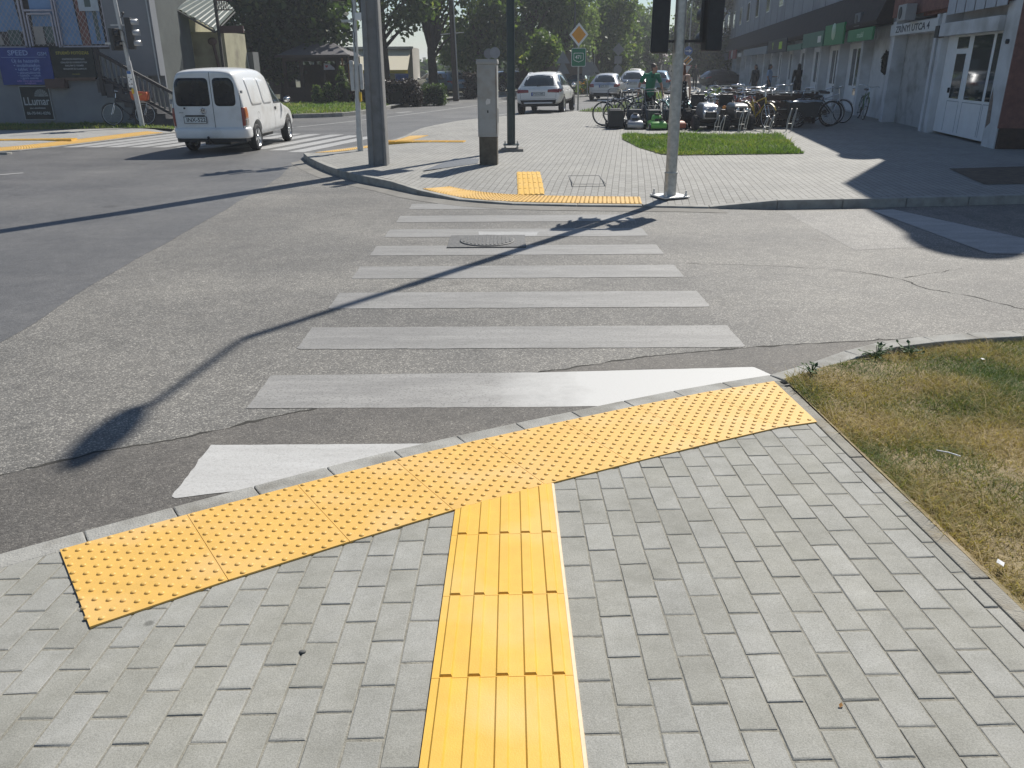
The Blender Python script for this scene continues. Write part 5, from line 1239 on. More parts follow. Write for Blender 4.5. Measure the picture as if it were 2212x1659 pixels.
# ------------------------------------------------------------------ vehicles
def resamp2(poly, step, closed=True):
    out = []; n = len(poly)
    for i in range(n if closed else n - 1):
        a, c = Vector(poly[i]), Vector(poly[(i + 1) % n]); k = max(1, int((c - a).length / step))
        out += [a.lerp(c, j / k) for j in range(k)]
    if not closed: out.append(Vector(poly[-1]))
    return out
def roundpoly(poly, r, n=4):
    out = []; m = len(poly)
    for i in range(m):
        p, a, c = Vector(poly[i]), Vector(poly[i - 1]), Vector(poly[(i + 1) % m])
        da, dc = (a - p), (c - p); rr = min(r, da.length * .45, dc.length * .45)
        p0, p1 = p + da.normalized() * rr, p + dc.normalized() * rr
        for k in range(n + 1):
            t_ = k / n; out.append((1 - t_) ** 2 * p0 + 2 * t_ * (1 - t_) * p + t_ * t_ * p1)
    return out
class Shell:
    """a car body: lofted half sections, mirrored, subdivided, wheel arches cut out; parts are laid on its real surface"""
    def __init__(s, stations, arches, ar, W, name='body'):
        rings = []
        for (y, zb, ws, zbelt, wb, zr, wr) in stations:
            half = [(0, zb), (ws - .14, zb), (ws, zb + .12), (wb + .005, (zb + zbelt) * .52), (wb, zbelt), (wr, zr - .13 * min(1, (zr - zbelt) * 2 + .1)), (wr - .11, zr - .022), (0, zr)]
            rings.append([Vector((x, y, z)) for x, z in half] + [Vector((-x, y, z)) for x, z in half[-2:0:-1]])
        b = MB(); n = len(rings[0]); b.ring(rings, 0, True, cap=False)
        for rg, flip in ((rings[0], True), (rings[-1], False)):
            for i in range(1, 6):
                L0, L1, R0, R1 = rg[i], rg[i + 1], rg[n - i], rg[n - i - 1]; q = [L0, L1, R1, R0]; b.add(q[::-1] if flip else q, [(0, 1, 2, 3)], 0, True)
            q = [rg[0], rg[1], rg[n - 1]]; b.add(q[::-1] if flip else q, [(0, 1, 2)], 0, True)
            q = [rg[6], rg[7], rg[8]]; b.add(q[::-1] if flip else q, [(0, 1, 2)], 0, True)
        o = b.build('tmp', [M_white, M_black], fix=True)
        sb = o.modifiers.new('s', 'SUBSURF'); sb.levels = 3; sb.render_levels = 3
        me = evalmesh(o); o.data = me; o.modifiers.clear()
        cut = MB()
        for y in arches:
            for sx in (-1, 1):
                T = Matrix.Translation((sx * W * .5, y, ar[1])) @ Matrix.Rotation(R(90), 4, 'Y')
                cut.lathe([(ar[0], -.30), (ar[0], .4)], 36, T, 1)
        co = cut.build('cut', [M_white, M_black], fix=True)
        bo = o.modifiers.new('b', 'BOOLEAN'); bo.object = co; bo.operation = 'DIFFERENCE'; bo.solver = 'EXACT'
        me = evalmesh(o)
        bpy.data.objects.remove(o); bpy.data.objects.remove(co)
        s.me = me; bm = bmesh.new(); bm.from_mesh(me); s.bvh = BVHTree.FromBMesh(bm); bm.free(); s.W = W
        me.polygons.foreach_set('use_smooth', [True] * len(me.polygons))
    def body(s, mat, parent):
        s.me.materials.clear(); s.me.materials.append(mat); s.me.materials.append(M_black)
        o = link('body', s.me, parent); e = o.modifiers.new('es', 'EDGE_SPLIT'); e.split_angle = R(40); return o
    def hit(s, p, axis):
        """axis: 'L','R' sides, 'B' back (-y), 'F' front, 'T' top"""
        u, v = p
        o, d = {'L': ((-5, u, v), (1, 0, 0)), 'R': ((5, u, v), (-1, 0, 0)), 'B': ((u, -9, v), (0, 1, 0)), 'F': ((u, 9, v), (0, -1, 0)), 'T': ((u, v, 9), (0, 0, -1))}[axis]
        h = s.bvh.ray_cast(Vector(o), Vector(d)); return (h[0], -Vector(d)) if h[0] is not None else (None, -Vector(d))
    def patch(s, name, poly, axis, off, mat, parent, rad=.0, step=.06, n=5):
        poly = roundpoly(poly, rad) if rad else poly
        pts = resamp2(poly, step); c = sum(pts, Vector((0, 0))) / len(pts); b = MB(); rings = []; last = None
        for k in range(n + 1):
            f_ = 1 - k / n; rr = []
            for p in pts:
                q = c + (p - c) * max(f_, .02); h, d = s.hit(q, axis)
                if h is None: h = last if last is not None else Vector((0, 0, 0))
                last = h
                if k == 0: rr.append((h + d * -.012, h + d * off * .6))
                else: rr.append(h + d * off)
            if k == 0: rings += [[a for a, _ in rr], [c_ for _, c_ in rr]]
            else: rings.append(rr)
        m = len(pts)
        b.ring(rings, 0, True, cap=False); b.add(rings[-1], [tuple(range(m))], 0, True)
        return b.build(name, mat, parent, fix=True)
    def seam(s, b, pts, axis, wd=.008, off=.0025, step=.05):
        q = resamp2(pts, step, False); prev = None
        for i, p in enumerate(q):
            d2 = (q[min(i + 1, len(q) - 1)] - q[max(i - 1, 0)]).normalized(); nr = Vector((-d2.y, d2.x)) * wd / 2
            h1, d = s.hit(p + nr, axis); h2, _ = s.hit(p - nr, axis)
            if h1 is None or h2 is None: prev = None; continue
            cur = (h1 + d * off, h2 + d * off)
            if prev: b.add([prev[0], prev[1], cur[1], cur[0]], [(0, 1, 2, 3)])
            prev = cur
    def seams(s, name, lines, mat, parent):
        b = MB()
        for pts, axis, wd in lines: s.seam(b, pts, axis, wd)
        return b.build(name, mat, parent, fix=True)
_wheel = {}
def wheel(parent, x, y, r, wid, side, steer=0., spokes=5):
    """tyre with a rim as its child; side +1 = outer face towards +x"""
    T = Matrix.Translation((x, y, r)) @ Matrix.Rotation(steer, 4, 'Z') @ Matrix.Rotation(R(90) * side, 4, 'Y')
    key = (round(r, 3), round(wid, 3), spokes)
    if key not in _wheel:
        h = wid / 2; b = MB()
        b.lathe([(r * .66, -h * .8), (r * .9, -h), (r * .985, -h * .72), (r, -h * .35), (r, h * .35), (r * .985, h * .72), (r * .9, h), (r * .70, h * .92), (r * .66, h * .7)], 36, None, 0, False)
        tm = b.mesh('tyre', M_rubber)
        b = MB(); b.lathe([(r * .70, h * .90), (r * .675, h * .80), (r * .60, h * .45), (r * .60, -h * .8), (r * .68, -h * .8)], 30, None, 0, False)
        b.lathe([(.001, h * .30), (r * .6, h * .05)], 24, None, 1, False)
        for k in range(spokes):
            a = 2 * math.pi * k / spokes; M = Matrix.Rotation(a, 4, 'Z')
            b.ring([[M @ Vector((rr_, sy * w_, z)) for sy, z in ((-1, h * .35), (-1, h * zz), (1, h * zz), (1, h * .35))] for rr_, w_, zz in ((r * .08, r * .10, .78), (r * .4, r * .085, .74), (r * .64, r * .12, .84))], 0, False)
        b.lathe([(r * .16, h * .4), (r * .15, h * .86), (.001, h * .9)], 14, None, 0, False)
        rm = b.mesh('rim', [M_alloy, M_black]); _wheel[key] = (tm, rm)
    tm, rm = _wheel[key]
    o = link('wheel', tm, parent, 0, T); link('rim', rm, o)
    return o
def plate(parent, s, c, w_=.52, h=.112, tilt=0., band=True):
    T = Matrix.Translation(c) @ Matrix.Rotation(R(90) + tilt, 4, 'X')
    b = MB(); b.box(-w_ / 2 - .012, w_ / 2 + .012, -h / 2 - .012, h / 2 + .012, -.01, .006); o = b.build('number_plate', P('plate_frame', (.03, .03, .035), .5), parent, 0, T)
    b = MB(); b.box(-w_ / 2, w_ / 2, -h / 2, h / 2, .0065, .009); b.build('plate_field', P('plate_white', (.66, .68, .66), .4), o)
    b = MB(); b.box(-w_ / 2, -w_ / 2 + .045, -h / 2, h / 2, .0092, .010)
    if band: b.build('euro_band', P('plate_blue', (.02, .07, .38), .4), o)
    text('lettering', s, h * .98, M_black, Matrix.Translation((.02, 0, .0105)), o, .0008, 'CENTER', 1.02)
    return o
def mirror(parent, x, y, z, side, mat):
    b = MB(); b.sphere((side * .11, 0, .03), (.11, .055, .085), 14, 10); o = b.build('wing_mirror', mat, parent, 0, Matrix.Translation((x, y, z)))
    b = MB(); b.box(-.04, .06, -.02, .02, -.03, .02) if side > 0 else b.box(-.06, .04, -.02, .02, -.03, .02); b.build('mirror_arm', M_black, o)
    b = MB(); b.sphere((side * .11, -.045, .03), (.088, .014, .065), 12, 8); b.build('mirror_glass', M_chrome, o)

# --- white panel van
van = thing('delivery_van', (-6.82, 21.25, -.12), R(-1.5), 'white panel van turning across the far zebra, seen from behind', 'van')
VS = [(-2.075, .42, .74, .98, .79, 1.745, .62), (-2.06, .38, .80, .99, .835, 1.79, .68), (-1.93, .34, .835, 1.0, .855, 1.83, .715), (-1.2, .28, .845, 1.0, .862, 1.86, .73), (-.5, .28, .845, 1.0, .862, 1.86, .73), (-.05, .28, .845, 1.0, .862, 1.82, .72), (.30, .28, .845, .99, .862, 1.68, .70), (.62, .28, .845, .985, .86, 1.50, .665), (.95, .28, .845, .97, .85, 1.22, .63), (1.2, .28, .84, .93, .84, .99, .62), (1.7, .28, .83, .86, .81, .90, .58), (2.02, .32, .78, .74, .74, .79, .52), (2.12, .36, .68, .66, .66, .70, .46)]
sh = Shell(VS, (-1.30, 1.31), (.375, .33), 1.70)
bd = sh.body(M_vanwhite, van)
M_seam = P('body_seam', (.05, .05, .052), .8)
sh.patch('rear_window', [(-.70, 1.03), (.085, 1.03), (.085, 1.63), (-.62, 1.63), (-.70, 1.5)], 'B', .006, M_glass, van, .10)
sh.patch('rear_window', [(.185, 1.03), (.665, 1.03), (.665, 1.5), (.59, 1.63), (.185, 1.63)], 'B', .006, M_glass, van, .10)
sh.seams('rear_door_seams', [([(-.735, 1.70), (-.77, 1.1), (-.775, .55), (-.74, .46), (.74, .46), (.775, .55), (.77, 1.1), (.735, 1.70)], 'B', .010), ([(.135, 1.80), (.135, .46)], 'B', .012)], M_seam, van)
sh.patch('tail_light', [(.765, .60), (.835, .60), (.835, 1.0), (.765, 1.0)], 'B', .012, M_redl, van, .02, .04)
sh.patch('tail_light', [(-.765, .60), (-.835, .60), (-.835, 1.0), (-.765, 1.0)], 'B', .012, M_redl, van, .02, .04)
for ax, sgn in (('R', 1), ('L', -1)):
    sh.patch('tail_light', [(-2.03, .60), (-1.88, .60), (-1.86, .72), (-1.88, .75), (-2.03, .75)], ax, .010, M_greyl, van, .02, .04)
    sh.patch('tail_light', [(-2.035, .752), (-1.875, .752), (-1.87, .85), (-1.89, 1.0), (-2.035, 1.0)], ax, .010, M_orangel, van, .02, .04)
    sh.patch('side_panel', [(-1.55, 1.02), (-.78, 1.02), (-.84, 1.62), (-1.62, 1.62)], ax, .010, M_vanwhite, van, .10)
    sh.patch('side_panel', [(-.70, 1.02), (-.02, 1.02), (-.22, 1.56), (-.76, 1.62)], ax, .010, M_vanwhite, van, .10)
    sh.patch('side_window', [(.12, 1.0), (1.03, .995), (.80, 1.26), (.48, 1.46), (.10, 1.60)], ax, .006, M_cargl, van, .03)
    sh.seams('door_seams', [([(.04, 1.62), (.05, 1.0), (.12, .36), (.9, .34), (1.02, .6), (1.06, .98)], ax, .008), ([(-1.88, .34), (-1.88, .1)], ax, .004)], M_seam, van)
    sh.patch('door_handle', [(.13, .86), (.26, .86), (.26, .93), (.13, .93)], ax, .016, M_black, van, .02, .03)
    if sgn == 1: sh.seams('fuel_cap', [([(-1.14 + .085 * math.cos(a), .78 + .085 * math.sin(a)) for a in np.linspace(0, 6.283, 20)], ax, .006)], M_seam, van)
    sh.patch('sill', [(-.85, .285), (.9, .285), (.9, .37), (-.85, .37)], ax, .014, M_vanwhite, van, .02)
    mirror(van, sgn * .86, .92, 1.04, sgn, M_black)
sh.patch('rear_bumper_top', [(-.76, .38), (.76, .38), (.76, .455), (-.76, .455)], 'B', .012, M_vanwhite, van, .01)
# wrap-round rear bumper
b = MB(); rings = []
for x, y in ((-.875, -.98 - .72), (-.885, -1.85), (-.86, -2.02), (-.76, -2.125), (-.4, -2.15), (0, -2.155), (.4, -2.15), (.76, -2.125), (.86, -2.02), (.885, -1.85), (.875, -1.70)):
    k = Vector((x, y + 1.2, 0)).normalized()
    rings.append([Vector((x - k.x * .12, y - k.y * .12, .335)), Vector((x - k.x * .02, y - k.y * .02, .315)), Vector((x, y, .37)), Vector((x + k.x * .004, y + k.y * .004, .50)), Vector((x - k.x * .015, y - k.y * .015, .565)), Vector((x - k.x * .12, y - k.y * .12, .58))])
b.ring(rings, 0, True); bo = b.build('rear_bumper', M_vanwhite, van, fix=True); bo.modifiers.new('s', 'SUBSURF').render_levels = 2
b = MB(); b.box(-.80, .80, -2.04, -1.75, .25, .345); b.box(-.3, .3, -1.7, 1.6, .16, .27); b.tube([(-.5, -1.9, .22), (-.5, -2.1, .22)], .03, 8); b.tube([(.0, -2.0, .24), (.0, -2.2, .26), (0, -2.24, .33)], .02, 8); b.sphere((0, -2.24, .36), .03, 10, 8); b.build('underbody', M_black, van)
plate(van, 'INX-522', (-.30, -2.10, .735), .50, .125, 0., False)
b = MB(); b.box(-.52, -.08, -2.098, -2.075, .815, .84); b.build('plate_lamp_strip', M_black, van)
b = MB()
T = Matrix.Translation((-.10, -2.092, .93)) @ Matrix.Rotation(R(90), 4, 'X')
b.lathe([(.068, .0), (.068, .010), (.058, .010), (.058, 0)], 28, T, 0, False)
def bar(b, p, q, wd, T, z0=.001, z1=.009):
    p, q = Vector(p), Vector(q); d = (q - p).normalized(); nr = Vector((-d.y, d.x)) * wd / 2; b.prism([tuple(p + nr), tuple(p - nr), tuple(q - nr), tuple(q + nr)], z0, z1, 0, T)
for s_ in (-1, 1):
    bar(b, (s_ * .026, .056), (s_ * .0, .010), .010, T); bar(b, (s_ * .052, .028), (s_ * .022, -.048), .010, T); bar(b, (s_ * .022, -.048), (s_ * .002, -.002), .010, T)
b.build('badge', M_chrome, van)
b = MB(); b.lathe([(.06, 0), (.06, .003)], 24, Matrix.Translation((-.10, -2.0905, .93)) @ Matrix.Rotation(R(90), 4, 'X')); b.build('badge_field', P('badge_dark', (.06, .06, .065), .4), van)
b = MB(); b.box(-.66, -.56, -2.088, -2.082, .885, .905); b.build('model_strip', P('strip_grey', (.35, .36, .36), .5), van)
b = MB(); b.lathe([(.022, 0), (.022, .012), (.012, .016)], 12, Matrix.Translation((-.52, -2.085, .99)) @ Matrix.Rotation(R(90), 4, 'X')); b.build('door_lock', M_black, van)
b = MB(); b.box(-.85, -.80, -2.05, -1.98, 1.08, 1.18); b.box(.79, .83, -2.06, -2.0, 1.3, 1.36); b.build('door_hinges', P('hinge_grey', (.3, .3, .3), .6), van)
sh.patch('windscreen', [(-.58, 1.12), (.58, 1.12), (.52, 1.50), (-.52, 1.50)], 'F', .006, M_cargl, van, .06)
sh.patch('headlight', [(.42, .68), (.66, .70), (.64, .80), (.45, .78)], 'F', .008, M_chrome, van, .03); sh.patch('headlight', [(-.42, .68), (-.66, .70), (-.64, .80), (-.45, .78)], 'F', .008, M_chrome, van, .03)
for x in (-.76, .76):
    wheel(van, x, -1.30, .30, .19, 1 if x > 0 else -1); wheel(van, x, 1.31, .30, .19, 1 if x > 0 else -1, R(4))

# --- generic passenger car
def passenger(name, L, W, H, wb, r, mat, label, cat, suv=False, platetxt='', group=None):
    t = thing(name, (0, 0, 0), 0, label, cat, group)
    k = H / 1.64; h2 = L / 2; zb = .26 if not suv else .38; w2 = W / 2
    S_ = [(-h2, zb + .14, w2 * .80, .80 * k, w2 * .86, .92 * k, w2 * .62), (-h2 + .05, zb + .06, w2 * .88, .90 * k, w2 * .93, 1.04 * k, w2 * .72), (-h2 + .18, zb, w2 * .95, .98 * k, w2 * .975, 1.15 * k, w2 * .75), (-h2 + .42, zb, w2 * .97, 1.02 * k, w2 * .99, 1.42 * k, w2 * .70), (-h2 + .68, zb, w2 * .98, 1.02 * k, w2 * .985, 1.575 * k, w2 * .69), (-h2 + 1.2, zb, w2 * .97, 1.01 * k, w2 * .97, 1.63 * k, w2 * .70), (-.15, zb, w2 * .97, 1.0 * k, w2 * .97, 1.64 * k, w2 * .70), (.35, zb, w2 * .97, .98 * k, w2 * .97, 1.58 * k, w2 * .68), (.85, zb, w2 * .97, .96 * k, w2 * .97, 1.30 * k, w2 * .68), (1.22, zb, w2 * .97, .93 * k, w2 * .96, 1.02 * k, w2 * .70), (h2 - .4, zb, w2 * .97, .86 * k, w2 * .93, .92 * k, w2 * .66), (h2 - .1, zb + .04, w2 * .88, .72 * k, w2 * .84, .80 * k, w2 * .58), (h2, zb + .12, w2 * .74, .60 * k, w2 * .72, .68 * k, w2 * .5)]
    sh = Shell(S_, (-wb / 2 - .05, wb / 2), (r * 1.16, r * 1.02), W)
    sh.body(mat, t)
    rw = .80 * w2
    sh.patch('rear_window', [(-rw, 1.10 * k), (rw, 1.10 * k), (rw * .88, 1.48 * k), (rw * .6, 1.52 * k), (-rw * .6, 1.52 * k), (-rw * .88, 1.48 * k)], 'B', .006, M_cargl, t, .08)
    for ax, sg in (('R', 1), ('L', -1)):
        sh.patch('side_window', [(-h2 + .62, 1.10 * k), (-.02, 1.06 * k), (-.04, 1.50 * k), (-h2 + 1.1, 1.50 * k), (-h2 + .74, 1.36 * k)], ax, .006, M_cargl, t, .05)
        sh.patch('side_window', [(.05, 1.06 * k), (1.0, 1.02 * k), (.70, 1.30 * k), (.32, 1.47 * k), (.04, 1.50 * k)], ax, .006, M_cargl, t, .05)
        sh.seams('door_seams', [([(.0, 1.55 * k), (.02, .9 * k), (.0, zb + .1)], ax, .008), ([(-h2 + 1.0, zb + .12), (-h2 + 1.15, .7 * k), (-h2 + .85, 1.05 * k)], ax, .008), ([(1.08, .95 * k), (1.0, .5), (.95, zb + .1)], ax, .008)], M_seam, t)
        for y in (-.35, .72):
            sh.patch('door_handle', [(y, .90 * k), (y + .2, .90 * k), (y + .2, .935 * k), (y, .935 * k)], ax, .02, mat, t, .01, .03)
        mirror(t, sg * w2 * .95, .78, 1.03 * k, sg, mat)
        tl = [(sg * w2 * .40, .86 * k), (sg * w2 * .90, .84 * k), (sg * w2 * .93, .98 * k), (sg * w2 * .42, .965 * k)] if suv else [(sg * w2 * .62, .80 * k), (sg * w2 * .90, .80 * k), (sg * w2 * .90, .99 * k), (sg * w2 * .66, .99 * k)]
        sh.patch('tail_light', tl, 'B', .010, M_redl, t, .03, .04)
        sh.patch('tail_light', [(-h2 + .10, .86 * k), (-h2 + .42, .90 * k), (-h2 + .38, .985 * k), (-h2 + .10, .99 * k)], ax, .008, M_redl, t, .03, .04)
        if suv:
            sh.patch('sill_cladding', [(-wb / 2 + .42, zb + .02), (wb / 2 - .44, zb + .02), (wb / 2 - .44, zb + .16), (-wb / 2 + .42, zb + .16)], ax, .012, M_black, t, .02)
            b = MB(); b.tube([(sg * w2 * .60, y_, sh.hit((sg * w2 * .60, y_), 'T')[0].z + dz_) for y_, dz_ in ((-h2 + .85, .0), (-h2 + 1.05, .035), (-.4, .04), (.1, .035), (.3, .0))], .016, 8); b.build('roof_rail', M_silver, t)
        sh.patch('headlight', [(sg * w2 * .45, .66 * k), (sg * w2 * .80, .68 * k), (sg * w2 * .78, .80 * k), (sg * w2 * .48, .76 * k)], 'F', .008, M_chrome, t, .03, .05)
    sh.seams('tailgate_seams', [([(-w2 * .78, 1.05 * k), (-w2 * .76, .62 * k), (w2 * .76, .62 * k), (w2 * .78, 1.05 * k)], 'B', .008)], M_seam, t)
    if suv:
        sh.patch('lower_bumper', [(-w2 * .88, zb + .02), (w2 * .88, zb + .02), (w2 * .94, .60), (w2 * .7, .58), (-w2 * .7, .58), (-w2 * .94, .60)], 'B', .015, M_black, t, .03)
        b = MB(); b.box(-w2 * .62, w2 * .62, -h2 - .03, -h2 + .06, .43, .50); b.build('skid_plate', M_silver, t, .015)
    else: sh.patch('lower_bumper', [(-w2 * .66, zb + .06), (w2 * .66, zb + .06), (w2 * .66, zb + .15), (-w2 * .66, zb + .15)], 'B', .008, M_black, t, .02)
    sh.patch('windscreen', [(-rw, 1.08 * k), (rw, 1.08 * k), (rw * .84, 1.48 * k), (-rw * .84, 1.48 * k)], 'F', .006, M_cargl, t, .06)
    h, d = sh.hit((0, .80 * k if suv else .78 * k), 'B')
    if platetxt: plate(t, platetxt, (0, h.y - .014, (.80 if suv else .86) * k), .52, .115, R(-6))
    b = MB(); b.tube([(-.06, sh.hit((0, 1.08 * k), 'B')[0].y - .02, 1.09 * k), (.38, sh.hit((.3, 1.14 * k), 'B')[0].y - .02, 1.14 * k)], .012, 6); b.build('wiper', M_black, t)
    b = MB(); b.box(-w2 * .8, w2 * .8, -h2 + .3, h2 - .3, zb - .06, zb + .1); b.build('underbody', M_black, t)
    for x in (-1, 1):
        wheel(t, x * (w2 - .10), -wb / 2 - .05, r, .22, x); wheel(t, x * (w2 - .10), wb / 2, r, .22, x, R(3) if suv else 0.)
    return t
suv = passenger('suv_car', 4.66, 1.89, 1.64, 2.87, .36, M_white, 'white crossover car with black lower bumper pulling away beyond the dark green mast', 'car', True, 'PYH-345')
place(suv, (1.62, 36.2, -.12), R(-12), suv['label']); suv.rotation_euler[1] = R(-1.2)
hat = passenger('parked_car', 4.2, 1.76, 1.46, 2.55, .31, M_silver, 'silver hatchback standing behind the white crossover, left of the man', 'car', False, 'HZX-424', 'cars along the main road')
place(hat, (5.75, 49.6, -.1), R(-14), hat['label'])
def recolour(c, mat):
    for ch in c.children:
        if ch.name.split('.')[0] in ('body', 'door_handle', 'wing_mirror'):
            sl_ = ch.material_slots[0]; sl_.link = 'OBJECT'; sl_.material = mat
    return c
def carcopy(loc, rz, label, mat, group=None, scale=1.):
    c = copy_tree(hat); place(c, loc, rz, label, group, scale); return recolour(c, mat)
M_c_light = P('car_pale_silver', (.56, .58, .60), .35, .5, var=.04, coat=.6); M_c_blue = P('car_steel_blue', (.10, .19, .27), .35, .4, var=.05, coat=.6); M_c_dark = P('car_dark', (.02, .022, .026), .3, .2, var=.05, coat=.7); M_c_teal = P('car_teal', (.03, .09, .09), .35, .3, var=.05, coat=.6)
carcopy((8.0, 54.5, -.1), R(-13), 'pale silver hatchback half hidden behind the man in green', M_c_light, None, 1.08)
carcopy((10.6, 60.5, -.1), R(-14), 'blue hatchback in front of the pale silver one, right of the man', M_c_blue, None, 1.05)
carcopy((12.6, 86, -.1), R(-12), 'distant white car roof above the row of parked cars', M_white, None, 1.1)
carcopy((5.2, 61.5, -.1), R(-16), 'dark teal car ahead of the silver hatchback, left of the row', M_c_teal)
carcopy((18.6, 74, -.05), R(-75), 'dark car parked sideways in the shade at the end of the shop building', M_c_dark)
carcopy((-4.4, 58, 0), R(35), 'steel blue hatchback in the shade behind the clipped hedge', M_c_blue)
carcopy((-5.4, 62, 0), R(40), 'white car parked farther behind the steel blue one', M_white)
carcopy((.4, 64, 0), R(-70), 'dark car in deep shade under the trees left of the white crossover', M_c_dark)
carcopy((-10.6, 52.5, 0), R(-80), 'pale blue car seen through the kiosk posts', P('car_ice', (.34, .45, .50), .35, .4, coat=.5))

# ------------------------------------------------------------------ bicycles
def make_bicycle():
    t = thing('bicycle', (0, 0, 0), 0, 'bicycle', 'bicycle', 'bicycles on display outside the shop')
    r = .335
    for x in (-.53, .53):
        b = MB(); b.tube([(r * math.cos(2 * math.pi * k / 30), 0, r * math.sin(2 * math.pi * k / 30)) for k in range(30)], .019, 7, closed=True)
        w_ = b.build('wheel', M_rubber, t, 0, Matrix.Translation((x, 0, r + .015)))
        b = MB(); b.tube([((r - .025) * math.cos(2 * math.pi * k / 30), 0, (r - .025) * math.sin(2 * math.pi * k / 30)) for k in range(30)], .009, 6, closed=True)
        b.lathe([(.018, -.05), (.018, .05)], 8, Matrix.Rotation(R(90), 4, 'X'))
        for k in range(14):
            a = 2 * math.pi * k / 14; a2 = a + .35 * (1 if k % 2 else -1); b.tube([(.016 * math.cos(a2), .03 * (1 if k % 2 else -1), .016 * math.sin(a2)), ((r - .03) * math.cos(a), 0, (r - .03) * math.sin(a))], .0016, 3)
        b.build('rim', M_alloy, w_)
    zc = r + .015
    BB = (-.08, 0, .30); ST = (-.24, 0, .80); HT = (.36, 0, .86); HB = (.40, 0, .72); RA = (-.53, 0, zc); FAx = (.53, 0, zc)
    b = MB(); fr = M_frame
    b.tube([BB, ST], .018, 8); b.tube([BB, HB], .021, 8); b.tube([(-.20, 0, .68), HT], .018, 8); b.tube([HB, HT], .022, 8)
    for y in (-.05, .05): b.tube([BB, (RA[0], y, RA[2])], .011, 6); b.tube([(-.22, y * .4, .74), (RA[0], y, RA[2])], .010, 6)
    b.build('frame', fr, t)
    b = MB(); b.tube([(.355, 0, .88), HB], .014, 8)
    for y in (-.05, .05): b.tube([(.405, y, .70), (.46, y, .55), (FAx[0], y, FAx[2])], .012, 6)
    b.build('fork', M_chrome, t)
    b = MB(); b.tube([HT, (.34, 0, 1.0)], .014, 8); b.tube([(.18, -.30, 1.04), (.30, -.24, 1.06), (.36, -.08, 1.02), (.36, .08, 1.02), (.30, .24, 1.06), (.18, .30, 1.04)], .012, 8)
    for y in (-1, 1): b.tube([(.25, y * .27, 1.05), (.12, y * .315, 1.03)], .017, 8)
    b.build('handlebar', M_chrome, t)
    b = MB(); b.ring([[Vector((x, w_ * math.cos(a), .925 + hh * math.sin(a))) for a in np.linspace(0, 6.283, 9)[:-1]] for x, w_, hh in ((-.40, .02, .02), (-.37, .085, .035), (-.30, .08, .035), (-.20, .03, .025), (-.11, .018, .02))], 0, True); s_ = b.build('saddle', M_black, t)
    b = MB(); b.tube([ST, (-.27, 0, .90)], .013, 8); b.build('seat_post', M_chrome, s_)
    b = MB(); b.lathe([(.085, -.004), (.085, .004)], 20, Matrix.Translation((-.08, -.05, .30)) @ Matrix.Rotation(R(90), 4, 'X')); b.tube([(-.08, -.07, .30), (.04, -.075, .20)], .01, 6); b.tube([(-.08, .07, .30), (-.20, .075, .40)], .01, 6); b.box(.0, .09, -.17, -.08, .19, .21); b.box(-.25, -.16, .08, .17, .39, .41); b.tube([(-.08, -.075, .30), (-.08, .075, .30)], .012, 6); b.build('crankset', M_black, t)
    for x, a0, a1 in ((-.53, 20, 175), (.53, 30, 165)):
        b = MB(); pts = [R(a) for a in np.linspace(a0, a1, 9)]
        for q0, q1 in zip(pts[:-1], pts[1:]):
            b.add([(x + .372 * math.cos(q), y, zc + .372 * math.sin(q)) for q, y in ((q0, -.024), (q0, .024), (q1, .024), (q1, -.024))], [(0, 1, 2, 3)])
        b.build('mudguard', fr, t)
    b = MB(); 
    for y in (-.05, .05): b.tube([(-.28, y, .735), (-.72, y, .735)], .006, 5); b.tube([(-.66, y, .735), (-.53, y, zc)], .006, 5)
    for x in (-.35, -.47, -.59, -.71): b.tube([(x, -.05, .735), (x, .05, .735)], .006, 5)
    b.build('rack', M_chrome, t)
    return t
M_frame = P('bike_paint_dark', (.03, .033, .04), .35, .3, var=.1, coat=.5)
FC = {'dark': M_frame, 'teal': P('bike_teal', (.10, .32, .33), .35, .2, coat=.5), 'white': P('bike_white', (.62, .63, .63), .35, coat=.5), 'red': P('bike_red', (.24, .03, .025), .35, coat=.5), 'orange': P('bike_orange', (.42, .14, .03), .4, coat=.4), 'blue': P('bike_blue', (.06, .12, .24), .35, .2, coat=.5), 'yellow': P('bike_yellow', (.50, .36, .04), .4, coat=.4), 'green': P('bike_green', (.05, .14, .06), .4, coat=.4), 'silver': M_silver}
bike0 = make_bicycle(); used = [False]
def bike(loc, rz, colour, label, lean=0., group='bicycles on display outside the shop'):
    c = bike0 if not used[0] else copy_tree(bike0); used[0] = True
    place(c, loc, rz, label, group); c.rotation_euler = (lean, 0, rz)
    for ch in c.children:
        if ch.name.split('.')[0] in ('frame', 'mudguard'):
            sl_ = ch.material_slots[0]; sl_.link = 'OBJECT'; sl_.material = FC[colour]
    return c
bike((3.35, 25.5, 0), R(-20), 'dark', 'dark bicycle with its front wheel turned out at the left end behind the black mower', .06)
bike((4.05, 26.6, 0), R(-50), 'white', 'white framed bicycle behind the silver mower and left of the man', .05)
bike((4.35, 27.6, 0), R(-30), 'blue', 'blue bicycle in the second row behind the man', -.05)
bike((4.95, 25.4, 0), R(-62), 'teal', 'teal bicycle behind the orange mower, just left of the steel post', .06)
bike((5.15, 26.3, 0), R(-75), 'silver', 'silver bicycle partly hidden by the steel lamp post', .05)
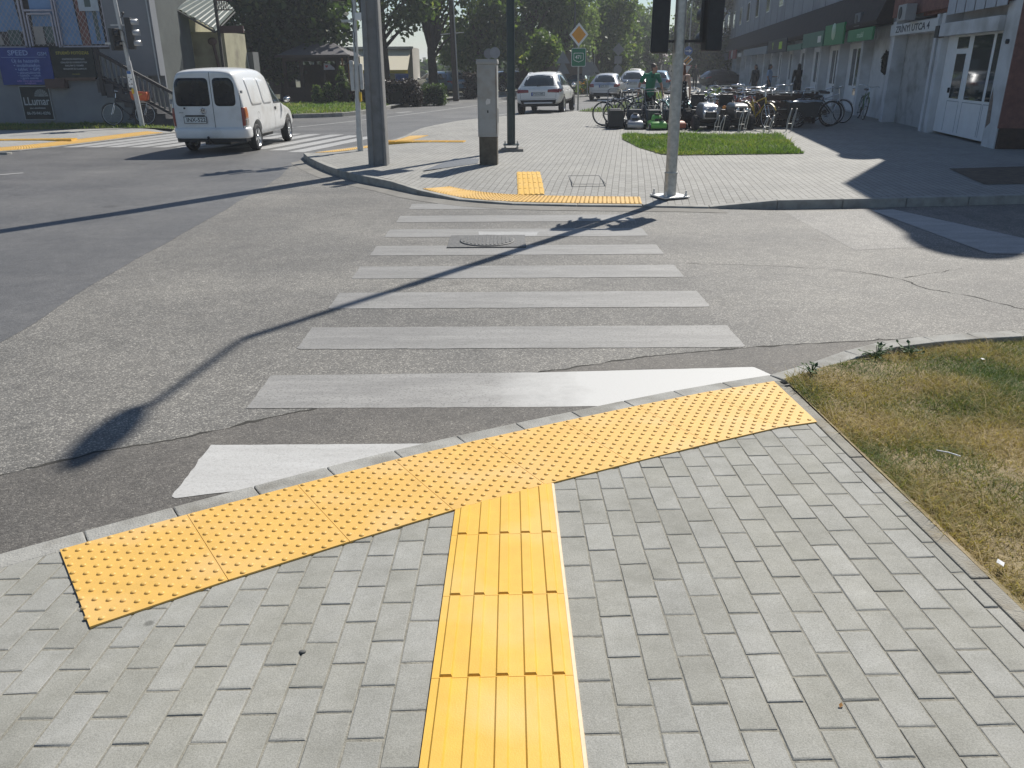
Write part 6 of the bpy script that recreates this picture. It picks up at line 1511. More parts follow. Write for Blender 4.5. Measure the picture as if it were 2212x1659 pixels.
for i, (x, y, a, c_, lb) in enumerate(((5.75, 25.9, -60, 'silver', 'silver bicycle standing right of the woman in the dotted dress'), (6.0, 26.8, -58, 'blue', 'blue bicycle with the white price card, behind the silver covered tractor'), (6.35, 25.6, -62, 'orange', 'orange framed bicycle between the two garden tractors'), (6.75, 26.5, -55, 'red', 'red bicycle in the middle of the crowded row'), (7.0, 25.4, -60, 'orange', 'second orange bicycle, its frame arching over the dark tractor'), (7.3, 26.4, -52, 'dark', 'dark bicycle at the back of the row below the talking pair'), (7.7, 25.5, -58, 'red', 'red brown bicycle with a raised handlebar at the right of the row'), (8.05, 26.5, -55, 'dark', 'dark bicycle at the far right end of the sunlit row'), (6.5, 28.2, -20, 'white', 'white bicycle behind the row near the green shrub'), (7.5, 28.6, -15, 'silver', 'silver bicycle lying along the back of the display'))):
    bike((x, y, 0), R(a + rnd.uniform(-14, 14)), c_, lb, rnd.uniform(-.12, .12)).scale = (rnd.uniform(.88, 1.08),) * 3
for i, (x, y, a, c_, lb) in enumerate(((5.45, 27.2, -60, 'dark', 'dark bicycle in the second row just right of the steel post'), (5.9, 25.0, -66, 'silver', 'silver bicycle directly behind the silver wrapped tractor'), (6.55, 27.4, -58, 'silver', 'silver bicycle in the second row behind the red one'), (6.8, 24.9, -64, 'red', 'red bicycle directly behind the black tractor'), (7.15, 27.5, -50, 'blue', 'blue bicycle at the back of the second row'), (7.45, 25.3, -62, 'white', 'white bicycle between the second orange one and the crates'), (7.9, 27.2, -56, 'dark', 'dark bicycle at the back beside the long crate'), (8.3, 25.6, -60, 'red', 'dull red bicycle above the cargo tricycle'), (6.2, 29.5, -20, 'dark', 'dark bicycle farthest back in front of the parked cars'), (3.75, 26.0, -30, 'dark', 'dark bicycle squeezed between the leftmost one and the white one'), (8.7, 27.3, -50, 'silver', 'silver bicycle at the edge of the building shade'))):
    bike((x, y, 0), R(a + rnd.uniform(-25, 25)), c_, lb, rnd.uniform(-.14, .14)).scale = (rnd.uniform(.88, 1.10),) * 3
bike((7.05, 24.0, 0), R(-70), 'yellow', 'yellow bicycle in front of the crates with its wheel between the steel hoops', .05)
bike((9.1, 25.2, 0), R(172), 'dark', 'dark bicycle in the shade with a pale plastic wrapped handlebar', .08)
bike((10.05, 26.6, 0), R(-55), 'silver', 'silver handlebar bicycle in the shade at the right end of the display', .08)
bike((11.72, 28.1, 0), R(-104), 'green', 'green bicycle leaning on the white wall under the wreath', -.12, None)
bike((-12.55, 27.7, -.02), R(182), 'dark', 'dark bicycle leaning under the stairs behind the far left signal pole', .12, None)
o = MB(); o.ring([[Vector((sx * a_, sy * c_, z)) for sx, sy in ((-1, -1), (1, -1), (1, 1), (-1, 1))] for z, a_, c_ in ((0, .20, .13), (.02, .24, .16), (.24, .27, .18), (.27, .25, .165))], 0, True)
o = o.build('pannier_bag', P('bag_orange', (.55, .11, .035), .6, var=.15), None, .03); o.location = (-12.05, 27.65, .76); o.rotation_euler = (0, R(4), R(6)); tag(o, 'orange bag on the rack of the dark bicycle under the stairs', 'bag')
b = MB(); b.box(-.13, .13, -.008, -.002, -.012, .022, 0, Matrix.Translation((0, -.178, .15)) @ Matrix.Rotation(R(-25), 4, 'Y')); b.build('yellow_stripe', P('bag_yellow', (.6, .36, .05), .6), o)

# ------------------------------------------------------------------ lawn mowers
def make_mower(loc, rz, deck, hood, label, bag=False, accent=None):
    t = thing('lawn_mower', loc, rz, label, 'lawn mower', 'lawn mowers lined up on the pavement')
    b = MB(); b.ring([[Vector((sx * w_, y0 if sy < 0 else y1, z)) for sx, sy in ((-1, -1), (1, -1), (1, 1), (-1, 1))] for z, w_, y0, y1 in ((.05, .23, -.36, .34), (.16, .23, -.36, .34), (.22, .20, -.30, .30), (.25, .15, -.22, .24))], 0, True); o = b.build('deck', deck, t, .02, fix=True)
    b = MB(); b.ring([[Vector((w_ * math.cos(a), yc + l_ * math.sin(a), z)) for a in np.linspace(0, 6.283, 17)[:-1]] for z, w_, l_, yc in ((.22, .15, .19, 0), (.30, .155, .20, 0), (.37, .13, .17, .02), (.41, .08, .10, .03))], 0, True); h = b.build('engine_cover', hood, t, fix=True)
    b = MB(); b.box(-.10, .10, -.215, -.18, .24, .31); b.box(-.07, .07, -.12, .10, .405, .43); b.tube([(.11, .1, .34), (.16, .05, .38), (.17, -.06, .36)], .02, 8); b.build('grille', M_black, h)
    for x in (-1, 1):
        for y, r_ in ((-.27, .09), (.30, .105)):
            b = MB(); b.lathe([(r_ * .6, -.022), (r_, -.022), (r_, .022), (r_ * .6, .024)], 18, Matrix.Translation((x * .255, y, r_)) @ Matrix.Rotation(R(90) * x, 4, 'Y')); w_ = b.build('wheel', M_rubber, t)
            b = MB(); b.lathe([(r_ * .62, .02), (r_ * .5, .026), (.01, .03)], 14, Matrix.Translation((x * .255, y, r_)) @ Matrix.Rotation(R(90) * x, 4, 'Y')); b.build('hubcap', accent or M_silver, w_)
    b = MB(); b.tube([(-.20, .28, .2), (-.215, .55, .60), (-.20, .92, 1.02), (-.12, .97, 1.06), (.12, .97, 1.06), (.20, .92, 1.02), (.215, .55, .60), (.20, .28, .2)], .013, 8); b.tube([(-.214, .56, .62), (.214, .56, .62)], .010, 6); b.tube([(-.19, .86, .99), (0, .84, 1.0), (.19, .86, .99)], .008, 6); b.build('handle', M_mow_handle, t)
    b = MB(); b.tube([(.20, .9, 1.0), (.23, .6, .7), (.15, .3, .42), (.05, .1, .36)], .006, 5); b.build('cable', M_black, t)
    b = MB(); b.box(-.19, .19, .30, .74, .20, .52); b.build('grass_box', M_mow_box, t, .04)
    if bag:
        b = MB(); b.box(-.215, .215, -.50, -.36, .05, .52); b.build('front_box', M_black, t, .02)
    return t
M_mow_handle = P('mower_tube', (.16, .165, .17), .4, .6, var=.1); M_mow_box = P('mower_box', (.05, .052, .056), .6, var=.15)
M_mow_green = P('mower_green', (.12, .40, .05), .4, var=.08, coat=.3); M_mow_or = P('mower_orange', (.40, .09, .035), .45, var=.1, coat=.3); M_mow_silver = P('mower_silver', (.33, .335, .35), .35, .4, var=.08, coat=.4); M_mow_white = P('mower_cream', (.55, .56, .50), .45, coat=.3)
make_mower((3.1, 24.75, 0), R(-4), M_black, M_black, 'black mower with a tall square box front, leftmost of the row', True)
make_mower((3.62, 24.3, 0), R(-6), M_mow_silver, M_mow_silver, 'silver grey mower, second from the left of the row')
make_mower((4.18, 23.95, 0), R(3), M_mow_green, M_mow_green, 'bright green mower right in front of the man', False, M_mow_white)
make_mower((4.72, 24.0, 0), R(5), M_mow_or, M_mow_silver, 'orange and silver mower beside the steel lamp post', False, M_mow_or)
make_mower((4.15, 25.1, 0), R(2), M_black, M_black, 'black mower behind the green one, its handle in front of the man')

# ------------------------------------------------------------------ garden tractors
def make_tractor(loc, rz, hood, label, seat=True):
    t = thing('garden_tractor', loc, rz, label, 'garden tractor', 'garden tractors on display')
    b = MB(); b.ring([[Vector((w_ * sx, y0 if sy < 0 else y1, z)) for sx, sy in ((-1, -1), (-.7, -1.08), (.7, -1.08), (1, -1), (1, 1), (-1, 1))] for z, w_, y0, y1 in ((.30, .20, -.55, .15), (.45, .23, -.60, .18), (.62, .22, -.52, .18), (.72, .15, -.36, .14))], 0, True); o = b.build('hood', hood, t, .02, fix=True); o.modifiers.new('s', 'SUBSURF').render_levels = 2
    b = MB(); b.box(-.16, .16, -.625, -.56, .34, .50); b.box(-.28, .28, -.4, .75, .24, .32); b.box(-.3, .3, .25, .75, .32, .52); b.box(-.36, .36, -.28, .30, .10, .20); b.build('chassis', M_black, t, .02)
    for x in (-1, 1):
        for y, r_, w_ in ((-.36, .20, .075), (.52, .27, .11)):
            b = MB(); b.lathe([(r_ * .5, -w_), (r_ * .88, -w_), (r_, -w_ * .7), (r_, w_ * .7), (r_ * .88, w_), (r_ * .5, w_)], 22, Matrix.Translation((x * .36, y, r_)) @ Matrix.Rotation(R(90) * x, 4, 'Y'))
            for k in range(16):
                a = 2 * math.pi * k / 16; T = Matrix.Translation((x * .36, y, r_)) @ Matrix.Rotation(a, 4, 'X'); b.box(-w_ * .8, w_ * .8, -.015, .015, r_ - .005, r_ + .014, 0, T)
            q = b.build('wheel', M_rubber, t)
            b = MB(); b.lathe([(r_ * .5, w_ * .8), (r_ * .2, w_ * .5), (.01, w_ * .5)], 16, Matrix.Translation((x * .36, y, r_)) @ Matrix.Rotation(R(90) * x, 4, 'Y')); b.build('rim', M_alloy, q)
        b = MB(); b.lathe([(.045, 0), (.04, .02), (.01, .024)], 14, Matrix.Translation((x * .13, -.60, .55)) @ Matrix.Rotation(R(90), 4, 'X')); b.build('headlamp', M_chrome, t)
    b = MB(); b.tube([(0, .12, .68), (0, .24, .86)], .015, 6); b.tube([(.16 * math.cos(2 * math.pi * k / 16), .25 + .08 * math.sin(2 * math.pi * k / 16), .88 + .12 * math.sin(2 * math.pi * k / 16)) for k in range(16)], .013, 6, closed=True); b.build('steering_wheel', M_black, t)
    b = MB(); b.box(-.2, .2, .45, .78, .52, .60); b.box(-.2, .2, .74, .84, .58, .92); b.build('seat', M_black, t, .03)
    return t
make_tractor((5.55, 24.0, 0), R(4), P('crinkled_foil', (.45, .47, .49), .28, .75, var=.3, scale=16, bump=.8, bscale=22), 'dark garden tractor with a shiny silver wrapped hood, next to the woman')
make_tractor((6.40, 24.0, 0), R(6), P('tractor_black', (.045, .045, .042), .35, var=.2, coat=.5), 'black garden tractor with chunky tyres, right of the silver hooded one')
b = MB(); b.sphere((0, 0, 0), (.055, .03, .05), 12, 8)
o = b.build('reflector', P('reflector_amber', (.75, .25, .01), .15, coat=.8)); o.location = (6.03, 23.75, .60); tag(o, 'small amber reflector glowing in the sun between the two tractors', 'reflector')
for x, y, z, rz_, lb in ((5.95, 24.15, .45, .3, 'white price tag hanging beside the silver hooded tractor'), (5.72, 25.2, 1.0, .1, 'tall white price card on a bicycle behind the silver hooded tractor'), (7.35, 24.6, .92, -.5, 'slanted white price card above the yellow bicycle')):
    b = MB(); b.box(-.07, .07, -.002, .002, -.14, .14); o = b.build('price_tag', P('card_white', (.62, .62, .60), .6)); o.location = (x, y, z); o.rotation_euler = (.15, rz_ * .8, rz_); tag(o, lb, 'price tag', 'white price tags on the display')

# steel bicycle hoops at the lawn edge
for i, (x, y, lb) in enumerate(((5.72, 22.75, 'leftmost pair of bent steel parking hoops behind the lawn'), (6.40, 22.85, 'taller second pair of bent steel parking hoops behind the lawn'), (7.05, 22.75, 'third pair of bent steel parking hoops from the left'), (7.72, 22.95, 'rightmost pair of bent steel parking hoops, at the edge of the shade'))):
    t = thing('bicycle_hoop', (x, y, 0), R(-8 + 5 * i), lb, 'bicycle rack', 'steel bicycle parking hoops')
    hh = .42 if i in (0, 2) else .58
    for s_ in (-1, 1):
        b = MB(); xo = s_ * .075; b.tube([(xo - .10, -.05, -.02), (xo - .08, -.05, hh * .55), (xo, -.03, hh), (xo + .025, .0, hh + .01), (xo + .02, .06, hh * .6), (xo - .03, .08, -.02)], .011, 8); b.build('hoop', M_galv, t)
    b = MB(); b.tube([(-.09 - .075, -.05, hh * .35), (.075 - .09, -.05, hh * .35)], .007, 6); b.build('tie_bar', M_galv, t)

# dark timber benches and crates behind the display
def make_bench(loc, rz, w_, label):
    t = thing('slatted_crate', loc, rz, label, 'crate', 'dark slatted crates behind the display'); 
    b = MB()
    for k in range(5): b.box(-w_ / 2, w_ / 2, -.32, -.295, .06 + k * .17, .19 + k * .17)
    for k in range(5): b.box(-w_ / 2, w_ / 2, .295, .32, .06 + k * .17, .19 + k * .17)
    b.box(-w_ / 2, w_ / 2, -.29, .29, .05, .08); b.build('slats', M_wood_d, t)
    for x in (-w_ / 2 + .04, w_ / 2 - .04):
        for y in (-.295, .225): b = MB(); b.box(x - .035, x + .035, y, y + .07, 0, .95); b.build('corner_post', M_wood_d, t)
    b = MB(); b.box(-w_ / 2, w_ / 2, -.325, -.30, .93, .955); b.box(-w_ / 2, w_ / 2, -.325, -.30, .50, .515); b.build('metal_edge', M_galv, t)
    return t
make_bench((7.75, 24.75, 0), R(-4), 1.0, 'dark slatted crate with bright metal edges behind the yellow bicycle')
make_bench((8.75, 26.4, 0), R(-6), 1.5, 'long dark slatted crate in the shade behind the cargo bicycle')
make_bench((9.2, 33.2, 0), R(-70), 2.4, 'low dark slatted crate far back by the end of the sunlit pavement')
# three wheeled cargo box
t = thing('cargo_tricycle', (8.45, 24.55, 0), R(8), 'dark cargo tricycle with a blue plastic cover and one large wheel in the shade', 'tricycle')
b = MB(); b.ring([[Vector((sx * w_ + .0, sy * .30, z)) for sx, sy in ((-1, -1), (1, -1), (1, 1), (-1, 1))] for z, w_ in ((.30, .40), (.72, .50))], 0, False); b.build('cargo_box', P('cargo_dark', (.035, .04, .042), .6, var=.2), t, .02)
b = MB(); rs = random.Random(8); vs = []; fs = []
for i in range(9):
    for j in range(7): vs.append((-.52 + i * .13, -.34 + j * .113, .735 + .045 * noise.noise(Vector((i * .6, j * .7, 2))) - (.03 if j in (0, 6) else 0)))
for i in range(8):
    for j in range(6): fs.append((i * 7 + j, (i + 1) * 7 + j, (i + 1) * 7 + j + 1, i * 7 + j + 1))
b.add(vs, fs, 0, True); o = b.build('plastic_cover', P('plastic_pale_blue', (.26, .33, .40), .25, var=.15, coat=.5), t); o.modifiers.new('s', 'SOLIDIFY').thickness = .006
for x, y, r_ in ((.95, 0, .36), (-.25, -.38, .24), (-.25, .38, .24)):
    b = MB(); b.tube([(x + (r_ - .02) * math.cos(2 * math.pi * k / 28), y, r_ + (r_ - .02) * math.sin(2 * math.pi * k / 28)) for k in range(28)], .024, 8, closed=True); q = b.build('wheel', M_rubber, t)
    b = MB(); 
    for k in range(18):
        a = 2 * math.pi * k / 18; b.tube([(x + .02 * math.cos(a + .3), y, r_ + .02 * math.sin(a + .3)), (x + (r_ - .03) * math.cos(a), y, r_ + (r_ - .03) * math.sin(a))], .0022, 4)
    b.lathe([(.03, -.04), (.03, .04)], 10, Matrix.Translation((x, y, r_)) @ Matrix.Rotation(R(90), 4, 'X')); b.build('spokes', M_alloy, q)
b = MB(); b.tube([(.95, 0, .36), (.55, 0, .78), (.2, 0, .62)], .022, 8); b.tube([(.55, 0, .5), (.2, 0, .40), (-.25, 0, .30)], .022, 8); b.tube([(-.25, -.38, .24), (-.25, .38, .24)], .018, 8); b.tube([(.2, 0, .62), (.0, 0, .95)], .018, 8); b.tube([(-.04, -.28, 1.0), (0, 0, .96), (-.04, .28, 1.0)], .015, 8); b.build('frame', M_frame, t)
b = MB(); b.sphere((.52, 0, .84), (.14, .09, .045), 12, 8); b.build('saddle', M_black, t)

# ------------------------------------------------------------------ people
def limb(b, pts, rad, n=14, sub=3):
    P_ = [Vector(p) for p in pts]
    for p, r_ in zip(P_, rad): b.sphere(p, r_, n, 8)
    for i in range(len(P_) - 1):
        k = sub; b.tube([P_[i].lerp(P_[i + 1], j / k) for j in range(k + 1)], [rad[i] + (rad[i + 1] - rad[i]) * j / k for j in range(k + 1)], n)
def skinned(b, name, mat, parent, vox=.011, smooth=4):
    o = b.build('tmp', mat)
    m = o.modifiers.new('r', 'REMESH'); m.mode = 'VOXEL'; m.voxel_size = vox
    sm = o.modifiers.new('s', 'SMOOTH'); sm.iterations = smooth; sm.factor = .5
    me = evalmesh(o); bpy.data.objects.remove(o); me.polygons.foreach_set('use_smooth', [True] * len(me.polygons))
    me.materials.clear(); me.materials.append(mat)
    return link(name, me, parent)
def make_person(loc, rz, label, J, top, bottom, hair, shoes, hairlen=.0, sleeves=.55, legs='trousers', H=1.0, skin=M_skin, dress=None):
    """J overrides joints (metres, figure faces local -Y, 1.76 m tall)"""
    t = thing('person', loc, rz, label, 'person'); t.scale = (H, H, H)
    D = dict(pelvis=(0, 0, .96), waist=(0, .0, 1.10), chest=(0, .0, 1.30), neck=(0, .02, 1.50), head=(0, -.01, 1.645), headdir=(0, -1, 0), sL=(.185, .01, 1.43), eL=(.24, .03, 1.14), wL=(.25, -.06, .90), sR=(-.185, .01, 1.43), eR=(-.24, .03, 1.14), wR=(-.25, -.06, .90), hL=(.09, 0, .93), kL=(.10, -.02, .50), aL=(.11, .02, .085), hR=(-.09, 0, .93), kR=(-.10, -.02, .50), aR=(-.11, .02, .085))
    D.update(J); V = {k: Vector(v) for k, v in D.items()}
    hd = V['headdir'].normalized(); hx = Vector((-hd.y, hd.x, 0)).normalized(); hu = hx.cross(-hd).normalized() if False else Vector((0, 0, 1))
    b = MB()
    limb(b, [V['pelvis'], V['waist'], V['chest'], V['chest'].lerp(V['neck'], .6)], [.135, .115, .135, .10]); limb(b, [V['neck'] + Vector((0, 0, -.06)), V['head'] + Vector((0, 0, -.06))], [.058, .052])
    limb(b, [V['sL'], V['chest'].lerp(V['neck'], .55), V['sR']], [.055, .08, .055])
    T = Matrix.Translation(V['head']) @ Matrix((hx.to_4d() * 0 + Vector((*hx, 0)), Vector((*(-hd), 0)), Vector((0, 0, 1, 0)), Vector((0, 0, 0, 1)))).transposed()
    b.sphere((0, 0, .02), (.075, .095, .105), 18, 14, 0, T); b.sphere((0, -.02, -.055), (.055, .07, .055), 14, 10, 0, T)
    b.sphere((0, -.098, -.005), (.014, .020, .026), 8, 6, 0, T); b.sphere((.077, .005, .0), (.010, .02, .03), 8, 6, 0, T); b.sphere((-.077, .005, .0), (.010, .02, .03), 8, 6, 0, T); b.sphere((0, -.082, -.058), (.026, .012, .010), 8, 6, 0, T)
    for s_ in ('L', 'R'):
        limb(b, [V['s' + s_], V['e' + s_], V['w' + s_]], [.052, .040, .027]); limb(b, [V['h' + s_], V['k' + s_], V['a' + s_]], [.088, .056, .038])
        limb(b, [V['a' + s_] + Vector((0, .03, -.04)), V['a' + s_] + Vector((0, -.13, -.055))], [.035, .03])
        w_ = V['w' + s_]; fd = (w_ - V['e' + s_]).normalized(); sd = fd.cross(Vector((0, 1, 0))); sd = sd.normalized() if sd.length > .1 else Vector((1, 0, 0)); up = fd.cross(sd)
        limb(b, [w_, w_ + fd * .085], [.024, .026], 10, 2)
        for k, L in enumerate((.070, .082, .076, .058)):
            o_ = w_ + fd * .085 + up * ((k - 1.5) * .019); cur = Vector((0, -1, 0)) * .6
            limb(b, [o_, o_ + (fd + cur * .3).normalized() * L * .5, o_ + (fd + cur * .3).normalized() * L * .5 + (fd + cur).normalized() * L * .5], [.0092, .0085, .0075], 8, 1)
        limb(b, [w_ + fd * .03 + up * .018, w_ + fd * .07 + up * .046, w_ + fd * .10 + up * .052], [.011, .0095, .0085], 8, 1)
    body = skinned(b, 'body', skin, t, .0085, 2)
    for s_ in (-1, 1):
        e = MB(); e.sphere((s_ * .031, -.088, .022), (.012, .008, .008), 8, 6, 0, T); e.build('eye', P('eye_dark', (.03, .022, .018), .2), t)
    h = MB(); h.sphere((0, .018, .052), (.085, .098, .088), 16, 12, 0, T); h.sphere((0, .05, -.0), (.078, .065, .085), 14, 10, 0, T)
    if hairlen:
        h.sphere((0, .055, -.10), (.098, .07, .13), 14, 10, 0, T); h.sphere((0, .05, -.10 - hairlen * .5), (.085, .05, hairlen * .6), 12, 10, 0, T)
    skinned(h, 'hair', hair, t, .011, 2)
    # clothing
    if dress is None:
        c = MB(); limb(c, [V['pelvis'] + Vector((0, 0, -.03)), V['waist'], V['chest'], V['chest'].lerp(V['neck'], .62)], [.155, .138, .158, .118]); limb(c, [V['sL'] + Vector((0, 0, -.01)), V['chest'].lerp(V['neck'], .5), V['sR'] + Vector((0, 0, -.01))], [.070, .095, .070])
        for s_ in ('L', 'R'):
            e_ = V['s' + s_].lerp(V['e' + s_], min(1, sleeves)); limb(c, [V['s' + s_], e_], [.072, .062])
            if sleeves > 1: limb(c, [V['e' + s_], V['e' + s_].lerp(V['w' + s_], .9)], [.056, .044])
        skinned(c, 'shirt', top, t, .012, 3)
        c = MB(); limb(c, [V['pelvis'] + Vector((0, 0, .04)), V['pelvis'] + Vector((0, 0, -.02))], [.142, .148])
        for s_ in ('L', 'R'):
            if legs == 'trousers': limb(c, [V['h' + s_], V['k' + s_], V['a' + s_] + Vector((0, 0, .0))], [.105, .075, .062])
            else: limb(c, [V['h' + s_], V['k' + s_].lerp(V['h' + s_], .12)], [.108, .094])
        skinned(c, legs, bottom, t, .012, 3)
    else:
        c = MB(); rings = []
        for z, w_, d_ in ((.30, .30, .24), (.55, .25, .21), (.80, .205, .18), (.96, .178, .155), (1.10, .135, .120), (1.22, .150, .130), (1.30, .150, .125)):
            rings.append([Vector((w_ * math.cos(a) * (1 + (.05 * math.sin(7 * a) if z < .9 else 0)), .005 + d_ * math.sin(a) * (1 + (.05 * math.sin(7 * a) if z < .9 else 0)), z)) for a in np.linspace(0, 6.283, 29)[:-1]])
        c.ring(rings, 0, True); c.build('dress', dress, t)
        c = MB()
        for s_ in (-1, 1): c.tube([(s_ * .08, .125, 1.28), (s_ * .10, .085, 1.42), (s_ * .10, .0, 1.475), (s_ * .09, -.09, 1.40), (s_ * .08, -.115, 1.30)], .011, 6)
        c.build('shoulder_straps', M_black, t)
    for s_ in ('L', 'R'):
        c = MB(); a_ = V['a' + s_]; limb(c, [a_ + Vector((0, .035, -.042)), a_ + Vector((0, -.06, -.045)), a_ + Vector((0, -.15, -.052))], [.043, .045, .036]); c.box(a_.x - .045, a_.x + .045, a_.y - .18, a_.y + .075, a_.z - .085, a_.z - .06); skinned(c, 'shoe', shoes, t, .010, 2)
    return t, body
M_hair_d = P('hair_dark', (.022, .016, .013), .6, var=.3, scale=60); M_hair_g = P('hair_greying', (.075, .055, .045), .6, var=.4, scale=70); M_hair_r = P('hair_auburn', (.16, .052, .022), .55, var=.4, scale=50)
M_shirt_g = P('shirt_green', (.022, .20, .115), .85, var=.12, scale=7); M_trs = P('trousers_black', (.022, .023, .027), .85, var=.2); M_shoe = P('shoe_dark', (.03, .028, .027), .7)
mt, mb_ = make_person((4.28, 26.0, 0), R(4), 'man in a green polo shirt and dark trousers bending towards the mowers', dict(chest=(0, -.07, 1.31), neck=(.02, -.13, 1.50), head=(.06, -.19, 1.625), headdir=(.75, -.6, -.3), sL=(.205, -.08, 1.43), eL=(.33, -.05, 1.16), wL=(.36, -.17, .93), sR=(-.205, -.08, 1.43), eR=(-.34, -.05, 1.17), wR=(-.40, -.19, .94)), M_shirt_g, M_trs, M_hair_g, M_shoe, 0, .62)
c = MB(); c.box(-.045, .045, -.235, -.228, 1.36, 1.46); c.build('placket', P('shirt_green_dark', (.014, .13, .075), .85), mt)
m_, n_, l_, b_ = nodes('polka_dot_cloth'); tc_ = n_.new('ShaderNodeTexCoord').outputs['Object']; v_ = tex(n_, l_, 'Voronoi', 11, tc_); v_.inputs['Randomness'].default_value = .45
r_ = ramp(n_, [(.26, (.55, .55, .53)), (.30, (.014, .014, .018))]); l_.new(v_.outputs['Distance'], r_.inputs[0]); l_.new(r_.outputs[0], b_.inputs['Base Color']); b_.inputs['Roughness'].default_value = .8
make_person((5.02, 24.9, 0), R(165), 'woman in a black polka dot dress with auburn hair behind the steel post', dict(aL=(.09, .02, .085), aR=(-.08, .06, .085), wL=(.24, -.10, .95), headdir=(.3, -1, 0)), M_black, M_black, M_hair_r, P('shoe_tan', (.25, .17, .12), .6), .20, .5, 'trousers', .985, P('skin_fair', (.55, .36, .27), .5, var=.06), m_)
M_sk2 = P('skin_tanned', (.34, .19, .13), .55)
make_person((13.25, 46.2, 0), R(-60), 'person in dark clothes at the shop window, left one of a talking pair', {}, P('top_charcoal', (.022, .024, .028), .9), P('skirt_charcoal', (.02, .021, .024), .9), M_hair_d, M_shoe, .12, 1.2, 'trousers', .98, M_sk2)
make_person((13.75, 45.3, 0), R(60), 'person in a light blue shirt and dark trousers facing the dark dressed one', dict(wL=(.18, -.28, 1.15), eL=(.25, -.05, 1.15)), P('shirt_light_blue', (.30, .40, .55), .85), P('trousers_navy', (.02, .025, .045), .9), M_hair_d, M_shoe, .16, .7, 'trousers', .98, M_sk2)
mt, _ = make_person((14.1, 41.8, 0), R(170), 'person in a black jacket and dark shorts seen from behind at the shop', {}, P('jacket_black', (.016, .016, .018), .9), P('shorts_black', (.02, .02, .022), .9), M_hair_d, M_shoe, .10, 1.2, 'shorts', .99, M_sk2)
make_person((14.3, 66, 0), R(10), 'distant dark silhouette of a person beside the yield sign post', {}, P('top_black', (.02, .02, .02), .9), M_trs, M_hair_d, M_shoe, .1, 1.2, 'trousers', 1.0, M_sk2)

# ------------------------------------------------------------------ trees and shrubs
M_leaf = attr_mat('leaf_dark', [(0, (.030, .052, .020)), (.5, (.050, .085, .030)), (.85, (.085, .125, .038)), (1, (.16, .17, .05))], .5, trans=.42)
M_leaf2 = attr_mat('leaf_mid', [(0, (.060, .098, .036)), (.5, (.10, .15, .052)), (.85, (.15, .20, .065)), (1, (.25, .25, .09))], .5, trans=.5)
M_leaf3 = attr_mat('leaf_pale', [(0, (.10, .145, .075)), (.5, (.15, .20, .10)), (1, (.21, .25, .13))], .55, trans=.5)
M_leafp = attr_mat('leaf_purple', [(0, (.022, .016, .018)), (1, (.050, .034, .034))], .5, trans=.25)
def leaf_cloud(rs, centers, per, spread, size, droop=0., flat=.0):
    k = len(centers); n = k * per
    c = np.repeat(np.array(centers), per, 0) + rs.normal(0, 1, (n, 3)) * spread * np.array([1, 1, .75])
    if droop: c[:, 2] -= np.abs(rs.gamma(1.5, droop, n))
    d = rs.normal(0, 1, (n, 3)); d[:, 2] -= .6 if droop else .25; d /= np.linalg.norm(d, axis=1)[:, None]
    e = rs.normal(0, 1, (n, 3)); e -= d * (e * d).sum(1)[:, None]; e /= np.linalg.norm(e, axis=1)[:, None]
    L = size * rs.uniform(.6, 1.4, n)[:, None]; W = L * .34
    v = np.empty((n, 4, 3)); v[:, 0] = c - d * L * .5; v[:, 1] = c + e * W; v[:, 2] = c + d * L * .5; v[:, 3] = c - e * W
    f = np.arange(n * 4).reshape(n, 4)
    tint = np.clip(np.repeat(rs.uniform(.1, .75, k), per) + rs.normal(0, .16, n), 0, 1)
    return v.reshape(-1, 3), f, np.repeat(tint, 4)
def tree(name, loc, trunk_h, trunk_r, blobs, n_cl, per, spread, size, mat, seed, label, group=None, droop=0., hollow=.45, bark=M_bark, cat='tree'):
    """blobs: ellipsoids (cx,cy,cz,rx,ry,rz) of the crown relative to the foot of the tree"""
    rs = np.random.RandomState(seed); t = thing(name, loc, 0, label, cat, group)
    vol = np.array([b_[3] * b_[4] * b_[5] for b_ in blobs]); pick = rs.choice(len(blobs), n_cl, p=vol / vol.sum()); cs = []
    for i in pick:
        d = rs.normal(0, 1, 3); d /= np.linalg.norm(d); r_ = hollow + (1 - hollow) * rs.uniform(0, 1) ** .6
        if rs.uniform() < .12: r_ *= 1.14
        bl = blobs[i]; cs.append((bl[0] + d[0] * bl[3] * r_, bl[1] + d[1] * bl[4] * r_, bl[2] + d[2] * bl[5] * r_))
    v, f, ti = leaf_cloud(rs, cs, per, spread, size, droop)
    link('crown', np_mesh('crown', v, f, mat, ti), t)
    b = MB(); top = max(b_[2] for b_ in blobs)
    if trunk_h > .1:
        b.tube([(0, 0, -.2), (.04, .02, trunk_h * .5), (-.03, .03, trunk_h), (.1, 0, top)], [trunk_r * 1.25, trunk_r, trunk_r * .85, trunk_r * .3], 10)
        for k, i in enumerate(rs.choice(len(cs), min(16, len(cs)), False)):
            c = cs[i]; z0 = trunk_h * rs.uniform(.75, 1.1); m_ = (c[0] * .45, c[1] * .45, z0 + (c[2] - z0) * .6); b.tube([(0, 0, z0), m_, c], [trunk_r * .45, trunk_r * .26, .02], 6)
        b.build('trunk', bark, t)
    return t
def blob_set(rs, n, cx, cz, rx, rz, br):
    out = []
    for i in range(n):
        a = rs.uniform(0, 6.28); q = rs.uniform(.2, 1) ** .5; out.append((cx + rx * q * math.cos(a), rx * q * math.sin(a), cz + rz * rs.uniform(-1, 1), br * rs.uniform(.7, 1.25), br * rs.uniform(.7, 1.25), br * rs.uniform(.6, 1.)))
    return out
rt = np.random.RandomState(11)
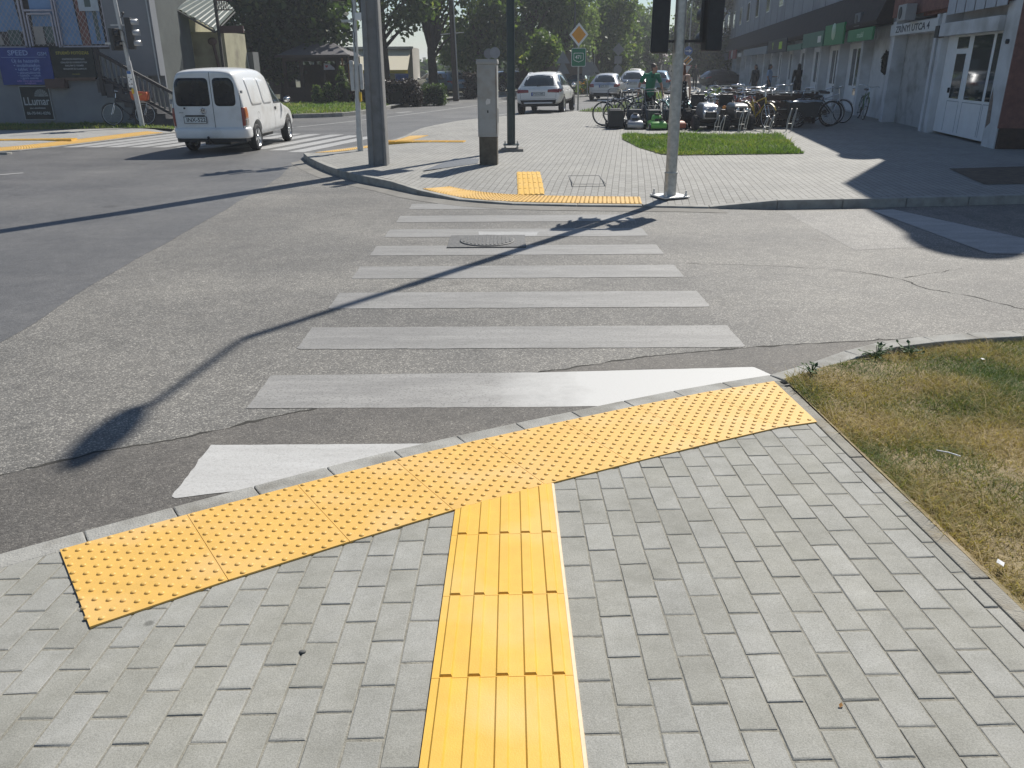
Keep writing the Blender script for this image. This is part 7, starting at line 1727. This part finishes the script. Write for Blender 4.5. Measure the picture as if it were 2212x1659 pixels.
tree('broad_tree', (-12.9, 49.5, 0), 2.3, .42, blob_set(rt, 13, .3, 5.9, 2.7, 2.6, 1.75) + [(.2, 0, 6, 2.6, 2.6, 3.2), (-1.3, -2.2, 3.6, 2.0, 1.4, 1.7), (.9, -2.0, 4.1, 1.7, 1.3, 1.3)], 760, 30, .42, .34, M_leaf, 1, 'huge dark broad tree filling the view above the van')
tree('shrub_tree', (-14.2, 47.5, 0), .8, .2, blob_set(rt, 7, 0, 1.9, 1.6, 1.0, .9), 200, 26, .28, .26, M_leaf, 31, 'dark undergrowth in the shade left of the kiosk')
tree('broad_tree', (-7.9, 54, 0), 3.6, .30, blob_set(rt, 10, .3, 6.6, 2.3, 2.3, 1.25), 210, 22, .34, .30, M_leaf2, 2, 'loose leafy tree with sky gaps between the thin signal pole and concrete pole', None, 0, .3)
tree('broad_tree', (-5.1, 56.5, 0), 2.6, .30, blob_set(rt, 10, .2, 5.6, 1.7, 3.0, 1.25), 230, 22, .32, .28, M_leaf2, 3, 'leafy tree just right of the concrete pole', None, .15)
tree('broad_tree', (-2.0, 60, 0), 2.2, .35, blob_set(rt, 12, .2, 5.4, 2.4, 3.0, 1.45), 340, 26, .36, .30, M_leaf2, 4, 'dense dark tree behind the wooden power pole')
tree('broad_tree', (1.0, 63, 0), 2.3, .35, blob_set(rt, 10, 0, 5.6, 2.0, 3.2, 1.4), 380, 28, .38, .30, M_leaf2, 5, 'tree with yellow green patches behind the grey cabinet')
tree('willow', (4.2, 66, 0), 3.0, .35, blob_set(rt, 9, 0, 7.0, 2.2, 1.8, 1.4), 300, 34, .30, .26, M_leaf3, 6, 'drooping pale green willow above the white crossover', None, .75, .5)
tree('shrub_tree', (1.9, 54.5, 0), .6, .12, blob_set(rt, 6, .2, 2.4, .8, .9, .75), 150, 24, .22, .22, M_leaf2, 7, 'rounded yellow green bush tree right of the dark green mast')
tree('broad_tree', (7.6, 76, 0), 2.6, .32, blob_set(rt, 10, 0, 5.8, 2.2, 2.8, 1.5), 360, 26, .38, .32, M_leaf2, 8, 'bright leafy tree behind the orange diamond sign')
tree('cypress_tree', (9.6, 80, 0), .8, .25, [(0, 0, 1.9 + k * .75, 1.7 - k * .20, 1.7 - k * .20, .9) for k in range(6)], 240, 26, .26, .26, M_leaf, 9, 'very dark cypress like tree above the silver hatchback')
tree('cypress_tree', (12.4, 88, 0), .8, .22, [(0, 0, 1.6 + k * .8, 1.25 - k * .13, 1.25 - k * .13, .9) for k in range(6)], 190, 24, .24, .26, M_leaf2, 10, 'slim green conifer left of the distant houses')
tree('cypress_tree', (14.4, 90, 0), .8, .22, [(0, 0, 1.4 + k * .7, 1.1 - k * .15, 1.1 - k * .15, .8) for k in range(5)], 140, 24, .22, .24, M_leaf, 12, 'second slim conifer directly left of the distant houses')
tree('broad_tree', (14.2, 104, 0), 3.2, .35, blob_set(rt, 10, 0, 6.4, 2.8, 2.8, 1.7), 330, 24, .44, .38, M_leaf3, 13, 'hazy pale green tree crown reaching into the sky')
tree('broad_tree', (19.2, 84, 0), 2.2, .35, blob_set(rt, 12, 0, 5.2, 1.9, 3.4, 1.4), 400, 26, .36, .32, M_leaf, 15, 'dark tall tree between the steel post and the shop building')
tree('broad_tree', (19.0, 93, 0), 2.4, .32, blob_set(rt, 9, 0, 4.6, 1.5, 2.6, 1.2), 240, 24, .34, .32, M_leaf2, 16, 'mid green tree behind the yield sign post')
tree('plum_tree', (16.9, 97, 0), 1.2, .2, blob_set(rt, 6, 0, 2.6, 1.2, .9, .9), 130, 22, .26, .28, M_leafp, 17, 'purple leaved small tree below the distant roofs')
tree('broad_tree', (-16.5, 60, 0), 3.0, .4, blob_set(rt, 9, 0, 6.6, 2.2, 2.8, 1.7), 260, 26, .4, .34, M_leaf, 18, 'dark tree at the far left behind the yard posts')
# clipped hedges, topiary, flowers
def hedge(loc, w_, d_, h, rz, mat, seed, label, name='hedge', n=90):
    rs = np.random.RandomState(seed); t = thing(name, loc, rz, label, 'hedge'); cs = []
    for i in range(n):
        p = rs.uniform(-1, 1, 3); k = rs.randint(3); p[k] = np.sign(p[k]) * rs.uniform(.85, 1.02); cs.append((p[0] * w_ / 2, p[1] * d_ / 2, h / 2 + p[2] * h / 2))
    v, f, ti = leaf_cloud(rs, cs, 34, .10, .11); link('foliage', np_mesh('foliage', v, f, mat, ti), t)
    b = MB(); b.box(-w_ * .44, w_ * .44, -d_ * .42, d_ * .42, 0, h * .9); b.build('twigs', P('hedge_twigs', (.018, .02, .012), .95, var=.4, scale=20), t)
    return t
hedge((-5.45, 42.6, .02), 1.5, .9, 1.05, .2, M_leafp, 1, 'dark purplish clipped hedge right of the concrete pole')
hedge((-3.95, 43.6, .02), 1.0, .9, .78, .2, M_leaf, 2, 'low dark green clipped hedge block nearest the power pole')
hedge((-4.75, 42.4, .02), .5, .5, .55, .2, M_leafp, 3, 'smallest purple clump between the two clipped hedges', 'hedge', 40)
hedge((-7.75, 44.0, .02), .7, .7, .95, .1, M_leafp, 4, 'purple shrub at the foot of the thin signal pole by the kiosk')
hedge((-2.2, 52.5, 0), 1.0, .8, 1.3, .2, P('amber', (.2, .15, .04)) if False else M_leafp, 5, 'dark bush in deep shade right of the power pole')
def topiary(loc, h, r_, seed, label):
    rs = np.random.RandomState(seed); t = thing('topiary_cone', loc, 0, label, 'shrub', 'clipped cone shrubs before the kiosk'); cs = []
    for i in range(70):
        z = rs.uniform(.05, 1); a = rs.uniform(0, 6.28); q = r_ * min(1, (1 - z) * 1.3 + .12) * (.9 if z > .1 else .7); cs.append((q * math.cos(a), q * math.sin(a), z * h))
    v, f, ti = leaf_cloud(rs, cs, 34, .06, .075); link('foliage', np_mesh('foliage', v, f, M_leaf2, ti), t)
    b = MB(); b.lathe([(r_ * .7, 0), (r_ * .8, h * .25), (r_ * .45, h * .6), (.02, h * .95)], 10); b.build('twigs', MC['hedge_twigs'], t)
topiary((-9.75, 43, .02), .85, .24, 1, 'small round topped cone shrub on the left before the kiosk')
topiary((-9.2, 43.2, .02), .95, .24, 2, 'slightly taller cone shrub in the middle before the kiosk')
topiary((-8.55, 43.6, .02), 1.75, .40, 3, 'tallest dark cone shrub at the right corner of the kiosk')
rs_ = np.random.RandomState(5); v, f, ti = leaf_cloud(rs_, [tuple(rs_.normal(0, .35, 3) * np.array([1, 1, .6]) + np.array([0, 0, .4])) for _ in range(60)], 22, .12, .14)
t = thing('flower_bed', (5.3, 56, 0), 0, 'orange flowers and foliage by the road, right of the sign post', 'flowers'); link('foliage', np_mesh('foliage', v, f, M_leaf2, ti), t)
v, f, ti = leaf_cloud(rs_, [tuple(rs_.normal(0, .35, 3) * np.array([1, 1, .5]) + np.array([0, -.1, .55])) for _ in range(30)], 6, .08, .10); link('blossoms', np_mesh('blossoms', v, f, attr_mat('orange_blossom', [(0, (.45, .10, .02)), (1, (.55, .28, .03))], .6, trans=.3), ti), t)
tree('shrub', (7.6, 31.5, 0), .1, .04, [(0, 0, .45, .55, .45, .35)], 50, 26, .12, .15, M_leaf3, 25, 'bright green low shrub behind the crowded bicycles', None, 0, .2, M_bark, 'shrub')
# far wood closing the horizon
cs = []; rw = np.random.RandomState(77)
for i in range(1500):
    x = rw.uniform(-110, 110); hh = 2.2 + .7 * math.sin(x * .09) + rw.uniform(-.5, .5) + (1.5 if x < -14 else 0); cs.append((x, 125 + rw.uniform(-3, 3), rw.uniform(0, 1) ** .7 * hh))
v, f, ti = leaf_cloud(rw, cs, 22, .9, .95); o = link('far_wood', np_mesh('far_wood', v, f, M_leaf, ti)); tag(o, 'far belt of trees closing the street', 'trees', None, 'stuff')

# ------------------------------------------------------------------ added haze, standing in for lens glare and lifting the darks
b = MB(); b.box(-760, 760, -350, 950, -1.5, 14.5)
m = bpy.data.materials.new('veil_haze'); m.use_nodes = True; n = m.node_tree.nodes; n.remove(n['Principled BSDF'])
pv = n.new('ShaderNodeVolumePrincipled'); pv.inputs['Color'].default_value = (.88, .93, 1, 1); pv.inputs['Density'].default_value = .0011; pv.inputs['Anisotropy'].default_value = .25
m.node_tree.links.new(pv.outputs[0], n['Material Output'].inputs['Volume'])
hz = b.build('haze', m); hz['kind'] = 'stuff'; hz['label'] = 'thin added haze veil over the street, imitating lens glare'; hz['category'] = 'haze'
